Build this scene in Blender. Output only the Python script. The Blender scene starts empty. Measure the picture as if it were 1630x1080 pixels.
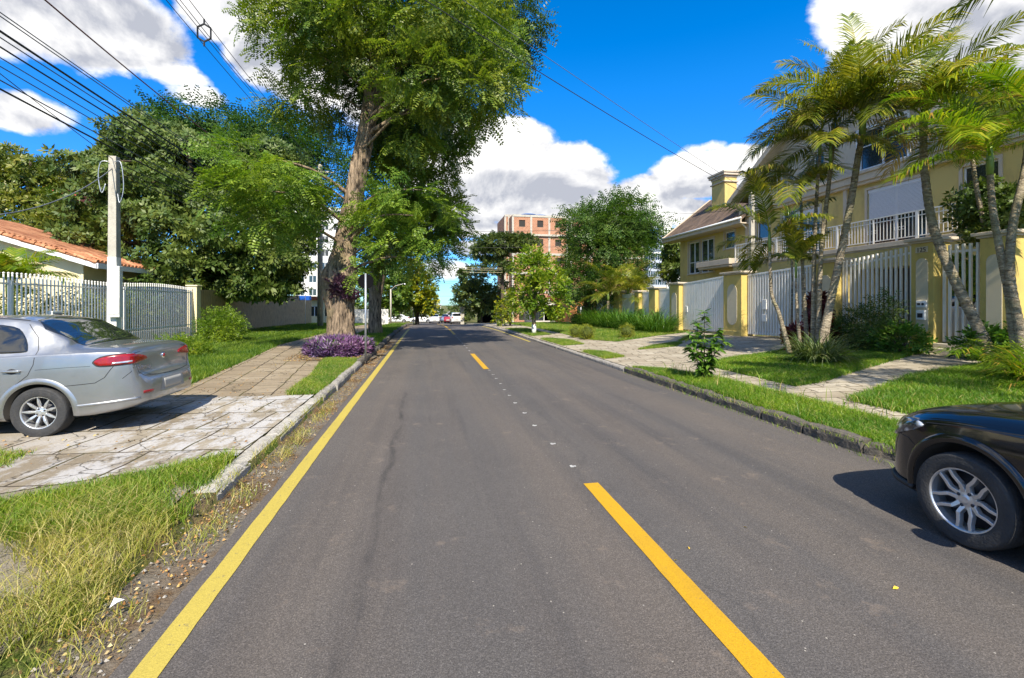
import bpy, bmesh, math, random
import numpy as np
from mathutils import Vector, Matrix
from mathutils.bvhtree import BVHTree
random.seed(7); RNG = np.random.default_rng(7)
SC = bpy.context.scene; COL = SC.collection
# ------------------------------------------------------------ camera, sky, sun, exposure
F = 750.0 / 1630.0; CAMH = 1.7; YAW = math.atan(135 / 750)
CY, SY = math.cos(YAW), math.sin(YAW)
cam = bpy.data.cameras.new('camera'); cam.lens = 36 * F; cam.sensor_width = 36; cam.shift_y = -55 / 1630
cam.clip_start = 0.05; cam.clip_end = 3000
co = bpy.data.objects.new('camera', cam); COL.objects.link(co)
co.location = (0, 0, CAMH); co.rotation_euler = (math.pi / 2, 0, -YAW); SC.camera = co
SC.view_settings.view_transform = 'Standard'; SC.view_settings.look = 'None'
SC.view_settings.exposure = 1.14; SC.view_settings.gamma = 1
SC.render.engine = 'CYCLES'; SC.cycles.use_denoising = True
SC.cycles.max_bounces = 6; SC.cycles.transparent_max_bounces = 6; SC.cycles.caustics_reflective = False
SC.cycles.caustics_refractive = False
SUN_EL = math.radians(46); SUN_TRAVEL = Vector((0.075, 1.0, 0)).normalized()
sd = bpy.data.lights.new('sun', 'SUN'); sd.energy = 4.1; sd.angle = math.radians(0.5); sd.color = (1, 0.925, 0.78)
so = bpy.data.objects.new('sun', sd); COL.objects.link(so); so.location = (10, -30, 40)
tv = Vector((SUN_TRAVEL.x * math.cos(SUN_EL), SUN_TRAVEL.y * math.cos(SUN_EL), -math.sin(SUN_EL)))
so.rotation_euler = tv.to_track_quat('-Z', 'Y').to_euler()

def at(px, py, d):
    """the point seen at a pixel of the photograph at depth d metres, used to survey real positions"""
    l = (px - 815) / 750 * d
    return Vector((l * CY + d * SY, d * CY - l * SY, CAMH + (485 - py) / 750 * d))
def onX(px, py, x):
    u = (px - 815) / 750; return at(px, py, x / (u * CY + SY))
def onY(px, py, y):
    u = (px - 815) / 750; return at(px, py, y / (CY - u * SY))

class NT:
    def __init__(s, tree): s.t = tree
    def __call__(s, typ, out=0, props=None, **ins):
        n = s.t.nodes.new(typ)
        for k, v in (props or {}).items(): setattr(n, k, v)
        for k, v in ins.items():
            key = int(k[1:]) if k[0] == '_' and k[1:].isdigit() else k.replace('_', ' ')
            sock = n.inputs[key]
            if isinstance(v, bpy.types.NodeSocket): s.t.links.new(v, sock)
            elif isinstance(v, bpy.types.Node): s.t.links.new(v.outputs[0], sock)
            else: sock.default_value = v
        return n.outputs[out]
    def math(s, op, a, b=0.0, c=None):
        k = dict(_0=a, _1=b)
        if c is not None: k['_2'] = c
        return s('ShaderNodeMath', props={'operation': op}, **k)
    def ramp(s, fac, *stops, interp='LINEAR'):
        n = s.t.nodes.new('ShaderNodeValToRGB'); cr = n.color_ramp; cr.interpolation = interp
        while len(cr.elements) < len(stops): cr.elements.new(0.5)
        for e, (p, c) in zip(cr.elements, stops):
            e.position = p; e.color = (c, c, c, 1) if not hasattr(c, '__len__') else (*c[:3], 1)
        s.t.links.new(fac, n.inputs[0]); return n.outputs[0]
    def mix(s, fac, a, b, mode='MIX'):
        n = s.t.nodes.new('ShaderNodeMix'); n.data_type = 'RGBA'; n.blend_type = mode
        for i, v in ((0, fac), (6, a), (7, b)):
            if isinstance(v, bpy.types.NodeSocket): s.t.links.new(v, n.inputs[i])
            elif i: n.inputs[i].default_value = (*v[:3], 1)
            else: n.inputs[i].default_value = v
        return n.outputs[2]

def build_world():
    w = bpy.data.worlds.new('World'); SC.world = w; w.use_nodes = True
    nt = w.node_tree; nt.nodes.clear(); n = NT(nt)
    sky = n('ShaderNodeTexSky', props=dict(sky_type='NISHITA', sun_disc=False, sun_elevation=SUN_EL,
            sun_rotation=math.radians(186), altitude=900, air_density=1.0, dust_density=0.35, ozone_density=2.2))
    skyc = n('ShaderNodeHueSaturation', Hue=0.503, Saturation=1.46, Value=0.90, Color=sky)
    g = n('ShaderNodeNewGeometry', out=4)   # incoming = -direction for world
    tc = n('ShaderNodeTexCoord', out=0)
    sep = nt.nodes.new('ShaderNodeSeparateXYZ'); nt.links.new(tc, sep.inputs[0])
    X, Y, Z = sep.outputs
    az = n.math('ARCTAN2', X, Y); el = n.math('ARCSINE', Z)
    skyc = n.mix(1.0, skyc, n.ramp(el, (0.0, (0.30, 0.52, 0.78)), (0.16, (0.42, 0.70, 0.95)), (0.42, (0.85, 0.98, 1.06)), (0.8, (0.95, 1.0, 1.03))), 'MULTIPLY')
    # turbulence, shared
    def fbm(scale, detail, vec, rough=0.55, dist=0.0):
        return n('ShaderNodeTexNoise', props={'noise_dimensions': '3D'}, Vector=vec, Scale=scale, Detail=detail, Roughness=rough, Distortion=dist)
    warp = n('ShaderNodeVectorMath', props={'operation': 'MULTIPLY'}, _0=tc, _1=(1, 1, 1.35))
    n1 = fbm(4.2, 9, warp, 0.58, 0.25); n2 = fbm(15, 8, warp, 0.6, 0.2)
    up = n('ShaderNodeVectorMath', props={'operation': 'ADD'}, _0=warp, _1=(0.0, 0.006, -0.03))
    n1u = fbm(4.2, 9, up, 0.58, 0.25)
    turb = n.math('ADD', n.math('MULTIPLY', n.math('SUBTRACT', n1, 0.5), 2.1), n.math('MULTIPLY', n.math('SUBTRACT', n2, 0.5), 1.15))
    def field(blobs):
        acc = None
        for px, py, rx, ry, wt in blobs:
            p = at(px, py, 1) - Vector((0, 0, CAMH)); a0 = math.atan2(p.x, p.y); e0 = math.atan2(p.z, math.hypot(p.x, p.y))
            c = 1 / (1 + ((px - 815) / 750) ** 2); ra = rx / 750 * c; re = ry / 750 * c ** 0.5
            q = n.math('ADD', n.math('POWER', n.math('ABSOLUTE', n.math('MULTIPLY_ADD', az, 1 / ra, -a0 / ra)), 2.0),
                       n.math('POWER', n.math('ABSOLUTE', n.math('MULTIPLY_ADD', el, 1 / re, -e0 / re)), 2.0))
            v = n.math('MULTIPLY_ADD', q, -wt, wt)
            acc = v if acc is None else n.math('MAXIMUM', acc, v)
        return n.math('MAXIMUM', acc, -2.5)
    CL = [(60, 5, 280, 95, 1.0), (170, 60, 120, 52, .8), (250, 112, 70, 22, .35), (300, 150, 50, 14, .22), (440, 55, 85, 75, 1.0), (350, 10, 80, 45, .8), (460, 120, 40, 30, .7), (560, 120, 120, 90, .7),
          (60, 180, 100, 36, .8), (80, 275, 45, 14, .5), (20, 260, 40, 10, .3), (120, 320, 60, 25, .3),
          (790, 250, 110, 62, 1.1), (880, 275, 105, 48, 1.1), (850, 320, 160, 45, 1.0), (700, 300, 60, 60, .8), (740, 360, 100, 22, .5), (700, 430, 50, 22, .35), (760, 395, 70, 14, .4),
          (1120, 275, 100, 38, 1.0), (1180, 262, 60, 32, .9), (1120, 238, 34, 12, .35), (1040, 300, 70, 25, .7), (1060, 340, 90, 22, .4), (1200, 60, 14, 10, .12),
          (1420, 60, 140, 100, 1.0), (1560, 80, 190, 120, 1.1), (1330, 40, 55, 60, .5), (1680, 200, 160, 60, .8)]
    GR = [(40, 0, 250, 85, 1.7), (180, 45, 130, 50, 1.5), (430, 105, 60, 40, 1.1), (820, 312, 110, 42, 1.1), (900, 322, 75, 26, 1.0), (790, 340, 120, 30, .9),
          (1130, 315, 90, 22, .8), (1470, 75, 120, 70, 1.0), (1600, 90, 120, 80, 1.0), (1150, 285, 40, 8, .2), (60, 196, 70, 14, .2), (730, 400, 110, 12, .3)]
    D = n.math('ADD', field(CL), n.math('MULTIPLY', turb, 0.78))
    # elsewhere in the sky (behind the viewer): scattered fair-weather cloud
    other = n.math('ADD', n.math('MULTIPLY', n.math('SUBTRACT', n1, 0.53), 5.0), n.math('MULTIPLY', turb, 0.4))
    front = n.math('LESS_THAN', n.math('ABSOLUTE', n.math('SUBTRACT', az, YAW)), 1.15)
    D = n.math('ADD', n.math('MULTIPLY', D, front), n.math('MULTIPLY', other, n.math('SUBTRACT', 1.0, front)))
    alpha = n('ShaderNodeMapRange', props={'interpolation_type': 'SMOOTHSTEP'}, Value=D, From_Min=-0.06, From_Max=0.28)
    Gf = n.math('ADD', field(GR), n.math('MULTIPLY', turb, 0.38))
    grey = n('ShaderNodeMapRange', props={'interpolation_type': 'SMOOTHSTEP'}, Value=Gf, From_Min=-0.35, From_Max=0.55)
    emb = n.math('MULTIPLY', n.math('SUBTRACT', n1, n1u), 5.0)
    lit = n.math('ADD', n.math('SUBTRACT', 1.0, n.math('MULTIPLY', grey, 0.72)), emb)
    lit = n('ShaderNodeClamp', Value=lit, Min=0.12, Max=1.04)
    cloud = n.mix(lit, (0.20, 0.215, 0.26), (0.60, 0.59, 0.575))
    fin = n.mix(alpha, n.mix(1.0, skyc, (0.128,) * 3, 'MULTIPLY'), cloud)
    bg = n('ShaderNodeBackground', Color=fin, Strength=1.0)
    out = nt.nodes.new('ShaderNodeOutputWorld'); nt.links.new(bg, out.inputs[0])
build_world()

# ------------------------------------------------------------ materials
def new_mat(name):
    m = bpy.data.materials.new(name); m.use_nodes = True; nt = m.node_tree; nt.nodes.clear()
    return m, NT(nt), nt
def finish(nt, shader, disp=None):
    o = nt.nodes.new('ShaderNodeOutputMaterial'); nt.links.new(shader, o.inputs[0])
def objco(n, sc=(1, 1, 1), rot=0):
    c = n('ShaderNodeTexCoord', out=3)
    return n('ShaderNodeMapping', Vector=c, Scale=sc, Rotation=(0, 0, rot))
def noise(n, vec, s, d=4, r=0.55, dist=0.0):
    return n('ShaderNodeTexNoise', Vector=vec, Scale=s, Detail=d, Roughness=r, Distortion=dist)
def basic(name, col, rough=0.6, var=0.12, vs=3.0, bump=0.0, bs=40.0, metal=0.0, coat=0.0, dirt=None, spec=0.5, dirt_amt=0.5):
    m, n, nt = new_mat(name); v = objco(n)
    a = noise(n, v, vs, 6, 0.6)
    c = n.mix(a, tuple(x * (1 - var) for x in col), tuple(min(1, x * (1 + var)) for x in col))
    if dirt:
        d = n.ramp(noise(n, objco(n, (1, 1, 0.35)), vs * 1.7, 8, 0.65), (0.5, 0.0), (0.72, 1.0))
        c = n.mix(n.math('MULTIPLY', d, dirt_amt), c, dirt)
    kw = {}
    if bump: kw['Normal'] = n('ShaderNodeBump', Strength=bump, Distance=0.02, Height=noise(n, v, bs, 4, 0.6))
    b = n('ShaderNodeBsdfPrincipled', Base_Color=c, Roughness=rough, Metallic=metal, Coat_Weight=coat, Coat_Roughness=0.03, Specular_IOR_Level=spec, **kw)
    finish(nt, b); return m
def leafmat(name, c1, c2, c3=None, trans=0.35, rough=0.45, ns=0.7, dead=None, spec=0.4):
    m, n, nt = new_mat(name)
    r = n('ShaderNodeNewGeometry', out=8)
    c = n.ramp(r, (0.0, c1), (0.6, c2), (1.0, c3 or c2))
    a = noise(n, objco(n), ns, 3, 0.5)
    c = n.mix(n.ramp(a, (0.38, 0.0), (0.62, 1.0)), n.mix(1.0, c, (0.62, 0.76, 0.75), 'MULTIPLY'), n.mix(1.0, c, (1.12, 1.04, 0.95), 'MULTIPLY'))
    if dead:
        c = n.mix(n.ramp(n.math('FRACT', n.math('MULTIPLY', r, 37.3)), (dead[0], 0.0), (dead[0] + 0.01, 1.0), interp='LINEAR'), dead[1], c)
    b = n('ShaderNodeBsdfPrincipled', Base_Color=c, Roughness=rough, Specular_IOR_Level=spec)
    t = n('ShaderNodeBsdfTranslucent', Color=n.mix(1.0, c, (1.25, 1.35, 0.6), 'MULTIPLY'))
    x = n('ShaderNodeMixShader', _0=trans, _1=b, _2=t); finish(nt, x); return m

def mat_asphalt():
    m, n, nt = new_mat('asphalt'); v = objco(n)
    fine = noise(n, v, 160, 3, 0.7); grit = n('ShaderNodeTexVoronoi', out=0, Vector=v, Scale=75.0)
    big = noise(n, v, 0.55, 4, 0.6); lane = noise(n, objco(n, (1.3, 0.06, 1)), 1.0, 3, 0.5)
    c = n.mix(n.ramp(fine, (0.34, 0), (0.66, 1)), (0.046, 0.042, 0.0395), (0.135, 0.123, 0.115))
    c = n.mix(n.math('MULTIPLY', n.ramp(grit, (0.0, 1.0), (0.16, 0.0)), 0.55), c, (0.21, 0.19, 0.18))
    c = n.mix(n.ramp(big, (0.35, 0), (0.65, 0.5)), c, n.mix(1.0, c, (0.78, 0.78, 0.80), 'MULTIPLY'))
    c = n.mix(n.ramp(lane, (0.40, 0), (0.6, 0.9)), c, n.mix(1.0, c, (1.25, 1.17, 1.08), 'MULTIPLY'))
    c = n.mix(n.ramp(noise(n, objco(n, (2.4, 0.10, 1)), 1.0, 4, 0.6), (0.5, 0), (0.62, 0.6)), c, n.mix(1.0, c, (0.74, 0.76, 0.80), 'MULTIPLY'))
    gr = n('ShaderNodeTexVoronoi', out=1, Vector=v, Scale=140.0); grs = nt.nodes.new('ShaderNodeSeparateColor'); nt.links.new(gr, grs.inputs[0])
    c = n.mix(1.0, c, n.ramp(grs.outputs[0], (0.0, 0.72), (0.7, 1.0), (1.0, 1.32)), 'MULTIPLY')
    # bright chips
    ch = n('ShaderNodeTexVoronoi', out=0, Vector=v, Scale=9.0, Randomness=1.0)
    c = n.mix(n.ramp(ch, (0.035, 1.0), (0.05, 0.0)), c, (0.34, 0.31, 0.27))
    # tar stain running along the lane
    s = nt.nodes.new('ShaderNodeSeparateXYZ'); nt.links.new(v, s.inputs[0])
    wob = n.math('MULTIPLY', n.math('SUBTRACT', noise(n, objco(n, (0.2, 0.8, 1)), 1.0, 3), 0.5), 0.22)
    dx = n.math('ABSOLUTE', n.math('ADD', n.math('ADD', s.outputs[0], 0.40), wob))
    band = n.math('MULTIPLY', n.ramp(dx, (0.012, 1.0), (0.05, 0.0)), n.ramp(noise(n, objco(n, (6, 1.2, 1)), 1.0, 5), (0.40, 0.0), (0.62, 1.0)))
    band = n.math('MULTIPLY', band, n.ramp(n.math('MULTIPLY', s.outputs[1], 0.1), (0.15, 1.0), (0.9, 1.0), (0.95, 0.0)))
    c = n.mix(n.math('MULTIPLY', band, 0.6), c, (0.022, 0.022, 0.024))
    st = n.ramp(noise(n, objco(n, (1, 1, 1)), 2.3, 6, 0.7), (0.60, 0.0), (0.70, 0.45))
    c = n.mix(st, c, (0.20, 0.155, 0.12))
    cr = n('ShaderNodeTexVoronoi', props={'feature': 'DISTANCE_TO_EDGE'}, Vector=n('ShaderNodeVectorMath', props={'operation': 'ADD'}, _0=objco(n, (1, 0.4, 1)), _1=n('ShaderNodeTexNoise', out=1, Vector=v, Scale=1.6, Detail=5.0)), Scale=0.11)
    c = n.mix(n.ramp(cr, (0.0, 0.22), (0.0014, 0.0)), c, (0.03, 0.03, 0.03))
    b = n('ShaderNodeBsdfPrincipled', Base_Color=c, Roughness=0.88, Specular_IOR_Level=0.3,
          Normal=n('ShaderNodeBump', Strength=0.4, Distance=0.006, Height=n.math('ADD', fine, n.math('MULTIPLY', grit, -0.8))))
    finish(nt, b); return m
def mat_flags(name, c1, c2, white=0.0, bw=0.9, bh=0.45, rot=0.0, grass=0.5):
    m, n, nt = new_mat(name); v0 = objco(n)
    wob = n('ShaderNodeTexNoise', out=1, Vector=v0, Scale=1.1, Detail=4.0)
    v = n('ShaderNodeVectorMath', props={'operation': 'ADD'}, _0=objco(n, rot=rot), _1=n('ShaderNodeVectorMath', props={'operation': 'SCALE'}, _0=wob, Scale=0.14))
    bn = nt.nodes.new('ShaderNodeTexBrick'); nt.links.new(v, bn.inputs[0])
    bn.offset = 0.5; bn.inputs['Scale'].default_value = 1.0; bn.inputs['Brick Width'].default_value = bw; bn.inputs['Row Height'].default_value = bh
    bn.inputs['Mortar Size'].default_value = 0.014; bn.inputs['Mortar Smooth'].default_value = 0.25; bn.inputs['Bias'].default_value = 0.0
    bn.inputs['Color1'].default_value = (*c1, 1); bn.inputs['Color2'].default_value = (*c2, 1); bn.inputs['Mortar'].default_value = (0.05, 0.04, 0.025, 1)
    c = bn.outputs[0]; mort = bn.outputs[1]
    c = n.mix(n.ramp(noise(n, v0, 1.2, 6, 0.65), (0.35, 0.0), (0.65, 0.7)), c, n.mix(1.0, c, (0.62, 0.58, 0.52), 'MULTIPLY'))
    if white:
        sx_ = nt.nodes.new('ShaderNodeSeparateXYZ'); nt.links.new(v0, sx_.inputs[0]); wx_ = n.ramp(n.math('MULTIPLY_ADD', sx_.outputs[0], 0.25, 1.5), (0.25, 0.25), (0.75, 1.0))
        c = n.mix(n.math('MULTIPLY', n.math('MULTIPLY', n.ramp(noise(n, objco(n, (2.2, 1.0, 1)), 1.7, 8, 0.72), (0.44, 0.0), (0.54, 1.0)), white), wx_), c, (0.52, 0.52, 0.53))
    c = n.mix(n.ramp(noise(n, v0, 55, 3, 0.7), (0.35, 0.0), (0.7, 0.5)), c, n.mix(1.0, c, (0.66, 0.64, 0.62), 'MULTIPLY'))
    cr = n('ShaderNodeTexVoronoi', props={'feature': 'DISTANCE_TO_EDGE'}, Vector=n('ShaderNodeVectorMath', props={'operation': 'ADD'}, _0=v0, _1=n('ShaderNodeVectorMath', props={'operation': 'SCALE'}, _0=n('ShaderNodeTexNoise', out=1, Vector=v0, Scale=3.0, Detail=6.0), Scale=0.5)), Scale=1.35)
    crack = n.math('MULTIPLY', n.ramp(cr, (0.0, 1.0), (0.016, 0.0)), n.ramp(noise(n, v0, 0.8, 3), (0.30, 0.0), (0.40, 1.0)))
    c = n.mix(n.math('MULTIPLY', crack, 0.85), c, (0.035, 0.03, 0.02))
    c = n.mix(mort, c, n.mix(n.ramp(noise(n, v0, 2.0, 4), (0.45, 0), (0.6, 1)), (0.06, 0.045, 0.03), (0.05 + 0.05 * grass, 0.07, 0.02)))
    h = n.math('SUBTRACT', noise(n, v0, 25, 5, 0.7), n.math('ADD', n.math('MULTIPLY', mort, 1.2), crack))
    b = n('ShaderNodeBsdfPrincipled', Base_Color=c, Roughness=0.85, Specular_IOR_Level=0.25, Normal=n('ShaderNodeBump', Strength=0.6, Distance=0.012, Height=h))
    finish(nt, b); return m
def mat_soilgrass(name, g1, g2, soil, amt=0.5):
    m, n, nt = new_mat(name); v = objco(n)
    c = n.mix(n.ramp(noise(n, v, 28, 4, 0.7), (0.35, 0), (0.65, 1)), g1, g2)
    c = n.mix(n.ramp(noise(n, v, 1.4, 6, 0.65), (amt - 0.04, 0.0), (amt + 0.08, 1.0)), c, n.mix(noise(n, v, 60, 3), tuple(x * 0.6 for x in soil), soil))
    b = n('ShaderNodeBsdfPrincipled', Base_Color=c, Roughness=0.95, Specular_IOR_Level=0.15, Normal=n('ShaderNodeBump', Strength=0.9, Distance=0.03, Height=noise(n, v, 45, 4, 0.7)))
    finish(nt, b); return m
def mat_paint(name, col, wear=0.6, under=(0.09, 0.085, 0.085)):
    m, n, nt = new_mat(name); v = objco(n)
    w = n.ramp(noise(n, v, 22, 8, 0.75), (wear, 0.0), (wear + 0.05, 0.9))
    c = n.mix(noise(n, v, 1.3, 4), tuple(x * 0.9 for x in col), col)
    c = n.mix(n.ramp(noise(n, v, 120, 3, 0.7), (0.42, 0.0), (0.75, 0.6)), c, tuple(x * 0.5 for x in col))
    c = n.mix(n.ramp(noise(n, objco(n, (3, 0.6, 1)), 1.5, 6, 0.7), (0.5, 0.0), (0.75, 0.5)), c, tuple(x * 0.55 + 0.02 for x in col))
    c = n.mix(w, c, under)
    b = n('ShaderNodeBsdfPrincipled', Base_Color=c, Roughness=0.7, Specular_IOR_Level=0.3, Normal=n('ShaderNodeBump', Strength=0.5, Distance=0.006, Height=noise(n, v, 150, 3, 0.7)))
    finish(nt, b); return m
def mat_bark(name, c1, c2, sc=1.0, ring=False):
    m, n, nt = new_mat(name)
    v = objco(n, (11 * sc, 11 * sc, (38 if ring else 2.6) * sc))
    a = noise(n, v, 1.0, 6, 0.65, 0.6)
    c = n.mix(n.ramp(a, (0.36, 0), (0.62, 1)), c1, c2)
    c = n.mix(n.ramp(noise(n, objco(n), 1.6, 4), (0.5, 0.0), (0.66, 0.6)), c, (c2[0] * 0.55, c2[1] * 0.62, c2[2] * 0.45))
    b = n('ShaderNodeBsdfPrincipled', Base_Color=c, Roughness=0.9, Specular_IOR_Level=0.2, Normal=n('ShaderNodeBump', Strength=1.0, Distance=0.09 / sc, Height=a))
    finish(nt, b); return m
def mat_brick(name, c1, c2, mortar, bw=0.3, bh=0.18, ms=0.012, streak=None, axis='Y'):
    m, n, nt = new_mat(name)
    c0 = n('ShaderNodeTexCoord', out=3); s = nt.nodes.new('ShaderNodeSeparateXYZ'); nt.links.new(c0, s.inputs[0])
    u = n.math('ADD', s.outputs[0], s.outputs[1])
    v = n('ShaderNodeCombineXYZ', X=u, Y=s.outputs[2], Z=0.0)
    bn = nt.nodes.new('ShaderNodeTexBrick'); nt.links.new(v, bn.inputs[0]); bn.inputs['Scale'].default_value = 1.0
    bn.inputs['Brick Width'].default_value = bw; bn.inputs['Row Height'].default_value = bh; bn.inputs['Mortar Size'].default_value = ms
    bn.inputs['Color1'].default_value = (*c1, 1); bn.inputs['Color2'].default_value = (*c2, 1); bn.inputs['Mortar'].default_value = (*mortar, 1)
    c = bn.outputs[0]
    c = n.mix(n.ramp(noise(n, c0, 1.1, 6, 0.65), (0.45, 0.0), (0.7, 0.6)), c, streak or tuple(x * 0.6 for x in c1))
    b = n('ShaderNodeBsdfPrincipled', Base_Color=c, Roughness=0.9, Specular_IOR_Level=0.2, Normal=n('ShaderNodeBump', Strength=0.4, Distance=0.01, Height=n.math('SUBTRACT', 1.0, bn.outputs[1])))
    finish(nt, b); return m
def mat_tiles(name, c1, c2, period=0.22, course=0.35, along='X'):
    m, n, nt = new_mat(name); c0 = n('ShaderNodeTexCoord', out=3)
    s = nt.nodes.new('ShaderNodeSeparateXYZ'); nt.links.new(c0, s.inputs[0])
    cross, run = (s.outputs[1], s.outputs[0]) if along == 'X' else (s.outputs[0], s.outputs[1])
    wv = n.math('ABSOLUTE', n.math('SINE', n.math('MULTIPLY', cross, math.pi / period)))
    cs = n.math('FRACT', n.math('MULTIPLY', run, 1 / course))
    cell = n('ShaderNodeTexWhiteNoise', props={'noise_dimensions': '2D'}, Vector=n('ShaderNodeCombineXYZ', X=n.math('FLOOR', n.math('MULTIPLY', cross, 1 / period)), Y=n.math('FLOOR', n.math('MULTIPLY', run, 1 / course))))
    c = n.mix(cell, c1, c2)
    c = n.mix(n.ramp(noise(n, c0, 2.5, 6, 0.7), (0.5, 0.0), (0.68, 0.7)), c, tuple(x * 0.4 for x in c1))
    b = n('ShaderNodeBsdfPrincipled', Base_Color=c, Roughness=0.85, Specular_IOR_Level=0.25,
          Normal=n('ShaderNodeBump', Strength=1.0, Distance=0.06, Height=n.math('ADD', wv, n.math('MULTIPLY', cs, 0.5))))
    finish(nt, b); return m
def mat_carpaint(name, col, metal=0.0, rough=0.35, flake=0.0, coat=1.0):
    m, n, nt = new_mat(name); v = objco(n)
    c = n.mix(n.ramp(noise(n, v, 2.2, 6, 0.65), (0.4, 0), (0.7, 1)), col, tuple(x * 0.9 for x in col))
    dust = n.ramp(noise(n, v, 9, 6, 0.7), (0.45, rough), (0.75, rough + 0.1))
    k = {}
    if flake: k['Normal'] = n('ShaderNodeBump', Strength=flake, Distance=0.001, Height=noise(n, v, 900, 1))
    b = n('ShaderNodeBsdfPrincipled', Base_Color=c, Roughness=dust, Metallic=metal, Coat_Weight=coat, Coat_Roughness=0.04, **k)
    finish(nt, b); return m
def mat_glass(name, col=(0.012, 0.014, 0.016), rough=0.03, spec=0.8):
    m, n, nt = new_mat(name)
    b = n('ShaderNodeBsdfPrincipled', Base_Color=(*col, 1), Roughness=rough, Specular_IOR_Level=spec, Coat_Weight=0.6, Coat_Roughness=0.01)
    finish(nt, b); return m

M = {}
M['asphalt'] = mat_asphalt()
M['flag_white'] = mat_flags('whitewashed_flagstone', (0.23, 0.19, 0.135), (0.35, 0.305, 0.235), white=0.62, bw=0.62, bh=0.92, rot=0.05)
M['flag_tan'] = mat_flags('tan_flagstone', (0.27, 0.215, 0.145), (0.34, 0.28, 0.20), bw=0.8, bh=0.5, rot=1.45)
M['flag_right'] = mat_flags('pale_flagstone', (0.38, 0.33, 0.25), (0.48, 0.43, 0.34), bw=0.7, bh=0.42, rot=0.2, grass=1)
M['soil'] = mat_soilgrass('earth', (0.05, 0.075, 0.012), (0.09, 0.13, 0.02), (0.22, 0.16, 0.09), 0.5)
M['lawn'] = mat_soilgrass('lawn_soil', (0.035, 0.085, 0.006), (0.085, 0.17, 0.015), (0.13, 0.14, 0.04), 0.64)
M['dry'] = mat_soilgrass('dry_verge_soil', (0.16, 0.15, 0.05), (0.26, 0.22, 0.10), (0.32, 0.28, 0.22), 0.44)
M['gutter'] = mat_soilgrass('gutter_grit', (0.13, 0.11, 0.085), (0.22, 0.19, 0.15), (0.17, 0.11, 0.06), 0.5)
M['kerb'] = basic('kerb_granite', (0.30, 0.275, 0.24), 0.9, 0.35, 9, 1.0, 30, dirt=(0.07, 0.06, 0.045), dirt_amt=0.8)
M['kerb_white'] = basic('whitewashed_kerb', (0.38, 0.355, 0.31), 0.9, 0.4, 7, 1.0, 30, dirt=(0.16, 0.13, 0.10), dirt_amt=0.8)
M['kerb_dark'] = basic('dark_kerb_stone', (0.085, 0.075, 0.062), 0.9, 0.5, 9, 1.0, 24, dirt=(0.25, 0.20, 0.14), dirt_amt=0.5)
M['yellow'] = mat_paint('pale_yellow_road_paint', (0.46, 0.36, 0.07), 0.60)
M['amber'] = mat_paint('amber_road_paint', (0.53, 0.30, 0.012), 0.62)
M['whitepaint'] = mat_paint('white_road_paint', (0.50, 0.49, 0.47), 0.50)
M['bark'] = mat_bark('rough_bark', (0.03, 0.022, 0.016), (0.38, 0.28, 0.19))
M['barkdark'] = mat_bark('dark_bark', (0.03, 0.022, 0.016), (0.13, 0.10, 0.07))
M['palmbark'] = mat_bark('ringed_palm_bark', (0.20, 0.16, 0.11), (0.54, 0.45, 0.32), 0.5, ring=True)
M['tipu'] = leafmat('feathery_leaf', (0.085, 0.145, 0.016), (0.165, 0.225, 0.026), (0.30, 0.34, 0.045), 0.38)
M['tipulight'] = leafmat('light_feathery_leaf', (0.10, 0.18, 0.018), (0.18, 0.27, 0.03), (0.29, 0.38, 0.05), 0.4)
M['tipudark'] = leafmat('deep_feathery_leaf', (0.03, 0.065, 0.012), (0.055, 0.10, 0.018), (0.09, 0.145, 0.022), 0.25)
M['glossy'] = leafmat('glossy_dark_leaf', (0.055, 0.095, 0.016), (0.105, 0.15, 0.025), (0.14, 0.18, 0.035), 0.2, 0.5, spec=0.35)
M['olive'] = leafmat('olive_leaf', (0.08, 0.12, 0.012), (0.15, 0.18, 0.02), (0.22, 0.22, 0.03), 0.3)
M['lime'] = leafmat('lime_leaf', (0.12, 0.20, 0.012), (0.22, 0.31, 0.02), (0.34, 0.38, 0.03), 0.4)
M['yellowleaf'] = leafmat('yellow_green_leaf', (0.10, 0.15, 0.01), (0.22, 0.25, 0.015), (0.52, 0.42, 0.01), 0.35)
M['farleaf'] = leafmat('far_leaf', (0.045, 0.075, 0.018), (0.09, 0.13, 0.03), (0.16, 0.19, 0.045), 0.25)
M['hedge'] = leafmat('box_leaf', (0.08, 0.15, 0.008), (0.15, 0.24, 0.012), (0.26, 0.34, 0.02), 0.3)
M['box'] = leafmat('clipped_box_leaf', (0.09, 0.12, 0.006), (0.21, 0.23, 0.010), (0.40, 0.38, 0.02), 0.08)
M['strap'] = leafmat('strap_leaf', (0.045, 0.12, 0.012), (0.09, 0.19, 0.02), (0.18, 0.29, 0.035), 0.3)
M['palm'] = leafmat('palm_leaflet', (0.09, 0.125, 0.013), (0.20, 0.22, 0.024), (0.44, 0.39, 0.05), 0.35, 0.35, dead=(0.03, (0.30, 0.20, 0.07)))
M['palmbright'] = leafmat('bright_palm_leaflet', (0.10, 0.18, 0.008), (0.20, 0.29, 0.012), (0.36, 0.36, 0.02), 0.38, 0.35, dead=(0.05, (0.42, 0.26, 0.06)))  # brighter, yellower leaf green for the edge palms and low plants
M['deadpalm'] = leafmat('dry_palm_leaf', (0.35, 0.22, 0.08), (0.50, 0.36, 0.14), (0.55, 0.42, 0.2), 0.2)
M['purple'] = leafmat('purple_leaf', (0.08, 0.028, 0.10), (0.16, 0.07, 0.19), (0.34, 0.22, 0.37), 0.2)
M['maroon'] = leafmat('maroon_leaf', (0.07, 0.012, 0.015), (0.16, 0.02, 0.025), (0.26, 0.05, 0.03), 0.2)
M['pink'] = leafmat('pinkish_flower', (0.45, 0.10, 0.05), (0.6, 0.2, 0.1), (0.6, 0.3, 0.12), 0.2)
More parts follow.
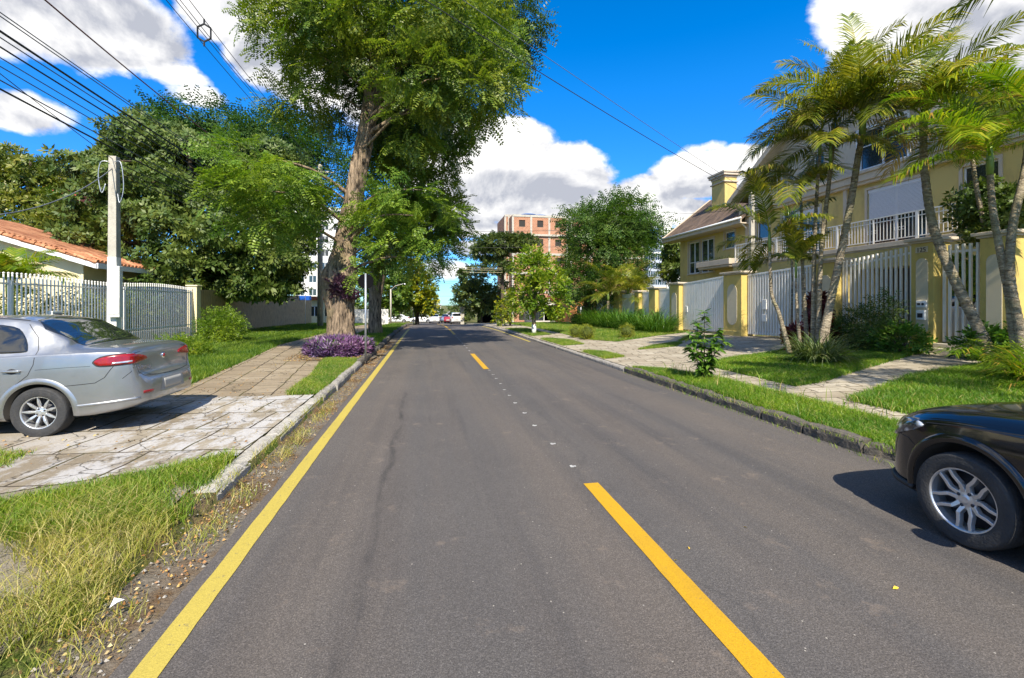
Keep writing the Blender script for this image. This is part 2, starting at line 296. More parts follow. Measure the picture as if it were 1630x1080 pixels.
M['grass'] = leafmat('lawn_blade', (0.055, 0.12, 0.008), (0.12, 0.21, 0.012), (0.27, 0.35, 0.03), 0.4, 0.5, 1.2)
M['grassdry'] = leafmat('long_verge_blade', (0.20, 0.23, 0.025), (0.34, 0.33, 0.045), (0.56, 0.48, 0.16), 0.3, 0.5, 1.2, dead=(0.24, (0.48, 0.39, 0.15)))
M['grassmix'] = leafmat('bright_blade', (0.10, 0.20, 0.010), (0.19, 0.29, 0.02), (0.36, 0.42, 0.06), 0.4, 0.5, 1.2, dead=(0.10, (0.46, 0.36, 0.14)))  # brighter green blade mixed with some straw
M['litter'] = leafmat('fallen_leaf', (0.20, 0.09, 0.03), (0.34, 0.19, 0.07), (0.46, 0.34, 0.10), 0.1)
M['litteryellow'] = leafmat('fallen_yellow_leaf', (0.60, 0.38, 0.04), (0.75, 0.5, 0.05), None, 0.1)
M['white'] = basic('white_painted_metal', (0.76, 0.74, 0.70), 0.45, 0.05, 4, dirt=(0.45, 0.40, 0.32), dirt_amt=0.35)
M['whiteplain'] = basic('white_frame', (0.72, 0.73, 0.74), 0.4, 0.04, 4)
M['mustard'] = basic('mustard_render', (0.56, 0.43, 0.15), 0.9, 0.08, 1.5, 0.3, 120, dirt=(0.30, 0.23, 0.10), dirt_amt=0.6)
M['mustardpillar'] = basic('yellow_pillar_render', (0.54, 0.41, 0.12), 0.9, 0.1, 2.5, 0.3, 120, dirt=(0.28, 0.21, 0.10), dirt_amt=0.4)
M['beige'] = basic('beige_moulding', (0.52, 0.44, 0.34), 0.85, 0.07, 2, 0.2, 100, dirt=(0.24, 0.19, 0.14), dirt_amt=0.4)
M['inset'] = basic('cream_inset', (0.55, 0.48, 0.34), 0.85, 0.08, 3, 0.3, 100)
M['cream'] = basic('cream_wall', (0.74, 0.64, 0.40), 0.9, 0.06, 1.2, 0.2, 100, dirt=(0.55, 0.45, 0.27), dirt_amt=0.3)
M['tile'] = mat_tiles('orange_clay_tile', (0.30, 0.11, 0.05), (0.52, 0.25, 0.13))
M['tilebrown'] = mat_tiles('brown_roof_tile', (0.10, 0.07, 0.05), (0.18, 0.125, 0.09), 0.3, 0.3)
M['tilered'] = mat_tiles('red_roof_tile', (0.38, 0.09, 0.05), (0.5, 0.16, 0.08))
M['concrete'] = basic('weathered_concrete', (0.42, 0.39, 0.33), 0.9, 0.25, 4, 0.6, 30, dirt=(0.12, 0.10, 0.08), dirt_amt=0.6)
M['roughwall'] = basic('rough_cast_wall', (0.44, 0.31, 0.175), 0.95, 0.3, 5, 1.0, 22, dirt=(0.08, 0.065, 0.05), dirt_amt=0.75)
M['steel'] = basic('galvanised_steel', (0.42, 0.44, 0.46), 0.4, 0.1, 6, metal=0.7)
M['black'] = basic('black_plastic', (0.015, 0.015, 0.016), 0.55, 0.1, 4)
M['blackpaint'] = basic('black_paint_board', (0.006, 0.006, 0.007), 0.9, 0.1, 4, spec=0.05)
M['rubber'] = basic('tyre_rubber', (0.028, 0.028, 0.029), 0.75, 0.2, 8, 0.4, 60, dirt=(0.09, 0.08, 0.07), dirt_amt=0.35)
M['alloy'] = basic('silver_alloy', (0.62, 0.62, 0.62), 0.32, 0.05, 4, metal=0.75)
M['disc'] = basic('brake_dark', (0.05, 0.05, 0.055), 0.5, 0.1, 4, metal=0.6)
M['silver'] = mat_carpaint('silver_car_paint', (0.36, 0.365, 0.37), 0.8, 0.34, 0.0)
M['blackcar'] = mat_carpaint('black_car_paint', (0.004, 0.0045, 0.006), 0.0, 0.10, coat=0.5)
M['whitecar'] = mat_carpaint('white_car_paint', (0.72, 0.72, 0.73), 0.0, 0.3)
M['bluecar'] = mat_carpaint('blue_grey_car_paint', (0.12, 0.17, 0.26), 0.3, 0.3)
M['redcar'] = mat_carpaint('red_car_paint', (0.30, 0.02, 0.03), 0.1, 0.3)
M['glass'] = mat_glass('tinted_glass')
M['winglass'] = mat_glass('window_glass', (0.02, 0.026, 0.03), 0.06)
M['redlamp'] = basic('red_lamp_lens', (0.24, 0.004, 0.006), 0.2, 0.5, 22, coat=0.6)
M['clearlamp'] = basic('clear_lamp_lens', (0.55, 0.58, 0.62), 0.08, 0.5, 22, metal=0.6, coat=1.0)
M['orange'] = basic('orange_lens', (0.75, 0.22, 0.01), 0.2, 0.1, 8)
M['plate'] = basic('plain_plate', (0.36, 0.35, 0.32), 0.5, 0.08, 14)
M['chrome'] = basic('chrome', (0.75, 0.75, 0.75), 0.12, 0.03, 4, metal=1.0)
M['seam'] = basic('gap_and_recess_dark', (0.02, 0.02, 0.022), 0.7)
M['wire'] = basic('black_cable', (0.02, 0.02, 0.022), 0.6)
M['greywire'] = basic('grey_cable', (0.10, 0.11, 0.13), 0.6)
M['redwire'] = basic('reddish_cable', (0.13, 0.035, 0.03), 0.6)
M['pale'] = basic('pale_building', (0.66, 0.65, 0.63), 0.9, 0.05, 1, dirt=(0.45, 0.43, 0.4), dirt_amt=0.3)
M['greyb'] = basic('grey_building', (0.38, 0.41, 0.48), 0.9, 0.05, 1)
M['salmon'] = basic('dull_red_wall', (0.50, 0.10, 0.07), 0.9, 0.08, 1)
M['brick'] = mat_brick('hollow_clay_block', (0.32, 0.125, 0.065), (0.42, 0.19, 0.105), (0.42, 0.30, 0.22), 0.3, 0.2, 0.02, streak=(0.36, 0.17, 0.10))
M['brickwall'] = mat_brick('orange_brickwork', (0.55, 0.17, 0.05), (0.66, 0.24, 0.08), (0.4, 0.25, 0.15), 0.24, 0.08, 0.01)
M['tank'] = basic('blue_water_tank', (0.02, 0.10, 0.30), 0.45, 0.1, 2)
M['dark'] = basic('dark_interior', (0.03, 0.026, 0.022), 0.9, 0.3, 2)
M['garage'] = basic('garage_wall_and_gap_shade', (0.20, 0.15, 0.09), 0.9, 0.2, 2)
M['shutter'] = basic('roller_shutter', (0.60, 0.61, 0.66), 0.5, 0.04, 4)
M['shop'] = basic('shop_front', (0.50, 0.47, 0.43), 0.8, 0.1, 3)
M['bluesign'] = basic('blue_enamel', (0.01, 0.09, 0.45), 0.4)
M['paper'] = basic('white_litter', (0.75, 0.75, 0.75), 0.8)
M['stonegrey'] = basic('pale_step', (0.50, 0.45, 0.36), 0.9, 0.2, 6, 0.5, 40)

# ------------------------------------------------------------ mesh helpers
def setp(o, label=None, cat=None, group=None, kind=None):
    if label: o['label'] = label
    if cat: o['category'] = cat
    if group: o['group'] = group
    if kind: o['kind'] = kind
    return o
def thing(name, label, cat, loc=(0, 0, 0), group=None, rotz=0.0):
    o = bpy.data.objects.new(name, None); COL.objects.link(o); o.location = loc; o.rotation_euler = (0, 0, rotz)
    o.empty_display_size = 0.2
    return setp(o, label, cat, group)
def worldmat(p):
    mt = Matrix.Identity(4)
    while p is not None:
        mt = (Matrix.Translation(p.location) @ p.rotation_euler.to_matrix().to_4x4()) @ mt; p = p.parent
    return mt
def link(name, me, mats, parent=None, smooth=False, local=False, bevel=0.0):
    o = bpy.data.objects.new(name, me); COL.objects.link(o)
    for m in (mats if isinstance(mats, (list, tuple)) else [mats]): me.materials.append(m)
    if parent is not None:
        o.parent = parent
        if not local: me.transform(worldmat(parent).inverted())
    if smooth: me.polygons.foreach_set('use_smooth', np.ones(len(me.polygons), dtype=bool))
    if bevel:
        b = o.modifiers.new('bevel', 'BEVEL'); b.width = bevel; b.segments = 2; b.limit_method = 'ANGLE'; b.angle_limit = math.radians(40)
    return o
def np_mesh(name, V, Fs):
    """V (n,3); Fs list of int arrays (m,k)"""
    me = bpy.data.meshes.new(name); V = np.asarray(V, dtype=np.float32)
    Fs = [np.asarray(f, dtype=np.int32) for f in Fs if len(f)]
    me.vertices.add(len(V)); me.vertices.foreach_set('co', V.ravel())
    li = np.concatenate([f.ravel() for f in Fs]); tot = np.concatenate([np.full(len(f), f.shape[1], dtype=np.int32) for f in Fs])
    st = np.zeros(len(tot), dtype=np.int32); st[1:] = np.cumsum(tot)[:-1]
    me.loops.add(len(li)); me.loops.foreach_set('vertex_index', li)
    me.polygons.add(len(tot)); me.polygons.foreach_set('loop_start', st); me.polygons.foreach_set('loop_total', tot)
    me.update(calc_edges=True); return me
class MB:
    def __init__(s): s.v = []; s.f = []; s.mi = []; s.cur = 0
    def add(s, vs, fs):
        b = len(s.v); s.v += [tuple(v) for v in vs]; s.f += [tuple(b + i for i in f) for f in fs]; s.mi += [s.cur] * len(fs); return s
    def box(s, x0, x1, y0, y1, z0, z1):
        return s.add([(x0, y0, z0), (x1, y0, z0), (x1, y1, z0), (x0, y1, z0), (x0, y0, z1), (x1, y0, z1), (x1, y1, z1), (x0, y1, z1)],
                     [(0, 3, 2, 1), (4, 5, 6, 7), (0, 1, 5, 4), (1, 2, 6, 5), (2, 3, 7, 6), (3, 0, 4, 7)])
    def bar(s, a, b, w, h=None, up=(0, 0, 1)):
        a, b = Vector(a), Vector(b); h = h or w; d = (b - a).normalized(); u = Vector(up)
        if abs(d.dot(u)) > 0.98: u = Vector((0, 1, 0))
        r = d.cross(u).normalized(); u = r.cross(d)
        vs = [p + r * (sx * w / 2) + u * (sz * h / 2) for p in (a, b) for sx, sz in ((-1, -1), (1, -1), (1, 1), (-1, 1))]
        return s.add(vs, [(3, 2, 1, 0), (4, 5, 6, 7), (0, 1, 5, 4), (1, 2, 6, 5), (2, 3, 7, 6), (3, 0, 4, 7)])
    def tube(s, pts, rad, seg=8, cap=True, jit=0.0, lobes=0, rg=None):
        pts = [Vector(p) for p in pts]; n = len(pts)
        rad = list(rad) if hasattr(rad, '__len__') else [rad] * n
        d0 = (pts[1] - pts[0]).normalized(); r = d0.orthogonal().normalized(); vs = []
        for i, p in enumerate(pts):
            d = ((pts[min(i + 1, n - 1)] - pts[i]).normalized() + (pts[i] - pts[max(i - 1, 0)]).normalized()).normalized() if 0 < i < n - 1 else (pts[min(i + 1, n - 1)] - pts[max(i - 1, 0)]).normalized()
            r = (r - d * r.dot(d)).normalized(); q = d.cross(r)
            for k in range(seg):
                a = 2 * math.pi * k / seg; rr = rad[i]
                if lobes: rr *= 1 + jit * math.sin(lobes * a + 1.3 * math.sin(i * 0.37) + i * 0.12) + jit * 0.6 * math.sin((lobes * 2 + 1) * a + i * 0.8) + (random.random() - .5) * jit * 0.7
                vs.append(p + (r * math.cos(a) + q * math.sin(a)) * rr)
        fs = [(i * seg + k, i * seg + (k + 1) % seg, (i + 1) * seg + (k + 1) % seg, (i + 1) * seg + k) for i in range(n - 1) for k in range(seg)]
        if cap: fs += [tuple(range(seg - 1, -1, -1)), tuple((n - 1) * seg + k for k in range(seg))]
        return s.add(vs, fs)
    def lathe(s, prof, seg=24, center=(0, 0, 0), axis='Z', caps=True):
        vs = []; c = Vector(center)
        for r, h in prof:
            for k in range(seg):
                a = 2 * math.pi * k / seg; x, y = r * math.cos(a), r * math.sin(a)
                vs.append(c + (Vector((x, y, h)) if axis == 'Z' else Vector((x, h, y))))
        n = len(prof); fl = axis != 'Z'
        fs = [(i * seg + k, i * seg + (k + 1) % seg, (i + 1) * seg + (k + 1) % seg, (i + 1) * seg + k) for i in range(n - 1) for k in range(seg)]
        if caps and prof[0][0] > 1e-4: fs.append(tuple(range(seg - 1, -1, -1)))
        if caps and prof[-1][0] > 1e-4: fs.append(tuple((n - 1) * seg + k for k in range(seg)))
        if fl: fs = [f[::-1] for f in fs]
        return s.add(vs, fs)
    def prism(s, poly, a, b, axis='X'):
        """poly in the two other coordinates, extruded from a to b"""
        def mk(t, p): return {'X': (t, p[0], p[1]), 'Y': (p[0], t, p[1]), 'Z': (p[0], p[1], t)}[axis]
        n = len(poly); vs = [mk(a, p) for p in poly] + [mk(b, p) for p in poly]
        return s.add(vs, [tuple(range(n)), tuple(range(2 * n - 1, n - 1, -1))] + [(i, n + i, n + (i + 1) % n, (i + 1) % n) for i in range(n)])
    def build(s, name, mats, parent=None, smooth=False, local=False, bevel=0.0, fixn=True):
        me = bpy.data.meshes.new(name); me.from_pydata(s.v, [], s.f); me.polygons.foreach_set('material_index', s.mi)
        if fixn:
            bm = bmesh.new(); bm.from_mesh(me); bmesh.ops.recalc_face_normals(bm, faces=bm.faces); bm.to_mesh(me); bm.free()
        return link(name, me, mats, parent, smooth, local, bevel)
def copy_tree(o, parent=None):
    c = o.copy(); COL.objects.link(c); c.parent = parent
    for ch in list(o.children):
        copy_tree(ch, c)
    return c
def spline(pts, per=4):
    """Catmull-Rom through points given as tuples of any length"""
    P = [np.array(p, float) for p in pts]; out = []
    for i in range(len(P) - 1):
        p0, p1, p2, p3 = P[max(i - 1, 0)], P[i], P[i + 1], P[min(i + 2, len(P) - 1)]
        for k in range(per):
            t = k / per; out.append(0.5 * (2 * p1 + (p2 - p0) * t + (2 * p0 - 5 * p1 + 4 * p2 - p3) * t * t + (3 * p1 - p0 - 3 * p2 + p3) * t ** 3))
    out.append(P[-1]); return out

# ------------------------------------------------------------ terrain
def zr(y):
    if y < 25: return 0.0
    if y < 55: return -0.00072 * (y - 25) ** 2
    t = min(y - 55, 40.0); return -0.648 - 0.0432 * t + 0.0432 * t * t / 80
def kerbx(y): return 4.87 + (0.0 if y > 4.6 else min(0.5, (4.6 - y) * 0.42))
def lerp(x, xs, ys): return float(np.interp(x, xs, ys))
def zg(x, y):
    b = zr(y)
    if x < -1.7:
        lo = lerp(x, [-10, -3.0, -2.3, -1.75], [0.2, 0.11, 0.06, 0.012]); hi = lerp(x, [-14, -10.2, -1.8], [0.26, 0.23, 0.12]); f = min(1.0, max(0.0, (y - 3.4) / 1.0))
        return b + lo * (1 - f) + hi * f
    if x > 4.8:
        rise = lerp(y, [0, 10, 20, 30], [0.46, 0.44, 0.27, 0.12])
        return b + lerp(x, [4.9, 6.2, 13.6, 17], [0.12, 0.15, 0.12 + rise * 0.75, 0.16 + rise * 0.8])
    return b
def sheet(name, poly, dz, mat, step=0.5, zf=None, kind='structure', ystep=None, noise_edge=0.0):
    bm = bmesh.new(); P = []
    for i, p in enumerate(poly):
        q = poly[(i + 1) % len(poly)]; L = math.hypot(q[0] - p[0], q[1] - p[1]); k = max(1, int(L / 0.12)) if noise_edge else 1
        for j in range(k):
            t = j / k; P.append((p[0] + (q[0] - p[0]) * t + (random.uniform(-1, 1) * noise_edge if j else 0), p[1] + (q[1] - p[1]) * t + (random.uniform(-1, 1) * noise_edge if j else 0)))
    bm.faces.new([bm.verts.new((x, y, 0)) for x, y in P])
    xs = [p[0] for p in P]; ys = [p[1] for p in P]
    def cut(lo, hi, st, ax):
        k = math.ceil(lo / st + 1e-6)
        while k * st < hi - 1e-6:
            c = [0, 0, 0]; no = [0, 0, 0]; c[ax] = k * st; no[ax] = 1
            bmesh.ops.bisect_plane(bm, geom=bm.verts[:] + bm.edges[:] + bm.faces[:], plane_co=c, plane_no=no); k += 1
    cut(min(xs), max(xs), step, 0); cut(min(ys), max(ys), ystep or step * 2, 1)
    zf = zf or zg
    for v in bm.verts: v.co.z = zf(v.co.x, v.co.y) + dz
    bmesh.ops.recalc_face_normals(bm, faces=bm.faces)
    if sum(f.normal.z for f in bm.faces) < 0: bmesh.ops.reverse_faces(bm, faces=bm.faces)
    me = bpy.data.meshes.new(name); bm.to_mesh(me); bm.free()
    o = link(name, me, mat); setp(o, kind=kind); return o
def inpoly(P, poly):
    x, y = P[:, 0], P[:, 1]; r = np.zeros(len(P), bool); n = len(poly)
    for i in range(n):
        x0, y0 = poly[i]; x1, y1 = poly[(i + 1) % n]
        c = ((y0 > y) != (y1 > y)) & (x < (x1 - x0) * (y - y0) / ((y1 - y0) + 1e-12) + x0); r ^= c
    return r
def sample_poly(poly, n, bias=0.0):
    """random points in a polygon; bias > 0 puts more of them near the viewer's end of the street"""
    xs = [p[0] for p in poly]; ys = [p[1] for p in poly]; out = []
    tot = 0
    while tot < n:
        P = np.column_stack([RNG.uniform(min(xs), max(xs), n * 2), RNG.uniform(min(ys), max(ys), n * 2)])
        if bias: P = P[RNG.random(len(P)) < (1.0 / np.maximum(1, np.hypot(P[:, 0], P[:, 1]) / max(2, min(ys)))) ** bias]
        P = P[inpoly(P, poly)]; out.append(P); tot += len(P)
        if len(P) == 0: break
    return np.concatenate(out)[:n]
def vnoise(P, s, seed=0):
    """cheap smooth 2-D noise in 0..1"""
    x = P[:, 0] * s + seed * 7.1; y = P[:, 1] * s + seed * 3.7
    return 0.5 + 0.25 * (np.sin(x * 1.7 + 1.3 * np.sin(y * 1.1)) + np.sin(y * 2.3 + 1.7 * np.sin(x * 0.9 + 2)) * 0.6 + np.sin((x + y) * 3.9) * 0.4)
def grass(name, label, poly, n, h, w, mat, lean=0.5, bias=0.0, patch=None, two=True, hvar=0.5, holes=None, wfar=0.0):
    P = sample_poly(poly, n, bias)
    if patch:
        v = vnoise(P, patch[0], patch[2] if len(patch) > 2 else 1) + RNG.normal(0, 0.08, len(P)); P = P[v > patch[1]]
    for hp in holes or []: P = P[~inpoly(P, hp)]
    P = P + RNG.normal(0, .035, P.shape); n = len(P); z = np.array([zg(a, b) for a, b in P])
    dist = np.hypot(P[:, 0], P[:, 1])
    H = h * (1 - hvar + 2 * hvar * RNG.random(n)) * (0.75 + 0.5 * vnoise(P, 0.9, 3)); W = w * (0.7 + 0.6 * RNG.random(n)) + wfar * dist
    a = RNG.uniform(0, 2 * math.pi, n); la = RNG.uniform(0, 2 * math.pi, n); L = H * lean * RNG.uniform(0.3, 1.4, n)
    wx, wy = np.cos(a) * W / 2, np.sin(a) * W / 2; lx, ly = np.cos(la) * L, np.sin(la) * L
    B = np.column_stack([P, z])
    def pt(sx, f, hf): return B + np.column_stack([sx * wx + lx * f, sx * wy + ly * f, H * hf])
    if two:
        V = np.stack([pt(-1, 0, -0.02), pt(1, 0, -0.02), pt(0.8, 0.35, 0.6), pt(-0.8, 0.35, 0.6), pt(0, 1.0, 0.92)], 1).reshape(-1, 3)
        i = np.arange(n)[:, None] * 5; q = i + np.array([[0, 1, 2, 3]]); t = i + np.array([[3, 2, 4]])
        me = np_mesh(name, V, [q, t])
    else:
        V = np.stack([pt(-1, 0, -0.02), pt(1, 0, -0.02), pt(0, 1, 1)], 1).reshape(-1, 3); me = np_mesh(name, V, [np.arange(n)[:, None] * 3 + np.array([[0, 1, 2]])])
    o = link(name, me, mat); setp(o, label, 'grass', None, 'stuff'); return o
# ------------------------------------------------------------ foliage
def frames(D, roll):
    """rotation matrices whose columns are (dir, side, normal) for directions D (n,3)"""
    D = D / np.linalg.norm(D, axis=1, keepdims=True); up = np.tile([0, 0, 1.0], (len(D), 1))
    bad = np.abs(D[:, 2]) > 0.97; up[bad] = [0, 1, 0]
    S = np.cross(up, D); S /= np.linalg.norm(S, axis=1, keepdims=True); N = np.cross(D, S)
    c, s = np.cos(roll)[:, None], np.sin(roll)[:, None]
    return np.stack([D, S * c + N * s, N * c - S * s], 2)
def scatter(templates, P, D, S, rollsd=0.5):
    n = len(P); roll = RNG.normal(0, rollsd, n); R = frames(D, roll); pick = RNG.integers(0, len(templates), n)
    VV, F4, F3 = [], [], []; base = 0
    for k, (tv, t4, t3) in enumerate(templates):
        m = pick == k; c = int(m.sum())
        if not c: continue
        V = np.einsum('nij,kj->nki', R[m], tv) * S[m][:, None, None] + P[m][:, None, :]
        off = base + np.arange(c)[:, None, None] * len(tv)
        if len(t4): F4.append((off + np.array(t4)[None]).reshape(-1, 4))
        if len(t3): F3.append((off + np.array(t3)[None]).reshape(-1, 3))
        VV.append(V.reshape(-1, 3)); base += c * len(tv)
    fs = []
    if F4: fs.append(np.concatenate(F4))
    if F3: fs.append(np.concatenate(F3))
    return np.concatenate(VV), fs
def leaf4(p, d, nrm, L, W, V, F):
    """a leaf as a rhombus-like quad from base p along d"""
    d = np.array(d, float); d /= np.linalg.norm(d); s = np.cross(nrm, d); s /= np.linalg.norm(s) + 1e-9; p = np.array(p, float); b = len(V)
    V += [p, p + d * L * .45 + s * W / 2, p + d * L, p + d * L * .45 - s * W / 2]; F.append((b, b + 1, b + 2, b + 3))
def t_pinnate(rs, n_leaves=5, pairs=6, L=0.6):
    """a drooping twig carrying feathery compound leaves; unit scale"""
    V, F = [], []
    for i in range(n_leaves):
        t = (i + 0.6) / n_leaves; base = np.array([t * L * 0.75, 0, -0.10 * t * t]); side = 1 if i % 2 else -1
        ang = rs.uniform(0.5, 1.1) * side * (1 - 0.5 * t); d = np.array([math.cos(ang), math.sin(ang), rs.uniform(-0.35, 0.25)])
        LL = rs.uniform(0.30, 0.42); prev = base; dd = d / np.linalg.norm(d)
        for j in range(pairs):
            dd = dd + np.array([0, 0, -0.075]); dd /= np.linalg.norm(dd); prev = prev + dd * LL / pairs
            s = np.cross([0, 0, 1.0], dd); s /= np.linalg.norm(s)
            for sg in (-1, 1):
                ld = s * sg * 0.95 + dd * 0.35 + np.array([0, 0, rs.uniform(-0.35, 0.1)])
                leaf4(prev, ld, np.array([rs.uniform(-.3, .3), rs.uniform(-.3, .3), 1.0]), rs.uniform(0.085, 0.105), 0.052, V, F)
        leaf4(prev, dd, np.array([0, 0, 1.0]), 0.09, 0.03, V, F)
    return np.array(V), F, []
def t_rosette(rs, k=7, L=0.16, W=0.065, cup=0.35):
    V, F = [], []
    for i in range(k):
        a = 2 * math.pi * i / k + rs.uniform(-.3, .3); u = rs.uniform(0.05, 0.9) * cup + 0.1
        d = np.array([rs.uniform(0.1, 0.7), math.cos(a), math.sin(a)]); leaf4(np.array([0.0, 0, 0]) + 0.03 * d, d, np.array([1.0, -0.5 * math.cos(a), -0.5 * math.sin(a)]), L * rs.uniform(.75, 1.2), W, V, F)
    return np.array(V), F, []
def t_twig(rs, k=9, L=0.5, lf=0.13, W=0.05):
    V, F = [], []
    for i in range(k):
        t = (i + 1) / k; p = np.array([t * L, 0, -0.15 * t * t * L]); a = rs.uniform(0.5, 1.2) * (1 if i % 2 else -1)
        leaf4(p, [math.cos(a), math.sin(a), rs.uniform(-0.6, 0.4)], np.array([rs.uniform(-.5, .5), rs.uniform(-.5, .5), 1.0]), lf * rs.uniform(.7, 1.25), W, V, F)
    return np.array(V), F, []
_rs = random.Random(3)
T = {'pin': [t_pinnate(_rs) for _ in range(5)], 'pinfar': [t_pinnate(_rs, 4, 4, 0.6) for _ in range(4)],
     'ros': [t_rosette(_rs) for _ in range(5)], 'twig': [t_twig(_rs) for _ in range(5)], 'big': [t_twig(_rs, 7, 0.45, 0.24, 0.12) for _ in range(5)],
     'clump': [t_twig(_rs, 9, 0.55, 0.30, 0.17) for _ in range(5)]}
def crown_points(blobs, dens, shell=0.55, clump=0.0):
    """blobs: (center, (rx,ry,rz)); more points near the surface; returns points and outward directions"""
    PP, DD = [], []
    for c, r in blobs:
        c = np.array(c); r = np.array(r, float); area = (r[0] * r[1] + r[0] * r[2] + r[1] * r[2]) * 4.2
        n = max(6, int(area * dens)); d = RNG.normal(0, 1, (n, 3)); d /= np.linalg.norm(d, axis=1, keepdims=True)
        rad = shell + (1 - shell) * RNG.random(n) ** 0.6
        # uneven outline: push lobes in and out
        ph = RNG.uniform(0, 6.28, 6)
        lob = 1 + 0.16 * np.sin(d[:, 0] * 5 + ph[0]) * np.sin(d[:, 1] * 6 + ph[1]) + 0.14 * np.sin(d[:, 2] * 7 + ph[2] + d[:, 0] * 4) + 0.08 * np.sin(d[:, 1] * 13 + ph[3])
        q = c + d * r * (rad * lob)[:, None]
        if clump:
            g = np.sin(q[:, 0] * clump + ph[4]) * np.sin(q[:, 1] * clump * 1.1 + ph[5]) + 0.8 * np.sin(q[:, 2] * clump * 1.3 + ph[0]) + RNG.normal(0, 0.35, n)
            k = g > -0.55; q, d = q[k], d[k]
        PP.append(q); DD.append(d)
    return np.concatenate(PP), np.concatenate(DD)
def crown(name, blobs, kind, mat, parent, dens, scale=1.0, droop=0.25, shell=0.55, clump=0.0, flat=0.0, rollsd=0.6):
    P, D = crown_points(blobs, dens, shell, clump)
    D = D + RNG.normal(0, 0.45, D.shape); D[:, 2] = D[:, 2] * (1 - flat) - droop + 0.15
    S = scale * RNG.uniform(0.7, 1.25, len(P)); V, fs = scatter(T[kind], P, D, S, rollsd)
    return link(name, np_mesh(name, V, fs), mat, parent)
def limbs(base, path, rads, blobs, parent, mat, seg=10, twigs=1, lobes=0, jit=0.0, tname='trunk', reach=1.0, rtw=0.09):
    m = MB(); pts = spline([tuple(p) + (r,) for p, r in zip(path, rads)], 5)
    m.tube([p[:3] for p in pts], [p[3] for p in pts], seg, True, jit, lobes)
    o = m.build(tname, mat, parent, smooth=True, fixn=False)
    if blobs:
        b = MB(); L = len(pts)
        for c, r in blobs:
            c = Vector(c); cand = pts[int(L * 0.3):]
            q = min(cand, key=lambda p: (Vector(p[:3]) - c).length + max(0, p[2] - c.z + 0.4) * 3); a = Vector(q[:3]); rr = min(q[3] * 0.6, rtw + 0.018 * (c - a).length)
            for k in range(twigs):
                e = c + Vector((random.uniform(-1, 1) * r[0], random.uniform(-1, 1) * r[1], random.uniform(-.4, 1) * r[2])) * 0.55
                mid = a.lerp(e, 0.5) + Vector((random.uniform(-.3, .3), random.uniform(-.3, .3), 0.12 * (e - a).length))
                sp = spline([tuple(a) + (rr,), tuple(mid) + (rr * 0.6,), tuple(e) + (rr * 0.18,)], 4); b.tube([p[:3] for p in sp], [p[3] for p in sp], 6, False)
        b.build('branch', mat, parent, smooth=True, fixn=False)
    return o
M['farfeather'] = leafmat('far_feathery_leaf', (0.03, 0.075, 0.014), (0.06, 0.13, 0.024), (0.10, 0.18, 0.03), 0.3)
M['midfeather'] = leafmat('mid_feathery_leaf', (0.045, 0.095, 0.016), (0.085, 0.155, 0.026), (0.15, 0.23, 0.04), 0.33)
M['lime2'] = leafmat('mid_green_leaf', (0.06, 0.12, 0.012), (0.11, 0.18, 0.02), (0.19, 0.25, 0.03), 0.3)
M['strapgrey'] = leafmat('grey_strap_leaf', (0.05, 0.09, 0.02), (0.11, 0.15, 0.04), (0.30, 0.32, 0.16), 0.25)
M['grassmix2'] = leafmat('shade_tinted_blade', (0.08, 0.19, 0.008), (0.15, 0.28, 0.012), (0.30, 0.38, 0.03), 0.4, 0.5, 0.9, dead=(0.07, (0.42, 0.36, 0.12)))  # darker blade copy; mottled palm shade is put into its colour
M['maroonpurple'] = leafmat('dusky_leaf', (0.04, 0.012, 0.03), (0.09, 0.03, 0.06), (0.16, 0.07, 0.12), 0.2)
def palm_frond(V4, F4, origin, yaw, pitch, L, sag, rs, leafL=0.5, n=34, wl=0.032, twist=0.0):
    """arching feather frond: rachis quads and folded leaflets, appended to the lists"""
    seg = 12; p = np.array(origin, float); pts = []; dirs = []
    for i in range(seg + 1):
        t = i / seg; ph = pitch - sag * t ** 1.4; d = np.array([math.cos(yaw + twist * t) * math.cos(ph), math.sin(yaw + twist * t) * math.cos(ph), math.sin(ph)])
        pts.append(p.copy()); dirs.append(d); p = p + d * L / seg
    pts = np.array(pts); dirs = np.array(dirs)
    for i in range(seg):
        s = np.cross(dirs[i], [0, 0, 1.0]); s /= np.linalg.norm(s) + 1e-9; w0 = 0.022 * (1 - i / seg) + 0.004; w1 = 0.022 * (1 - (i + 1) / seg) + 0.004
        b = len(V4); V4 += [pts[i] - s * w0, pts[i] + s * w0, pts[i + 1] + s * w1, pts[i + 1] - s * w1]; F4.append((b, b + 1, b + 2, b + 3))
    for j in range(n):
        t = 0.14 + 0.86 * (j + rs.random() * 0.5) / n; x = t * seg; i = min(int(x), seg - 1); f = x - i
        q = pts[i] * (1 - f) + pts[i + 1] * f; d = dirs[i]; s = np.cross(d, [0, 0, 1.0]); s /= np.linalg.norm(s) + 1e-9; u = np.cross(s, d)
        LL = leafL * (0.35 + 0.85 * math.sin(math.pi * (0.12 + 0.80 * t))) * rs.uniform(0.88, 1.08)
        for sg in (-1, 1):
            ld = s * sg * 0.85 + d * (0.45 + 0.5 * t) + u * rs.uniform(0.02, 0.35); ld /= np.linalg.norm(ld)
            nrm = np.cross(ld, d); w = nrm * 0 + np.cross(ld, u); w /= np.linalg.norm(w) + 1e-9; w = w * wl / 2
            m_ = q + ld * LL * 0.5; e = q + ld * LL + np.array([0, 0, -0.30 * LL * rs.uniform(0.6, 1.5)]); b = len(V4)
            V4 += [q - w * .5, q + w * .5, m_ + w, m_ - w, e + w * .12, e - w * .12]
            F4 += [(b, b + 1, b + 2, b + 3), (b + 3, b + 2, b + 4, b + 5)]
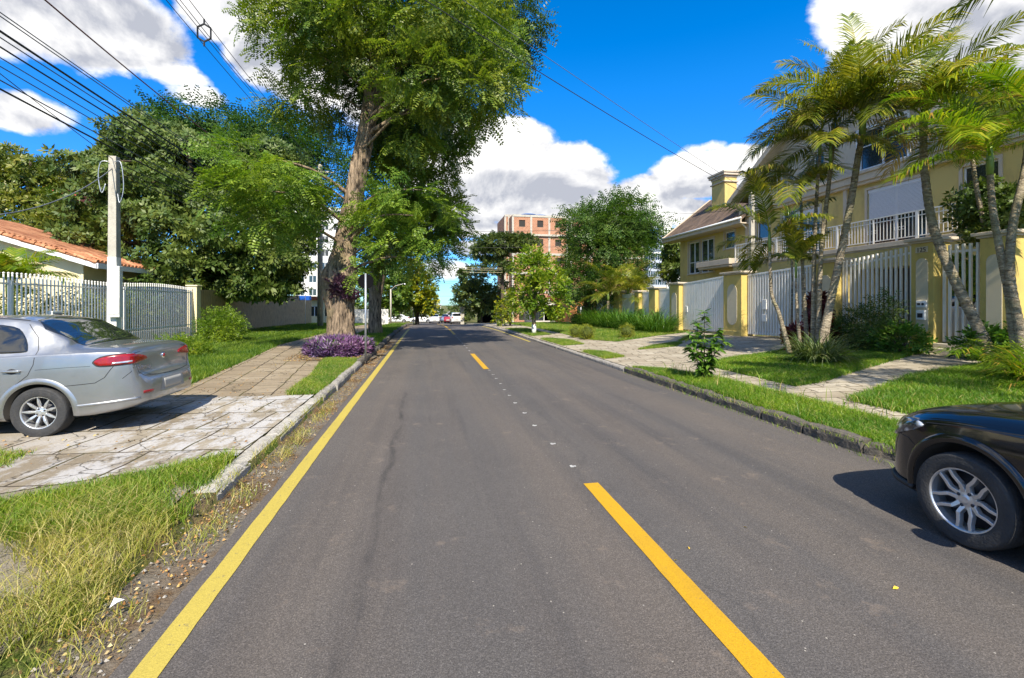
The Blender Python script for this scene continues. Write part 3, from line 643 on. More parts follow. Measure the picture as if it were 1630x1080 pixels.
def palm(label, path, r0, nf, L, mat='palm', group='tall feather palms in front of the yellow house', az0=0.0, seed=1, leafL=0.5, fr=None, dead=0, n=34, r1=None):
    rs = random.Random(seed); base = path[0]; t = thing('palm_tree', label, 'palm', tuple(base), group)
    r1 = r1 or r0 * 0.62; k = len(path); pts = spline([tuple(p) + (r0 * (1.25 if i == 0 else 1) + (r1 - r0) * i / (k - 1),) for i, p in enumerate(path)], 14)
    rad = [p[3] * (1.07 if i % 2 else 0.97) for i, p in enumerate(pts)]
    m = MB(); m.tube([p[:3] for p in pts], rad, 10); m.build('trunk', M['palmbark'], t, smooth=True, fixn=False)
    top = np.array(pts[-1][:3]); sh = MB(); g = Vector(top)
    sh.tube([g - Vector((0, 0, .05)), g + Vector((0, 0, .28)), g + Vector((0, 0, .62))], [r1 * 1.15, r1 * 1.25, r1 * .45], 9); sh.build('crown_shaft', M['hedge2'], t, smooth=True)
    V, Fc = [], []; top = top + np.array([0, 0, .5])
    spec = fr or [(az0 + 2.4 * i + rs.uniform(-.25, .25), math.radians(rs.uniform(30, 82) if i % 3 else rs.uniform(5, 35)), L * rs.uniform(.8, 1.1), rs.uniform(.9, 1.6)) for i in range(nf)]
    for yaw, pitch, LL, sag in spec:
        palm_frond(V, Fc, top - np.array([0, 0, rs.uniform(0, .3)]), yaw, pitch, LL * 1.15, sag * .88, rs, leafL * 1.15, n + 18, .034, twist=rs.uniform(-.25, .25))
    link('crown', np_mesh('crown', V, [Fc]), M[mat], t)
    if dead:
        V, Fc = [], []
        for i in range(dead): palm_frond(V, Fc, top - np.array([0, 0, .45]), rs.uniform(0, 6.28), math.radians(rs.uniform(-10, 15)), L * .55, 1.3, rs, leafL * .8, 18)
        link('dead_frond', np_mesh('dead_frond', V, [Fc]), M['deadpalm'], t)
    return t
M['hedge2'] = basic('green_crown_shaft', (0.17, 0.24, 0.05), 0.5, 0.2, 5)
def blade_clump(name, label, cat, cx, cy, z, n, L, w, mat, spread=0.3, sag=1.5, group=None, ell=(1, 1), pitch=(35, 85), zf=None):
    V, F_ = [], []; rs = random.Random(int(abs(cx * 100 + cy * 10)) + n)
    for i in range(n):
        a = rs.uniform(0, 6.283); r = spread * math.sqrt(rs.random()); bx, by = cx + math.cos(a) * r * ell[0], cy + math.sin(a) * r * ell[1]
        yaw = a + rs.uniform(-.9, .9); ph = math.radians(rs.uniform(*pitch)); LL = L * rs.uniform(.6, 1.15); p = np.array([bx, by, (zf(bx, by) if zf else z) - .02]); s = np.array([-math.sin(yaw), math.cos(yaw), 0.0]); b = len(V); K = 4
        for k in range(K + 1):
            t = k / K; wd = w * (1 - t ** 2) * .5 + .0015; V += [p - s * wd, p + s * wd]
            d = ph - sag * t; p = p + np.array([math.cos(yaw) * math.cos(d), math.sin(yaw) * math.cos(d), math.sin(d)]) * LL / K
            if k < K: F_.append((b + 2 * k, b + 2 * k + 1, b + 2 * k + 3, b + 2 * k + 2))
    o = link(name, np_mesh(name, np.array(V), [F_]), mat)
    if label: setp(o, label, cat, group)
    return o

# ------------------------------------------------------------ cars
def pchip(xs, ys, x):
    xs = np.array(xs, float); ys = np.array(ys, float); h = np.diff(xs); dl = np.diff(ys) / h; m = np.zeros(len(xs))
    for i in range(1, len(xs) - 1):
        if dl[i - 1] * dl[i] > 0: w1, w2 = 2 * h[i] + h[i - 1], h[i] + 2 * h[i - 1]; m[i] = (w1 + w2) / (w1 / dl[i - 1] + w2 / dl[i])
    m[0], m[-1] = dl[0], dl[-1]; x = np.clip(x, xs[0], xs[-1]); i = np.clip(np.searchsorted(xs, x) - 1, 0, len(h) - 1); t = (x - xs[i]) / h[i]
    return ys[i] * (2 * t ** 3 - 3 * t ** 2 + 1) + h[i] * m[i] * (t ** 3 - 2 * t ** 2 + t) + ys[i + 1] * (-2 * t ** 3 + 3 * t ** 2) + h[i] * m[i + 1] * (t ** 3 - t ** 2)
def pf(table, x): return pchip([a for a, b in table], [b for a, b in table], x)
def car_body(S, nx=110, nr=9):
    """loft along x. S: tables w (half width), zb (bottom), zs (shoulder height), zt (centre top), wt (half width of top), ze (edge drop), L range"""
    x0, x1 = S['x']; u = np.linspace(0, 1, nx); x = x0 + (x1 - x0) * (0.5 - 0.5 * np.cos(np.pi * u)) * 0.35 + (x1 - x0) * u * 0.65
    w, zb, zs, zt, wt = (pf(S[k], x) for k in ('w', 'zb', 'zs', 'zt', 'wt')); rows = []
    crease = S.get('crease', 0.0)
    for i in range(nx):
        W, B, SH, TT, WT = w[i], zb[i], zs[i], zt[i], min(wt[i], w[i] * .97); SH = min(SH, TT - .02); Hh = SH - B
        ctrl = [(0, B), (W * .7, B), (W * .93, B + .015), (W * .985, B + Hh * .10), (W, B + Hh * .30), (W * 1.0, B + Hh * .60), (W * .995, B + Hh * .80), (W * (.975 - crease * .02), SH - .015), (W * (.955 - crease * .02), SH + .01)]
        g = TT - SH; top = [(WT + (W * .95 - WT) * .55 + .012, SH + g * .38), (WT + (W * .95 - WT) * .18 + .008, SH + g * .74), (WT * .97, SH + g * .92), (WT * .80, TT - .012 - g * .02), (WT * .4, TT - .002), (0, TT)]
        if g < .16: top = [(W * .93, SH + g * .25), (W * .88, SH + g * .48), (W * .80, SH + g * .68), (W * .62, SH + g * .86), (W * .32, SH + g * .96), (0, TT)]
        sp = spline(ctrl + top, 4); rows.append([(x[i], max(0, p[0]), p[1]) for p in sp])
    R = np.array(rows); k = R.shape[1]; V = []; 
    for i in range(nx):
        ring = [R[i, j] for j in range(k)] + [R[i, j] * np.array([1, -1, 1]) for j in range(k - 2, 0, -1)]; V += [tuple(p) for p in ring]
    m = 2 * k - 2; fs = [(i * m + j, (i + 1) * m + j, (i + 1) * m + (j + 1) % m, i * m + (j + 1) % m) for i in range(nx - 1) for j in range(m)]
    fs += [tuple(range(m)), tuple((nx - 1) * m + j for j in range(m - 1, -1, -1))]
    return V, fs
def tmp_mesh(V, F_):
    me = bpy.data.meshes.new('tmp'); me.from_pydata([tuple(map(float, v)) for v in V], [], F_); bm = bmesh.new(); bm.from_mesh(me); bmesh.ops.recalc_face_normals(bm, faces=bm.faces); bm.to_mesh(me); bm.free(); return me
def cut_arches(me, mats, cyl, darkmat):
    o = bpy.data.objects.new('tmpbody', me); COL.objects.link(o)
    for m in mats: me.materials.append(m)
    cs = []
    for (cx, cz, r, ya, yb) in cyl:
        c = MB(); c.lathe([(r, ya), (r, yb)], 48, (cx, 0, cz), 'Y'); cm = tmp_mesh(c.v, c.f); cm.materials.append(darkmat)
        c_o = bpy.data.objects.new('tmpcut', cm); COL.objects.link(c_o); b = o.modifiers.new('b', 'BOOLEAN'); b.object = c_o; b.operation = 'DIFFERENCE'; b.solver = 'EXACT'; b.material_mode = 'TRANSFER'; cs.append(c_o)
    dg = bpy.context.evaluated_depsgraph_get(); dg.update(); out = bpy.data.meshes.new_from_object(o.evaluated_get(dg)); out.name = 'body'
    for c_o in cs: bpy.data.objects.remove(c_o, do_unlink=True)
    bpy.data.objects.remove(o, do_unlink=True); return out
class Skin:
    """lays panels, lamps and glass onto a body surface by casting rays onto it"""
    AX = {'side': (0, 2, 1), 'end': (1, 2, 0), 'top': (0, 1, 2)}
    def __init__(s, me): s.b = BVHTree.FromPolygons([v.co[:] for v in me.vertices], [tuple(p.vertices) for p in me.polygons])
    def hit(s, a, b, mode, sign, far=5.0):
        i, j, k = s.AX[mode]; o = [0, 0, 0]; d = [0, 0, 0]; o[i] = a; o[j] = b; o[k] = sign * far; d[k] = -sign
        r = s.b.ray_cast(Vector(o), Vector(d)); return (None, None) if r[0] is None else (r[0], r[1] if r[1].dot(Vector(d)) < 0 else -r[1])
    def patch(s, name, poly, mode, sign, mat, parent, off=.004, step=.03, bulge=0.0, rim=True):
        bm = bmesh.new(); bm.faces.new([bm.verts.new((a, b, 0)) for a, b in poly])
        for ax in (0, 1):
            lo, hi = min(p[ax] for p in poly), max(p[ax] for p in poly); k = math.ceil(lo / step + 1e-6)
            while k * step < hi - 1e-6:
                c = [0, 0, 0]; no = [0, 0, 0]; c[ax] = k * step; no[ax] = 1; bmesh.ops.bisect_plane(bm, geom=bm.verts[:] + bm.edges[:] + bm.faces[:], plane_co=c, plane_no=no); k += 1
        dead = []; bd = set(v for e in bm.edges if len(e.link_faces) == 1 for v in e.verts)
        for v in bm.verts:
            h, nr = s.hit(v.co.x, v.co.y, mode, sign)
            if h is None: dead.append(v)
            else: v.co = h + nr * (off + (bulge if v not in bd else 0))
        bmesh.ops.delete(bm, geom=dead, context='VERTS')
        if rim:   # real thickness: skirt the border back into the body
            be = [e for e in bm.edges if len(e.link_faces) == 1]; r = bmesh.ops.extrude_edge_only(bm, edges=be); k = Skin.AX[mode][2]
            for v in [g for g in r['geom'] if isinstance(g, bmesh.types.BMVert)]: v.co[k] -= sign * (off + .012)
        bmesh.ops.recalc_face_normals(bm, faces=bm.faces)
        me = bpy.data.meshes.new(name); bm.to_mesh(me); bm.free(); return link(name, me, mat, parent, True, True)
    def line(s, pts, mode, sign, mb, w=.007, off=.0015):
        sp = []
        for a, b in zip(pts[:-1], pts[1:]):
            k = max(1, int(math.hypot(b[0] - a[0], b[1] - a[1]) / .04)); sp += [(a[0] + (b[0] - a[0]) * i / k, a[1] + (b[1] - a[1]) * i / k) for i in range(k)]
        sp.append(pts[-1]); rows = []
        for i, p in enumerate(sp):
            q, r = sp[max(i - 1, 0)], sp[min(i + 1, len(sp) - 1)]; dx, dy = r[0] - q[0], r[1] - q[1]; L = math.hypot(dx, dy) + 1e-9; nx, ny = -dy / L * w / 2, dx / L * w / 2
            h1, n1 = s.hit(p[0] + nx, p[1] + ny, mode, sign); h2, n2 = s.hit(p[0] - nx, p[1] - ny, mode, sign)
            rows.append(None if h1 is None or h2 is None else (h1 + n1 * off, h2 + n2 * off))
        for a, b in zip(rows[:-1], rows[1:]):
            if a and b: mb.add([a[0], a[1], b[1], b[0]], [(0, 1, 2, 3)])
def smooth_poly(pts, per=4):
    P = pts + pts[:1]; out = []; n = len(pts)
    for i in range(n):
        p0, p1, p2, p3 = (np.array(pts[(i + j) % n], float) for j in (-1, 0, 1, 2))
        for k in range(per):
            t = k / per; q = 0.5 * (2 * p1 + (p2 - p0) * t + (2 * p0 - 5 * p1 + 4 * p2 - p3) * t * t + (3 * p1 - p0 - 3 * p2 + p3) * t ** 3); out.append((float(q[0]), float(q[1])))
    return out
def make_wheel(parent, x, y, z, r, rim, width, sign, style, name='wheel', spokes=9):
    """sign: +1 outer face towards +y, -1 towards -y"""
    w = bpy.data.objects.new(name, None); COL.objects.link(w); w.parent = parent; w.location = (x, y, z); w.empty_display_size = .1
    hw = width / 2; t = MB()
    t.lathe([(rim * .97, -hw * .8), (rim * 1.02, -hw * .92), (r * .88, -hw), (r * .955, -hw * .93), (r * .985, -hw * .78), (r, -hw * .45), (r, hw * .45), (r * .985, hw * .78), (r * .955, hw * .93), (r * .93, hw * .985), (r * .90, hw * .97), (r * .86, hw * 1.0), (rim * 1.10, hw * .98), (rim * 1.02, hw * .9), (rim * .97, hw * .8)], 56, (0, 0, 0), 'Y', False)
    if sign < 0: t.v = [(a, -b, c) for a, b, c in t.v]
    t.build('tyre', M['rubber'], w, True, True)
    m = MB(); f = hw * .80
    m.lathe([(rim * .90, -hw * .7), (rim * .93, -hw * .5), (rim * .92, f * .5), (rim * .955, f), (rim * .985, f * 1.10), (rim * 1.03, f * 1.12), (rim * 1.04, f * 1.0), (rim * .99, f * .8)], 56, (0, 0, 0), 'Y', False)
    m.lathe([(0.0, f * .72), (rim * .10, f * .74), (rim * .16, f * .68), (rim * .33, f * .60), (rim * .34, f * .35), (rim * .2, f * .2), (0, f * .2)], 32, (0, 0, 0), 'Y')
    def spoke(pa, pb, wa, wb, za, zb_, th=.018):
        (ax, az), (bx, bz) = pa, pb; L = math.hypot(bx - ax, bz - az); ux, uz = (bx - ax) / L, (bz - az) / L; nx, nz = -uz, ux; vs = []
        for (cx, cz, w_, yy) in ((ax, az, wa, za), (bx, bz, wb, zb_)):
            vs += [(cx - nx * w_, yy - th, cz - nz * w_), (cx + nx * w_, yy - th, cz + nz * w_), (cx + nx * w_ * .62, yy, cz + nz * w_ * .62), (cx - nx * w_ * .62, yy, cz - nz * w_ * .62)]
        m.add(vs, [(0, 1, 2, 3), (7, 6, 5, 4), (0, 4, 5, 1), (1, 5, 6, 2), (2, 6, 7, 3), (3, 7, 4, 0)])
    for i in range(spokes):
        a = 2 * math.pi * i / spokes + .3
        if style == 'multi':
            P = lambda rr, d=0: (rr * math.cos(a + d), rr * math.sin(a + d)); spoke(P(rim * .25), P(rim * .62), rim * .075, rim * .105, f * .62, f * .88); spoke(P(rim * .62), P(rim * .96), rim * .105, rim * .04, f * .88, f * .92)
        else:
            for sg in (-1, 1):
                P = lambda rr, d: (rr * math.cos(a + sg * d), rr * math.sin(a + sg * d)); spoke(P(rim * .20, .35), P(rim * .52, .235), rim * .11, rim * .085, f * .62, f * .85, .03); spoke(P(rim * .50, .235), P(rim * .74, .40), rim * .085, rim * .08, f * .85, f * .92, .03); spoke(P(rim * .72, .40), P(rim * .97, .43), rim * .08, rim * .07, f * .92, f * .96, .03)
    if sign < 0: m.v = [(a, -b, c) for a, b, c in m.v]
    m.build('rim', M['alloy'], w, False, True, bevel=.002)
    d = MB(); d.lathe([(rim * .88, -f * .2), (rim * .88, -.01), (0.02, -.01)], 32, (0, 0, 0), 'Y', False); d.cur = 0
    if sign < 0: d.v = [(a, -b, c) for a, b, c in d.v]
    d.build('brake_disc', M['disc'], w, True, True)
    n = MB(); k = 4
    for i in range(k):
        a = 2 * math.pi * i / k + .5; n.lathe([(rim * .055, f * .45), (rim * .055, f * .69), (rim * .03, f * .74), (0, f * .74)], 10, (rim * .235 * math.cos(a), 0, rim * .235 * math.sin(a)), 'Y')
    if sign < 0: n.v = [(a, -b, c) for a, b, c in n.v]
    n.build('wheel_nuts', M['disc'], w, True, True); return w
SEDAN = dict(x=(-4.15, 0.0),
  w=[(-4.15, .52), (-4.08, .66), (-3.9, .77), (-3.4, .815), (-2.2, .83), (-1.0, .83), (-.55, .815), (-.30, .775), (-.14, .70), (-.04, .60), (0, .50)],
  zb=[(-4.15, .32), (-3.9, .20), (-3.0, .19), (-1.3, .19), (-.6, .22), (-.15, .29), (0, .35)],
  zs=[(-4.15, .50), (-4.05, .60), (-3.6, .80), (-2.9, .89), (-2.0, .93), (-1.0, .97), (-.4, .985), (-.15, .96), (-.06, .64), (0, .50)],
  zt=[(-4.15, .54), (-4.08, .68), (-3.9, .79), (-3.4, .92), (-3.02, 1.0), (-2.75, 1.15), (-2.35, 1.36), (-2.0, 1.425), (-1.6, 1.43), (-1.25, 1.39), (-.95, 1.22), (-.66, 1.075), (-.5, 1.06), (-.25, 1.055), (-.165, 1.04), (-.13, .95), (-.105, .76), (-.085, .69), (-.02, .65), (0, .56)],
  wt=[(-4.15, .45), (-3.0, .66), (-2.5, .60), (-2.0, .565), (-1.4, .56), (-1.0, .60), (-.66, .66), (-.2, .60), (0, .45)])
HATCH = dict(x=(-3.95, 0.0),   # nose at x=0
  w=[(-3.95, .50), (-3.85, .66), (-3.5, .78), (-2.5, .835), (-1.5, .84), (-.95, .835), (-.55, .80), (-.30, .73), (-.14, .62), (-.04, .46), (0, .34)],
  zb=[(-3.95, .34), (-3.6, .22), (-2.5, .19), (-1.4, .19), (-.5, .20), (-.12, .22), (0, .25)],
  zs=[(-3.95, .6), (-3.7, .9), (-2.5, .92), (-1.5, .90), (-1.2, .885), (-.8, .86), (-.45, .80), (-.2, .70), (-.06, .56), (0, .46)],
  zt=[(-3.95, .75), (-3.85, .98), (-3.6, 1.25), (-3.2, 1.42), (-2.6, 1.47), (-2.2, 1.44), (-1.85, 1.30), (-1.5, 1.07), (-1.38, 1.015), (-1.1, .995), (-.7, .955), (-.35, .885), (-.16, .80), (-.05, .65), (0, .50)],
  wt=[(-3.95, .5), (-3.2, .58), (-2.4, .57), (-1.9, .62), (-1.4, .68), (-.7, .62), (0, .25)])
def text_to_mesh(fo):
    dg = bpy.context.evaluated_depsgraph_get(); dg.update(); me = bpy.data.meshes.new_from_object(fo.evaluated_get(dg)); n_ = fo.name; o = bpy.data.objects.new(n_, me); COL.objects.link(o)
    o.parent = fo.parent; o.location = fo.location; o.rotation_euler = fo.rotation_euler; bpy.data.objects.remove(fo, do_unlink=True); o.name = n_; return o
def make_sedan(label, paint, group=None, wheels=(-1.02, -3.42), detail=True, name='silver_sedan'):
    t = thing(name, label, 'car', (0, 0, 0), group); V, F_ = car_body(SEDAN, 120 if detail else 60); me = tmp_mesh(V, F_); sk = Skin(me); R_, hz = .295, .30
    cyl = [(x, hz, .345, sg * .56, sg * 1.0) for x in wheels for sg in (-1, 1)]; body = cut_arches(me, [paint], [(a, b, c, min(d, e), max(d, e)) for a, b, c, d, e in cyl], M['dark'])
    link('body', body, [], t, True, True)
    for x in wheels:
        for sg in (-1, 1): make_wheel(t, x, sg * .735, hz, R_, .185, .185, sg, 'multi', spokes=9)
    sg_ = (-1, 1) if True else (-1,)
    for sg in sg_:
        sk.patch('rear_door_glass', smooth_poly([(-2.02, .985), (-1.98, 1.28), (-1.80, 1.335), (-1.42, 1.30), (-1.27, 1.20), (-1.17, 1.04), (-1.22, 1.00), (-1.6, .99)], 3), 'side', sg, M['glass'], t, .003)
        sk.patch('front_door_glass', [(-2.92, .99), (-2.62, 1.19), (-2.35, 1.315), (-2.10, 1.325), (-2.12, .985)], 'side', sg, M['glass'], t, .003)
        sk.patch('tail_lamp', smooth_poly([(-.46, .885), (-.40, .925), (-.25, .955), (-.12, .95), (-.115, .86), (-.25, .835), (-.40, .83), (-.45, .85)], 3), 'side', sg, M['redlamp'], t, .007, .02, .006)
        sk.patch('tail_lamp', smooth_poly([(sg * .70, .945), (sg * .52, .935), (sg * .40, .905), (sg * .385, .875), (sg * .45, .86), (sg * .70, .84)], 3), 'end', 1, M['redlamp'], t, .007, .02, .006)
        h = MB(); p1, n1 = sk.hit(-1.28, .79, 'side', sg); h.bar(p1 + n1 * .02 + Vector((-.09, 0, 0)), p1 + n1 * .02 + Vector((.09, 0, 0)), .018, .026); h.bar(p1 + n1 * .01 + Vector((-.08, 0, 0)), p1 + n1 * .024 + Vector((-.08, 0, 0)), .02); h.bar(p1 - n1 * .001 + Vector((.08, 0, 0)), p1 + n1 * .02 + Vector((.08, 0, 0)), .02); h.build('door_handle', paint, t, True, True, bevel=.006)
        sk.patch('handle_recess_shade', smooth_poly([(-1.35, .785), (-1.28, .82), (-1.21, .785), (-1.28, .755)], 3), 'side', sg, M['seam'], t, .0012, .03, rim=False)  # flat dark patch painted as the shaded hollow behind the handle
        mi = MB(); mi.lathe([(0, -.09), (.07, -.06), (.085, 0), (.07, .05), (0, .07)], 12, (-2.78, sg * .90, 1.02)); mi.bar((-2.76, sg * .80, .97), (-2.78, sg * .9, 1.0), .05); mi.build('wing_mirror', paint, t, True, True)
    sk.patch('rear_window', smooth_poly([(-1.25, -.50), (-1.25, .50), (-.74, .575), (-.69, .50), (-.685, 0), (-.69, -.50), (-.74, -.575)], 3), 'top', 1, M['glass'], t, .004)
    sk.patch('windscreen', [(-2.98, -.60), (-2.98, .60), (-2.40, .50), (-2.40, -.50)], 'top', 1, M['glass'], t, .004)
    sk.patch('number_plate', [(-.21, .46), (.21, .46), (.21, .585), (-.21, .585)], 'end', 1, M['plate'], t, .008, .05)
    for sg in (-1, 1):
        sk.patch('lamp_surround', smooth_poly([(-.48, .88), (-.41, .938), (-.25, .968), (-.115, .963), (-.11, .845), (-.25, .82), (-.41, .815), (-.465, .845)], 3), 'side', sg, M['seam'], t, .002, .02, rim=False)
        sk.patch('reverse_lamp', [(-.30, .845), (-.13, .862), (-.13, .880), (-.28, .866)], 'side', sg, M['clearlamp'], t, .0145, .02)
        for cx in wheels:
            m = MB(); rows = []
            for k in range(29):
                a = math.radians(-8 + 196 * k / 28); ring = []
                for rr, pr_ in [(.346, .002), (.358, .011), (.385, .012), (.412, .0005)]:
                    X_, Z_ = cx + rr * math.cos(a), hz + rr * math.sin(a) * .98; h_, n2 = sk.hit(X_, max(Z_, .24), 'side', sg); ring.append((X_, (h_.y if h_ is not None else sg * .81) + sg * pr_, Z_))
                rows.append(ring)
            m.add([p_ for r_ in rows for p_ in r_], [(i * 4 + j, i * 4 + j + 1, (i + 1) * 4 + j + 1, (i + 1) * 4 + j) for i in range(28) for j in range(3)]); m.build('arch_trim', paint, t, True, True)
        m = MB(); ring = []
        for k in range(16):
            xx = -.66 + .60 * k / 15; h_, n_ = sk.hit(xx, .36 + .05 * k / 15, 'side', sg)
            if h_ is not None: ring.append(h_ - n_ * .012)
        m.tube(ring, .022, 8); m.build('bumper_lip', paint, t, True, True)
    s = MB()
    for sg in (-1, 1):
        sk.line([(-.70, .365), (-.40, .385), (-.12, .42)], 'side', sg, s, .006)  # this and the next: dark lines painted as shade in body creases
        sk.line([(-1.05, .80), (-.75, .82), (-.50, .83)], 'side', sg, s, .004)
        sk.line([(-1.27, 1.325), (-1.12, 1.17), (-1.06, 1.02), (-1.07, .86), (-1.12, .74), (-1.28, .60), (-1.38, .45), (-1.40, .30)], 'side', sg, s)
        sk.line([(-2.07, 1.34), (-2.06, .8), (-2.10, .25)], 'side', sg, s); sk.line([(-2.95, .93), (-3.02, .7), (-2.98, .25)], 'side', sg, s)
        sk.line([(-.80, .60), (-.62, .615), (-.45, .63), (-.36, .69), (-.30, .79), (-.27, .83)], 'side', sg, s, .008)
        sk.line([(-.10, .84), (-.13, .74), (-.20, .665)], 'side', sg, s, .006)
        sk.line([(sg * .63, .84), (sg * .60, .73), (sg * .52, .67), (sg * .3, .655), (0, .65)], 'end', 1, s)
        sk.line([(-.62, sg * .62), (-.16, sg * .60)], 'top', 1, s)
        sk.line([(-2.2, sg * .545), (-1.3, sg * .535)], 'top', 1, s, .02)
    sk.line([(-.625, -.6), (-.625, .6)], 'top', 1, s)
    s.build('gap_and_crease_lines', M['seam'], t, False, True)
    b = MB(); q, n_ = sk.hit(0, .875, 'end', 1); b.lathe([(0, -.004), (.042, -.004), (.045, .006), (.03, .012), (0, .014)], 24, (0, 0, 0), 'Y'); b.v = [(q.x + y, -x, q.z + z) for x, y, z in b.v]; b.build('badge', M['chrome'], t, True, True)
    b = MB(); b.lathe([(0, .010), (.026, .012), (.026, .016), (0, .018)], 20, (0, 0, 0), 'Y'); b.v = [(q.x + y, -x, q.z + z) for x, y, z in b.v]; b.build('badge_centre', M['redlamp'], t, True, True)
    sk.patch('plate_recess_shade', [(-.30, .435), (.30, .435), (.25, .615), (-.25, .615)], 'end', 1, M['silver_shade'], t, .0022, .05, rim=False)  # flat darker silver patch stands in for a shaded plate recess
    sk.patch('bumper_reflector', [(-.60, .455), (-.46, .46), (-.46, .49), (-.60, .49)], 'end', 1, M['redlamp'], t, .005)
    sk.patch('bumper_reflector', [(.60, .455), (.46, .46), (.46, .49), (.60, .49)], 'end', 1, M['redlamp'], t, .005)
    if detail:
        fc = bpy.data.curves.new('model_lettering', 'FONT'); fc.body = 'Siena'; fc.size = .095; fc.extrude = .004; fo = bpy.data.objects.new('model_lettering', fc); COL.objects.link(fo); fo.parent = t
        q, n_ = sk.hit(-.52, .78, 'end', 1); fo.location = (q.x + .006, -.60, .755); fo.rotation_euler = (math.pi / 2, 0, math.radians(90 - 12)); fc.materials.append(M['chrome']); text_to_mesh(fo)
    return t
M['silver_shade'] = basic('recess_shade_silver', (0.30, 0.31, 0.32), 0.5, 0.05, 5, metal=0.3)
def make_hatch(label, paint, name='black_hatchback', flare=True, group=None):
    t = thing(name, label, 'car', (0, 0, 0), group); V, F_ = car_body(HATCH, 130); me = tmp_mesh(V, F_); sk = Skin(me); R_, hz = .322, .325; wheels = (-.80, -3.28)
    cyl = [(x, hz + .01, .385, sg * .55, sg * 1.0) for x in wheels for sg in (-1, 1)]; body = cut_arches(me, [paint], [(a, b, c, min(d, e), max(d, e)) for a, b, c, d, e in cyl], M['dark'])
    link('body', body, [], t, True, True)
    for x in wheels:
        for sg in (-1, 1): make_wheel(t, x, sg * .745, hz, R_, .213, .205, sg, 'twin', spokes=6 if False else 5)
    for sg in (-1, 1):
        sk.patch('headlamp', smooth_poly([(-.50, .775), (-.38, .80), (-.24, .775), (-.12, .71), (-.10, .625), (-.19, .62), (-.30, .665), (-.42, .72)], 3), 'side', sg, M['headlamp'], t, .006, .02, .008)
        sk.patch('front_door_glass', smooth_poly([(-1.62, .955), (-1.95, 1.18), (-2.3, 1.34), (-2.42, 1.33), (-2.45, .95)], 2), 'side', sg, M['glass'], t, .003)
        sk.patch('rear_door_glass', smooth_poly([(-2.52, .96), (-2.50, 1.33), (-3.0, 1.33), (-3.30, 1.20), (-3.42, .97)], 2), 'side', sg, M['glass'], t, .003)
        sk.patch('side_marker', [(-1.17, .595), (-1.36, .585), (-1.36, .572), (-1.17, .578)], 'side', sg, M['orange'], t, .004)
        h = MB(); p1, n1 = sk.hit(-2.25, .80, 'side', sg); h.bar(p1 + n1 * .02 + Vector((-.09, 0, 0)), p1 + n1 * .02 + Vector((.09, 0, 0)), .02, .028); h.build('door_handle', paint, t, True, True, bevel=.006)
        if flare:   # raised lip round each wheel arch
            for cx in wheels:
                m = MB(); rows = []
                for k in range(33):
                    a = math.radians(-12 + 204 * k / 32); pr = [(.386, .006), (.40, .020), (.430, .024), (.452, .004)]; ring = []
                    for rr, pr_ in pr:
                        X_, Z_ = cx + rr * math.cos(a), hz + .01 + rr * math.sin(a) * .98; h_, n_ = sk.hit(X_, max(Z_, .22), 'side', sg)
                        yy = (h_.y if h_ is not None else sg * .80); ring.append((X_, yy + sg * pr_, Z_))
                    rows.append(ring)
                vs = [p for r in rows for p in r]; m.add(vs, [(i * 4 + j, i * 4 + j + 1, (i + 1) * 4 + j + 1, (i + 1) * 4 + j) for i in range(32) for j in range(3)]); m.build('arch_trim', paint, t, True, True)
        mi = MB(); mi.lathe([(0, -.10), (.08, -.07), (.105, 0), (.08, .06), (0, .085)], 14, (-1.62, sg * .97, 1.0)); mi.bar((-1.62, sg * .80, .95), (-1.62, sg * .95, .98), .06); mi.build('wing_mirror', paint, t, True, True)
    sk.patch('windscreen', [(-1.42, -.63), (-1.42, .63), (-2.2, .52), (-2.2, -.52)], 'top', 1, M['glass'], t, .004)
    sk.patch('rear_window', smooth_poly([(-.50, 1.02), (.50, 1.02), (.46, 1.30), (-.46, 1.30)], 3), 'end', -1, M['glass'], t, .004)
    for sg in (-1, 1): sk.patch('tail_lamp', [(sg * .48, .72), (sg * .68, .74), (sg * .66, .98), (sg * .52, .96)], 'end', -1, M['redlamp'], t, .006)
    sk.patch('number_plate', [(-.2, .58), (.2, .58), (.2, .70), (-.2, .70)], 'end', -1, M['plate'], t, .008, .05)
    sk.patch('front_grille', smooth_poly([(-.35, .27), (.35, .27), (.42, .40), (.3, .50), (-.3, .50), (-.42, .40)], 3), 'end', 1, M['black'], t, .004, .04)
    fl = MB(); sk_pts = []
    for sg in (-1, 1):
        m = MB(); ring = []
        for k in range(9):
            xx = -.04 - .38 * k / 8; h_, n_ = sk.hit(xx, .30, 'side', sg)
            if h_ is not None: ring.append(h_ + n_ * .006)
        if len(ring) > 2:
            m.tube([p + Vector((0, 0, -.03)) for p in ring], .022, 8); m.build('bumper_lip', M['black'], t, True, True)
    s = MB()
    for sg in (-1, 1):
        sk.line([(-.52, .80), (-.75, .835), (-1.1, .865), (-1.45, .90)], 'side', sg, s, .008); sk.line([(-.12, .60), (-.25, .645), (-.36, .64), (-.43, .60)], 'side', sg, s, .006)
        sk.line([(-1.42, .92), (-1.40, .7), (-1.36, .45), (-1.36, .22)], 'side', sg, s); sk.line([(-2.48, 1.36), (-2.48, .25)], 'side', sg, s)
    s.build('gap_and_crease_lines', M['seam'], t, False, True); return t
def mat_headlamp():
    m, n, nt = new_mat('headlamp_glass'); v = objco(n); a = n('ShaderNodeTexVoronoi', out=0, Vector=v, Scale=13.0)
    c = n.mix(n.ramp(a, (0.2, 0.0), (0.5, 1.0)), (0.75, 0.78, 0.82), (0.04, 0.05, 0.06))
    b = n('ShaderNodeBsdfPrincipled', Base_Color=c, Roughness=0.15, Metallic=0.5, Coat_Weight=1.0, Coat_Roughness=0.01); finish(nt, b); return m
M['headlamp'] = mat_headlamp()
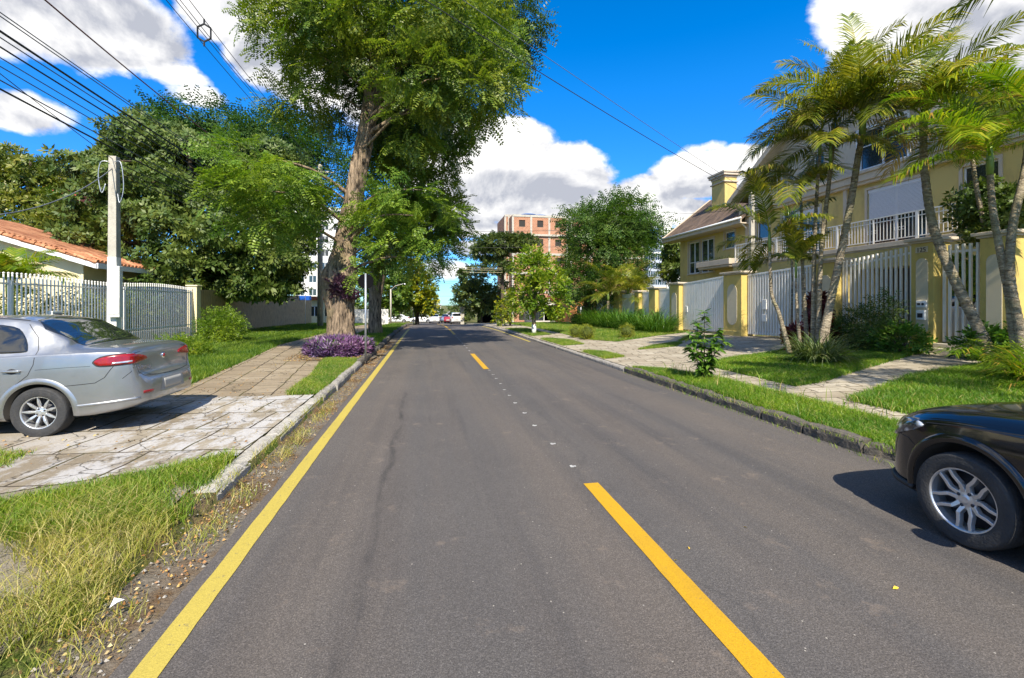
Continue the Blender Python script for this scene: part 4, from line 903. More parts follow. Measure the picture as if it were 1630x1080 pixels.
# ------------------------------------------------------------ ground, road, pavements
def ground_sheet():
    xs = [-900, -300, -120, -60, -40, -30, -20, -14, -10, -7, -5, -4, -3, -2.5, -2.2, -1.95, -1.78, -1.76, 4.2, 4.9, 5.45, 5.5, 5.9, 6.2, 8, 10, 12, 13.6, 17, 20, 30, 45, 70, 120, 300, 900]
    ys = [-60, -20, -8, -3, 0, 1, 2, 3, 3.4, 3.65, 3.9, 4.15, 4.4, 5, 6, 8, 10, 12.5, 15, 17.5, 20, 22.5, 25] + [27.5 + 2.5 * i for i in range(28)] + [110, 150, 300, 900, 1500]
    def z(x, y):
        if -1.77 < x < 5.47: return zr(y) - 0.07
        xc = max(-14, min(17, x)); return zg(xc, max(0, y)) - 0.03
    V = [(x, y, z(x, y)) for y in ys for x in xs]; n = len(xs)
    me = np_mesh('ground', V, [np.array([(j * n + i, j * n + i + 1, (j + 1) * n + i + 1, (j + 1) * n + i) for j in range(len(ys) - 1) for i in range(n - 1)])])
    setp(link('ground', me, M['soil']), kind='structure')
ground_sheet()
zro = lambda x, y: zr(y)
sheet('road', [(-1.42, -12), (5.6, -12), (5.6, 3.0), (5.05, 4.3), (4.87, 5), (4.87, 74), (-1.42, 74), (-1.42, 20), (-1.44, 9), (-1.41, 5), (-1.43, 2.5)], 0.0, M['asphalt'], 1.5, zro, ystep=1.0, noise_edge=0.010)
sheet('gutter', [(-1.80, -5), (-1.36, -5), (-1.36, 60), (-1.80, 60)], -0.006, M['gutter'], 1.0, zro, ystep=1.0)
sheet('cross_street', [(-70, 74), (80, 74), (80, 86), (-70, 86)], 0.004, M['asphalt'], 8, zro, ystep=2.0)
def paint(name, x0, x1, y0, y1, mat, n=0.002):
    return sheet(name, [(x0, y0), (x1, y0), (x1, y1), (x0, y1)], 0.005, mat, 5, zro, ystep=1.0, noise_edge=n)
paint('yellow_edge_line', -1.335, -1.205, -3, 34, M['yellow'], 0.0025); paint('yellow_edge_line', 4.55, 4.66, 21, 40, M['yellow'])
for y0, y1 in ((0.2, 4.27), (12.3, 16.2), (26.8, 33.5), (35.5, 72)): paint('centre_line_dash', 1.455, 1.60, y0, y1, M['amber'])
for k, (px, py) in enumerate([(912, 743), (880, 707), (851, 678), (835, 658), (820, 642), (811, 630), (803, 621), (797, 611), (790, 603), (785, 597), (779, 590)]):
    d = 750 * 1.7 / (py - 485); p = at(px, py, d); w = 0.032
    sheet('premark_spot', [(p.x - w, p.y - .03), (p.x - .01, p.y - .045), (p.x + w, p.y - .02), (p.x + w * 1.1, p.y + .015), (p.x + .005, p.y + .008), (p.x - .01, p.y + .035), (p.x - w, p.y + .02)], .006, M['whitepaint'], 2, zro)
for k in range(8): paint('premark_spot', 1.49, 1.55, 17.2 + k * 1.15, 17.38 + k * 1.15, M['whitepaint'], 0)
# pavements
sheet('driveway', [(-14, 3.9), (-5.5, 4.1), (-3.6, 4.5), (-2.7, 4.95), (-1.95, 5.35), (-1.95, 8.72), (-14, 8.72)], 0.002, M['flag_white'], 1.0, ystep=0.25)
sheet('sidewalk', [(-4.35, 8.7), (-2.35, 8.7), (-2.5, 11), (-2.95, 14), (-3.55, 17), (-3.75, 20), (-3.6, 26), (-3.4, 60), (-5.2, 60), (-5.4, 26), (-5.5, 19), (-4.9, 14)], 0.004, M['flag_tan'], 1.0)
sheet('verge_paving', [(-9, 0.2), (-2.0, 0.2), (-2.0, 5.16), (-9, 5.16)], -0.006, M['dry'], 0.5, ystep=0.25)
sheet('sidewalk', [(5.02, -2), (14, -2), (14, 60), (5.02, 60)], -0.004, M['flag_right'], 1.0)
LAWN_L = [(-10.15, 8.75), (-4.4, 8.75), (-4.95, 14), (-5.55, 19), (-5.45, 26), (-5.25, 60), (-10.15, 60)]
VERGE_L = [(-2.32, 8.75), (-1.93, 8.75), (-1.93, 60), (-3.35, 60), (-3.55, 26), (-3.7, 20), (-3.5, 17), (-2.9, 14), (-2.45, 11)]
sheet('lawn', LAWN_L, .008, M['lawn'], 1.0, noise_edge=.04); sheet('lawn', VERGE_L, .012, M['lawn'], 1.0, noise_edge=.03)
BED = [(-2.75 + .98 * math.cos(a), 15.9 + 1.6 * math.sin(a)) for a in [i * math.pi / 8 for i in range(16)]]
sheet('planting_bed', [(-2.75 + 1.15 * math.cos(a), 15.7 + 2.1 * math.sin(a)) for a in [i * math.pi / 8 for i in range(16)] if True], .018, M['gutter'], 1.0)
VERGE_R = [(5.10, 2.0), (6.05, 2.0), (6.0, 6.2), (5.95, 8.6), (5.65, 10.3), (5.12, 11.0)]
LAWN_A = [(6.85, 10.9), (6.75, 7.7), (7.4, 7.85), (9.6, 8.9), (12.25, 10.1), (13.4, 10.6), (13.4, 14.2), (11.6, 13.4), (10.2, 12.3), (8.5, 11.8)]
LAWN_B = [(6.55, 0), (13.4, 0), (13.4, 8.6), (11.7, 8.3), (9.36, 7.7), (7.6, 6.9), (6.65, 6.4)]
LAWN_C = [(6.9, 19.7), (7.6, 18.1), (10.7, 20.5), (13.3, 22.2), (13.3, 52), (7.2, 52), (7.1, 28)]
PATCHES = [[(5.12, 17.4), (6.0, 17.6), (6.1, 19.8), (5.5, 21), (5.12, 21)], [(5.10, 13.0), (5.75, 13.2), (5.7, 14.6), (5.3, 15.1), (5.1, 15)], [(7.0, 14.9), (8.6, 15.3), (9.6, 16.6), (8.2, 16.0)], [(5.12, 23), (6.3, 23.5), (6.4, 30), (5.12, 31)], [(9.8, 17.2), (12.6, 18.6), (12.9, 19.3), (11, 18.7)]]
for pl in [VERGE_R, LAWN_A, LAWN_B, LAWN_C] + PATCHES: sheet('lawn', pl, .008, M['lawn'], 1.0, noise_edge=.05)
# kerbs as rough stone blocks
def kerb_run(name, y0, y1, xf, w, h, mat, L, jit, side, seed):
    rs = random.Random(seed); m = MB(); y = y0
    while y < y1 - .05:
        l = min(L * rs.uniform(.7, 1.3), y1 - y); g = rs.uniform(.008, .03) if jit > .01 else .004; n = max(2, int(l / .12)); rows = []
        jx, jz = rs.uniform(-jit, jit), rs.uniform(-jit, jit)
        for i in range(n + 1):
            yy = y + g + (l - 2 * g) * i / n; x = xf(yy) + jx; z0 = zr(yy); e = (rs.uniform(-1, 1) * jit * .5 if 0 < i < n else -.012); r = lambda: rs.uniform(-1, 1) * jit * .35
            rows.append([(x - side * 0.0, yy, z0 - .09), (x + r(), yy, z0 + h * .6 + e), (x + side * .018 + r(), yy, z0 + h - .02 + jz + e), (x + side * .05, yy, z0 + h + jz + e), (x + side * (w - .03), yy, z0 + h + jz + e + r()), (x + side * w, yy, z0 + h - .03 + jz), (x + side * w, yy, z0 - .09)])
        vs = [p for q in rows for p in q]; fs = [(i * 7 + j, i * 7 + j + 1, (i + 1) * 7 + j + 1, (i + 1) * 7 + j) for i in range(n) for j in range(6)] + [tuple(range(7)), tuple(n * 7 + j for j in range(6, -1, -1))]
        m.add(vs, fs); y += l
    setp(m.build(name, mat, smooth=False), kind='structure')
kl = lambda y: -1.755 - (0.02 if y < 8.6 else 0.0)
kerb_run('kerb', 4.42, 8.6, kl, .20, .115, M['kerb_white'], 1.0, .008, -1, 1)
kerb_run('kerb', 8.6, 13.4, kl, .16, .16, M['kerb'], .9, .016, -1, 2)
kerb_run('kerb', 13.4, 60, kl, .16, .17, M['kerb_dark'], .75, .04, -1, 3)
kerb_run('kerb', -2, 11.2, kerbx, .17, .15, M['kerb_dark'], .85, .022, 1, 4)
kerb_run('kerb', 11.2, 60, kerbx, .15, .11, M['kerb'], 1.0, .008, 1, 5)

# ------------------------------------------------------------ walls with openings
def face_wall(mb, x, y0, y1, z0, z1, ops, depth=.16, sign=-1, ax='X'):
    """a wall face in the plane x (facing -x) with rectangular openings (ya,yb,za,zb) and their reveals"""
    ys = sorted({y0, y1, *[v for o in ops for v in o[:2]]}); zs = sorted({z0, z1, *[v for o in ops for v in o[2:4]]})
    P = (lambda d, y, z: (x + d, y, z)) if ax == 'X' else (lambda d, y, z: (y, x + d, z))
    for a, b in zip(ys[:-1], ys[1:]):
        for c, d in zip(zs[:-1], zs[1:]):
            my, mz = (a + b) / 2, (c + d) / 2
            if not any(o[0] < my < o[1] and o[2] < mz < o[3] for o in ops): mb.add([P(0, a, c), P(0, b, c), P(0, b, d), P(0, a, d)], [(0, 1, 2, 3)])
    for a, b, c, d in ops:
        D = depth * -sign; mb.add([P(0, a, c), P(0, b, c), P(0, b, d), P(0, a, d), P(D, a, c), P(D, b, c), P(D, b, d), P(D, a, d)], [(0, 1, 5, 4), (1, 2, 6, 5), (2, 3, 7, 6), (3, 0, 4, 7)])
def add_window(parent, x, ya, yb, za, zb, mull=2, frame_mat='whiteplain', trim='beige', trimw=.10, shutter=0.0, rail=None, glass='winglass', sill=True):
    """window in a wall facing -x: outer trim, frame, panes, roller shutter"""
    f = MB(); X = x + .09
    if trim:
        t = MB()
        for a, b, c, d in ((ya - trimw, yb + trimw, zb, zb + trimw), (ya - trimw, ya, za, zb), (yb, yb + trimw, za, zb)): t.box(x - .035, x + .01, a, b, c, d)
        if sill: t.box(x - .07, x + .01, ya - trimw - .04, yb + trimw + .04, za - .07, za)
        w = t.build('window_trim', M[trim], parent, bevel=.006)
    for a, b, c, d in ((ya, yb, zb - .06, zb), (ya, yb, za, za + .06), (ya, ya + .055, za + .06, zb - .06), (yb - .055, yb, za + .06, zb - .06)): f.box(X - .03, X + .03, a, b, c, d)
    for i in range(1, mull): yy = ya + (yb - ya) * i / mull; f.box(X - .033, X + .033, yy - .04, yy + .04, za + .06, zb - .06)
    if rail: f.box(X - .027, X + .027, ya + .055, yb - .055, za + rail - .02, za + rail + .02)
    w = f.build('window', M[frame_mat], parent, bevel=.004)
    g = MB(); g.box(X - .006, X + .006, ya + .03, yb - .03, za + .03, zb - .03); g.build('pane', M[glass], w)
    if shutter:
        s = MB(); z = zb - .14
        s.box(X - .075, X - .036, ya + .01, yb - .01, zb - .14, zb - .005)
        while z > zb - shutter: s.box(X - .062, X - .046, ya + .06, yb - .06, z - .043, z - .004); z -= .047
        s.build('roller_shutter', M['shutter'], w)
    return w
GZ = .42
house = thing('yellow_house', 'large two and three storey yellow townhouse with beige cornice and balcony behind the white gates', 'house', (17.5, 20, GZ))
OPL = [(26.55, 27.95, 3.75, 5.85), (28.1, 29.4, 3.75, 5.85), (24.5, 25.45, 5.0, 6.0)]
m = MB(); face_wall(m, 17.5, 23.3, 30.5, .1, 6.3, OPL); m.add([(17.5, 30.5, .1), (26, 30.5, .1), (26, 30.5, 6.3), (17.5, 30.5, 6.3)], [(0, 1, 2, 3)])
m.build('wall', M['mustard'], house, fixn=False)
OPC = [(11.0, 15.6, .42, 3.05), (13.75, 16.0, 3.98, 6.25), (21.5, 22.4, 5.15, 6.1), (18.3, 20.6, 3.98, 6.1), (11.6, 12.6, 4.9, 6.2)]
m = MB(); face_wall(m, 17.3, 2, 23.3, .1, 6.55, OPC, .18); m.add([(17.3, 23.3, .1), (17.5, 23.3, .1), (17.5, 23.3, 6.55), (17.3, 23.3, 6.55), (17.3, 2, .1), (26, 2, .1), (26, 2, 6.55), (17.3, 2, 6.55)], [(0, 1, 2, 3), (4, 5, 6, 7)])
m.build('wall', M['mustard'], house, fixn=False)
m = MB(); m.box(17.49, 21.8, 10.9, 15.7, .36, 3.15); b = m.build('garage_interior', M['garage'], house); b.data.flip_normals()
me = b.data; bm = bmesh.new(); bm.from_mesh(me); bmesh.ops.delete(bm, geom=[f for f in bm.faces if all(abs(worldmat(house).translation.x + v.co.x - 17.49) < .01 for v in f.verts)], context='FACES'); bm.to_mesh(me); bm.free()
for a, b_, c, d in ((26.55, 27.95, 3.75, 5.85), (28.1, 29.4, 3.75, 5.85)): add_window(house, 17.5, a, b_, c, d, 2, rail=.75)
add_window(house, 17.5, 24.5, 25.45, 5.0, 6.0, 1)
add_window(house, 17.3, 13.75, 16.0, 3.98, 6.25, 2, shutter=1.15, sill=False); add_window(house, 17.3, 18.3, 20.6, 3.98, 6.1, 3, sill=False, shutter=.35)
add_window(house, 17.3, 21.5, 22.4, 5.15, 6.1, 1); add_window(house, 17.3, 11.6, 12.6, 4.9, 6.2, 1)
# cornice band and bay edge mouldings
m = MB(); m.box(17.12, 17.30, 2, 23.5, 6.50, 6.62); m.box(17.05, 17.30, 2, 23.55, 6.62, 6.90); m.box(16.98, 17.30, 2, 23.6, 6.90, 7.02); m.build('cornice', M['beige'], house, bevel=.012)
for ya in (16.9, 23.1): m = MB(); m.box(17.22, 17.299, ya, ya + .15, .5, 6.50); m.build('corner_moulding', M['beige'], house, bevel=.01)
# upper storey with gable
OPU = [(14.5, 16.5, 7.15, 8.75), (20.4, 21.2, 7.2, 7.9), (18.2, 18.8, 7.4, 8.6)]
m = MB(); face_wall(m, 17.42, 13.3, 23.2, 7.02, 7.95 + .8, OPU, .18)
m.v = [(x, y, min(z, 11.0 - (y - 18.3) * .62 if y > 18.3 else 99)) for x, y, z in m.v]
m.add([(17.42, 13.3, 8.75), (17.42, 18.3, 8.75), (17.42, 22.0, 8.75), (17.42, 18.3, 11.0), (17.42, 14.0, 8.75)], [(1, 2, 3), (4, 1, 3)])
m.build('gable_wall', M['beige'], house, fixn=False)
for o in OPU: add_window(house, 17.42, *o, 2 if o[1] - o[0] > 1 else 1, trim='whiteplain' if o[0] < 15 else 'beige', rail=.95 if o[0] < 15 else None)
m = MB()
def slab(mb, a, b, x0, x1, th):   # sloping slab between (y,z) a and b
    mb.add([(x0, a[0], a[1]), (x1, a[0], a[1]), (x1, b[0], b[1]), (x0, b[0], b[1]), (x0, a[0], a[1] - th), (x1, a[0], a[1] - th), (x1, b[0], b[1] - th), (x0, b[0], b[1] - th)], [(0, 1, 2, 3), (7, 6, 5, 4), (0, 4, 5, 1), (1, 5, 6, 2), (2, 6, 7, 3), (3, 7, 4, 0)])
slab(m, (24.2, 7.60), (18.3, 11.30), 16.95, 27, .10); slab(m, (18.3, 11.30), (13.1, 8.85), 16.95, 27, .10)
g = m.build('roof', M['tilebrown'], house)
m = MB(); slab(m, (24.25, 7.56), (18.3, 11.27), 16.80, 16.95, .30); slab(m, (18.3, 11.27), (13.0, 8.80), 16.80, 16.95, .30); slab(m, (24.0, 7.50), (18.3, 11.10), 16.95, 17.42, .05); slab(m, (18.3, 11.10), (13.2, 8.70), 16.95, 17.42, .05); m.build('bargeboard', M['beige'], house)
m = MB(); face_wall(m, 17.42, 2, 13.3, 7.02, 8.2, [(6, 8, 7.3, 8.1)], .18); m.build('wall', M['mustard'], house, fixn=False)
m = MB(); m.add([(16.7, 1, 8.32), (16.7, 13.25, 8.32), (21, 13.25, 9.3), (21, 1, 9.3), (16.7, 1, 8.22), (16.7, 13.25, 8.22), (21, 13.25, 9.2), (21, 1, 9.2)], [(0, 3, 2, 1), (4, 5, 6, 7), (0, 1, 5, 4), (1, 2, 6, 5), (2, 3, 7, 6), (3, 0, 4, 7)]); m.build('roof', M['tilebrown'], house)
m = MB(); m.box(16.62, 16.698, 1, 13.25, 8.12, 8.34); m.box(16.698, 17.42, 1, 13.25, 8.12, 8.17); m.build('eave', M['beige'], house)
# left wing roof, eave, gutter, chimney
m = MB(); m.add([(16.75, 22.9, 6.42), (16.75, 31.55, 6.42), (20.5, 31.55, 9.35), (20.5, 22.9, 9.35), (24.5, 31.55, 6.42), (24.5, 22.9, 6.42), (16.75, 22.9, 6.30), (16.75, 31.55, 6.30), (20.5, 31.55, 9.2), (20.5, 22.9, 9.2), (24.5, 31.55, 6.30), (24.5, 22.9, 6.30)],
      [(0, 3, 2, 1), (3, 5, 4, 2), (0, 1, 7, 6), (1, 2, 8, 7), (2, 4, 10, 8), (3, 0, 6, 9), (5, 3, 9, 11), (4, 5, 11, 10)]); m.build('roof', M['tilebrown'], house)
m = MB(); m.box(16.68, 16.748, 22.9, 31.6, 6.12, 6.46); m.box(16.748, 17.5, 22.9, 31.55, 6.10, 6.16)
for s0, s1 in (((16.75, 6.30), (20.5, 9.22)), ((20.5, 9.22), (24.5, 6.30))): m.add([(s0[0], 31.552, s0[1] - .12), (s1[0], 31.552, s1[1] - .12), (s1[0], 31.552, s1[1] + .2), (s0[0], 31.552, s0[1] + .2), (s0[0], 31.66, s0[1] - .12), (s1[0], 31.66, s1[1] - .12), (s1[0], 31.66, s1[1] + .2), (s0[0], 31.66, s0[1] + .2)], [(0, 1, 2, 3), (7, 6, 5, 4), (3, 2, 6, 7), (0, 4, 5, 1), (0, 3, 7, 4), (1, 5, 6, 2)])
m.add([(17.5, 30.5, 6.3), (23.5, 30.5, 6.3), (20.5, 30.5, 9.0)], [(0, 1, 2)])
m.build('eave', M['beige'], house)
m = MB(); m.tube([(16.62, 22.8, 6.38), (16.62, 31.5, 6.38)], .06, 10); m.tube([(16.66, 23.0, 6.3), (17.0, 23.1, 6.05), (17.38, 23.2, 5.8), (17.42, 23.2, 3.0)], .04, 8); m.build('gutter_pipe', M['whiteplain'], house, smooth=True)
m = MB(); m.box(18.7, 19.55, 27.2, 28.6, 7.2, 9.85); ch = m.build('chimney', M['mustard'], house, bevel=.01)
m = MB(); m.box(18.62, 19.63, 27.12, 28.68, 9.55, 9.63); m.box(18.66, 19.59, 27.16, 28.64, 9.852, 9.98); m.box(18.55, 19.70, 27.05, 28.75, 9.98, 10.12); m.box(18.5, 19.75, 27.0, 28.8, 10.13, 10.24); m.build('chimney_cap', M['beige'], ch, bevel=.01)
# balcony: slab, railing sections, planter
m = MB(); m.box(16.45, 17.299, 9.8, 23.2, 3.72, 3.92); m.box(16.40, 16.449, 9.78, 23.22, 3.78, 3.96); m.build('balcony_slab', M['beige'], house, bevel=.01)
m = MB(); m.box(16.46, 17.29, 9.8, 23.2, 3.05, 3.719); m.build('balcony_fascia', M['mustard'], house)
def railing(y0, y1, x=16.52, z0=3.96, h=.95):
    r = MB(); k = int((y1 - y0) / .13)
    r.bar((x, y0, z0 + h), (x, y1, z0 + h), .05, .04); r.bar((x, y0, z0 + .10), (x, y1, z0 + .10), .035, .03); r.bar((x, y0, z0 + h - .16), (x, y1, z0 + h - .16), .03, .025)
    for i in range(k + 1):
        y = y0 + (y1 - y0) * i / k; r.bar((x, y, z0 + .10), (x, y, z0 + h), .022)
        if i % 8 in (3, 4, 5) and i < k:   # ring ornaments between bars
            c = [(x, y + .065 + .055 * math.cos(a), z0 + .45 + .055 * math.sin(a)) for a in [j * math.pi / 5 for j in range(11)]]; r.tube(c, .009, 5, False)
    for y in (y0, (y0 + y1) / 2, y1): r.bar((x, y, z0 - .02), (x, y, z0 + h + .02), .05)
    r.build('balcony_railing', M['white'], house)
railing(9.9, 13.4); railing(13.45, 16.6); railing(16.65, 20.0); railing(20.05, 23.1)
m = MB(); m.box(16.7, 17.499, 23.9, 27.0, 3.85, 3.98); m.box(16.62, 17.499, 23.8, 27.1, 3.98, 4.30); m.build('planter_ledge', M['beige'], house, bevel=.012)
pl = blade_clump('planter_grass', None, None, 17.0, 25.4, 4.28, 220, .38, .012, M['olive'], .5, 1.0, ell=(.5, 3.0)); pl.parent = house; pl.matrix_parent_inverse = worldmat(house).inverted()

# ------------------------------------------------------------ gate pillars, panels, gates
def gp(y, x=13.6): return zg(x, y)
def pillar(y0, y1, top, label, inset=True, group='yellow gate pillars with flat capstones', depth=.55, dx=0.0):
    z0 = gp((y0 + y1) / 2) - .1; X = 13.35 + dx; t = thing('gate_pillar', label, 'pillar', (X, y0, z0), group)
    m = MB(); m.box(X, X + depth, y0, y1, z0, top - .14); m.box(X - .03, X + depth + .03, y0 - .03, y1 + .03, z0, z0 + .30); m.build('shaft', M['mustardpillar'], t, bevel=.012)
    c = MB(); c.box(X - .05, X + depth + .05, y0 - .05, y1 + .05, top - .139, top - .08); c.box(X - .12, X + depth + .12, y0 - .12, y1 + .12, top - .08, top); c.build('cap', M['beige'], t, bevel=.01)
    if inset:
        p = MB(); cy = (y0 + y1) / 2; w = (y1 - y0) * .27; za, zb = z0 + .55, top - .55; out = [(cy + w * math.cos(a) , zb - w + w * math.sin(a)) for a in [k * math.pi / 8 for k in range(9)]] + [(cy + w * math.cos(a), za + w + w * math.sin(a)) for a in [math.pi + k * math.pi / 8 for k in range(9)]]
        p.prism(out, X - .012, X + .004, 'X'); p.build('inset_panel', M['inset'], t, bevel=.004)
    return t
P1 = pillar(10.42, 11.02, 3.52, 'yellow pillar with number plate and intercom between the bar fence and pedestrian gate')
pillar(8.75, 9.35, 3.45, 'yellow pillar at the end of the pedestrian gate, partly behind the pale palm trunk')
pillar(13.5, 14.3, 3.25, 'yellow pillar behind the palm cluster, between barred fence and wide double gate')
pillar(18.2, 19.45, 3.15, 'wide yellow pillar with cream inset between the two driveway gates', dx=-.05)
pillar(23.4, 24.4, 2.90, 'yellow pillar beside the far driveway gate where the strap leaf hedge ends')
pillar(26.1, 26.9, 2.75, 'second yellow pillar beyond the far driveway gate', False)
pillar(28.3, 28.95, 2.60, 'third yellow pillar beyond the far driveway gate', False)
pillar(31.5, 32.5, 2.68, 'fourth yellow pillar beyond the far driveway gate', False)
pillar(36.6, 37.7, 2.78, 'last yellow pillar of the fence, beside the orange brick wall', False)
n_ = MB(); n_.box(13.325, 13.349, 10.56, 10.88, 3.12, 3.28); n_.build('number_plate', M['inset'], P1, bevel=.003)
fc = bpy.data.curves.new('house_number', 'FONT'); fc.body = '125'; fc.size = .17; fc.extrude = .004; fc.align_x = 'CENTER'; fc.materials.append(M['black'])
fo = bpy.data.objects.new('house_number', fc); COL.objects.link(fo); fo.parent = P1; fo.location = Vector((13.320, 10.72, 3.14)) - P1.location; fo.rotation_euler = (math.pi / 2, 0, -math.pi / 2); text_to_mesh(fo)
ic = MB(); ic.box(13.30, 13.34, 10.58, 10.84, 1.62, 1.80); ic.build('intercom', M['whiteplain'], P1, bevel=.006)
ic = MB(); ic.lathe([(.035, 0), (.035, .01), (0, .01)], 16, (0, 0, 0)); ic.v = [(13.298 - z, 10.66 + x, 1.71 + y) for x, y, z in ic.v]; ic.box(13.294, 13.30, 10.73, 10.81, 1.68, 1.74); ic.build('intercom_grille', M['seam'], P1)
ic = MB(); ic.box(13.27, 13.34, 10.60, 10.82, 1.28, 1.54); ib = ic.build('letter_box', M['whiteplain'], P1, bevel=.008)
ic = MB(); ic.box(13.262, 13.27, 10.64, 10.78, 1.34, 1.46); ic.build('letter_slot', M['seam'], ib)
def bar_panel(name, label, cat, y0, y1, top0, top1, x=13.6, pitch=.135, bw=.055, group=None, frame=True, boxes=None, z_off=.06, spikes=.18, solid=False):
    z0, z1 = gp(y0) + z_off, gp(y1) + z_off; t = thing(name, label, cat, (x, y0, z0), group); m = MB(); k = int(round((y1 - y0) / pitch)); L = lambda a, b, f: a + (b - a) * f
    for i in range(k + 1):
        f = i / k; y = L(y0, y1, f) if 0 < i < k else (y0 + bw / 2 if i == 0 else y1 - bw / 2); zt = L(top0, top1, f); m.bar((x, y, L(z0, z1, f) + .02), (x, y, zt), .025, bw, up=(0, 1, 0)) if False else m.box(x - .028, x + .028, y - bw / 2, y + bw / 2, L(z0, z1, f) + .02, zt)
    m.build('bars', M['white'], t, bevel=.003)
    r = MB(); 
    for off in ((-spikes, None), (None, .10)):
        a, b = ((top0 + off[0], top1 + off[0]) if off[0] is not None else (z0 + off[1], z1 + off[1])); q_ = MB(); q_.bar((x + .045, y0, a), (x + .045, y1, b), .03, .06); q_.build('rail', M['white'], t)
    if frame:
        for y, zz, tt in ((y0 + .03, z0, top0), (y1 - .03, z1, top1)): r.box(x + .061, x + .10, y - .035, y + .035, zz, tt - .02)
        r.bar((x, y0, top0 + .03), (x, y1, top1 + .03), .07, .07)
    if frame: r.build('frame', M['white'], t, bevel=.003)
    for (ya, yb, za, zb) in boxes or []:
        q = MB(); q.box(x - .06, x - .018, ya, yb, za, zb); q.build('lock_box', M['white'], t, bevel=.005)
    if solid:
        q = MB(); q.add([(x + .105, y0, z0), (x + .105, y1, z1), (x + .105, y1, top1 - .1), (x + .105, y0, top0 - .1), (x + .115, y0, z0), (x + .115, y1, z1), (x + .115, y1, top1 - .1), (x + .115, y0, top0 - .1)], [(0, 1, 2, 3), (7, 6, 5, 4), (3, 2, 6, 7)]); q.build('gap_shade_sheet', M['garage'], t)  # dark sheet behind the slats, put in as shade in their gaps
    return t
bar_panel('pedestrian_gate', 'narrow white barred pedestrian gate above a low step beside the number pillar', 'gate', 9.40, 10.37, 3.25, 3.28, pitch=.16, z_off=.24, frame=False)
bar_panel('bar_fence', 'white barred fence panel between the number pillar and the palm cluster', 'fence', 11.06, 13.46, 3.38, 3.14, pitch=.15, frame=False)
bar_panel('driveway_gate', 'wide white slatted driveway gate behind the palm trunks', 'gate', 14.35, 18.15, 3.08, 2.92, pitch=.15, bw=.07, boxes=[(17.0, 17.25, 1.5, 1.9), (17.0, 17.25, 1.0, 1.3)])
bar_panel('driveway_gate', 'white slatted driveway gate behind the leafy sapling', 'gate', 19.5, 23.35, 2.98, 2.78, pitch=.15, bw=.11, solid=True, boxes=[(22.9, 23.1, 1.3, 1.6)])
for a, b, tp, lb in ((24.45, 26.05, 2.55, 'nearest short white slatted fence panel beyond the far driveway gate'), (26.95, 28.25, 2.42, 'narrowest white slatted fence panel between two yellow pillars'), (29.0, 31.45, 2.35, 'long white slatted panel above the strap leaf hedge'), (32.55, 36.55, 2.32, 'farthest white slatted fence panel beside the last pillar')):
    bar_panel('fence_panel', lb, 'fence', a, b, tp, tp, pitch=.15, bw=.115, solid=True, group='white slatted panels between the far pillars')
m = MB(); m.box(13.15, 13.9, 9.36, 10.41, gp(9.9) - .05, gp(9.9) + .10); m.box(13.3, 13.9, 9.36, 10.41, gp(9.9) + .10, gp(9.9) + .22); setp(m.build('door_step', M['stonegrey'], bevel=.012), 'pale stone step under the narrow pedestrian gate', 'step')
m = MB(); m.box(13.5, 13.7, 37.75, 38.3, -.2, 2.1); setp(m.build('brick_stub_wall', M['brickwall'], bevel=.01), 'short orange brick wall stub just beyond the last yellow pillar', 'wall')
m = MB(); m.box(13.45, 13.75, 0, 8.74, .3, 1.05); setp(m.build('garden_wall', M['mustardpillar'], bevel=.02), 'low yellow garden wall behind the lawn past the pedestrian gate', 'wall')
# ------------------------------------------------------------ left side: fence, wall, poles, cream house
def picket(y0, y1, idx, lbl):
    x = -10.2; z0 = zg(x, y0); t = thing('picket_fence', lbl, 'fence', (x, y0, z0), 'white bar fence sections on the left side'); m = MB(); y = y0
    while y < y1: m.tube([(x, y, zg(x, y)), (x, y, 2.42 + .04 * math.sin(y))], .019, 6); m.lathe([(.0, .04), (.026, .02), (.026, 0), (.0, -.02)], 6, (x, y, 2.43 + .04 * math.sin(y))); y += .135
    m.build('bars', M['white'], t)
    r = MB(); 
    for z in (2.22, .82): r.bar((x, y0, z), (x, y1, z), .025, .04)
    r.build('rail', M['white'], t); p = MB(); p.box(x - .035, x + .035, y1 - .08, y1 - .01, zg(x, y1), 2.3); p.build('post', M['white'], t, bevel=.004); return t
for i, (a, b, l) in enumerate(((5.0, 9.5, 'white bar fence section at the picture edge behind the silver car roof'), (9.5, 13.8, 'white bar fence section in front of the spiky garden palm'), (13.8, 18.3, 'white bar fence section with letter box behind the concrete service pole'), (18.3, 22.9, 'white bar fence section ending at the yellow corner post'))): picket(a, b, i, l)
m = MB(); m.box(-10.2, -10.08, 14.9, 15.25, 1.25, 1.52); lb = m.build('letter_box', M['white'], bevel=.01); setp(lb, 'small white letter box fixed to the bar fence left of the service pole', 'letter box')
m = MB(); m.box(-10.07, -10.055, 14.94, 15.21, 1.40, 1.45); m.build('slot', M['seam'], lb)
m = MB(); m.box(-10.4, -10.30, 5, 22.9, .1, .72); setp(m.build('low_wall', M['concrete']), 'low weathered wall running behind the white bars', 'wall')
m = MB(); m.box(-10.42, -10.02, 22.95, 23.35, .1, 2.50); m.box(-10.46, -9.98, 22.91, 23.39, 2.50, 2.56); setp(m.build('corner_post', M['cream'], bevel=.015), 'cream yellow masonry post between white bar fence and rough wall', 'post')
m = MB()
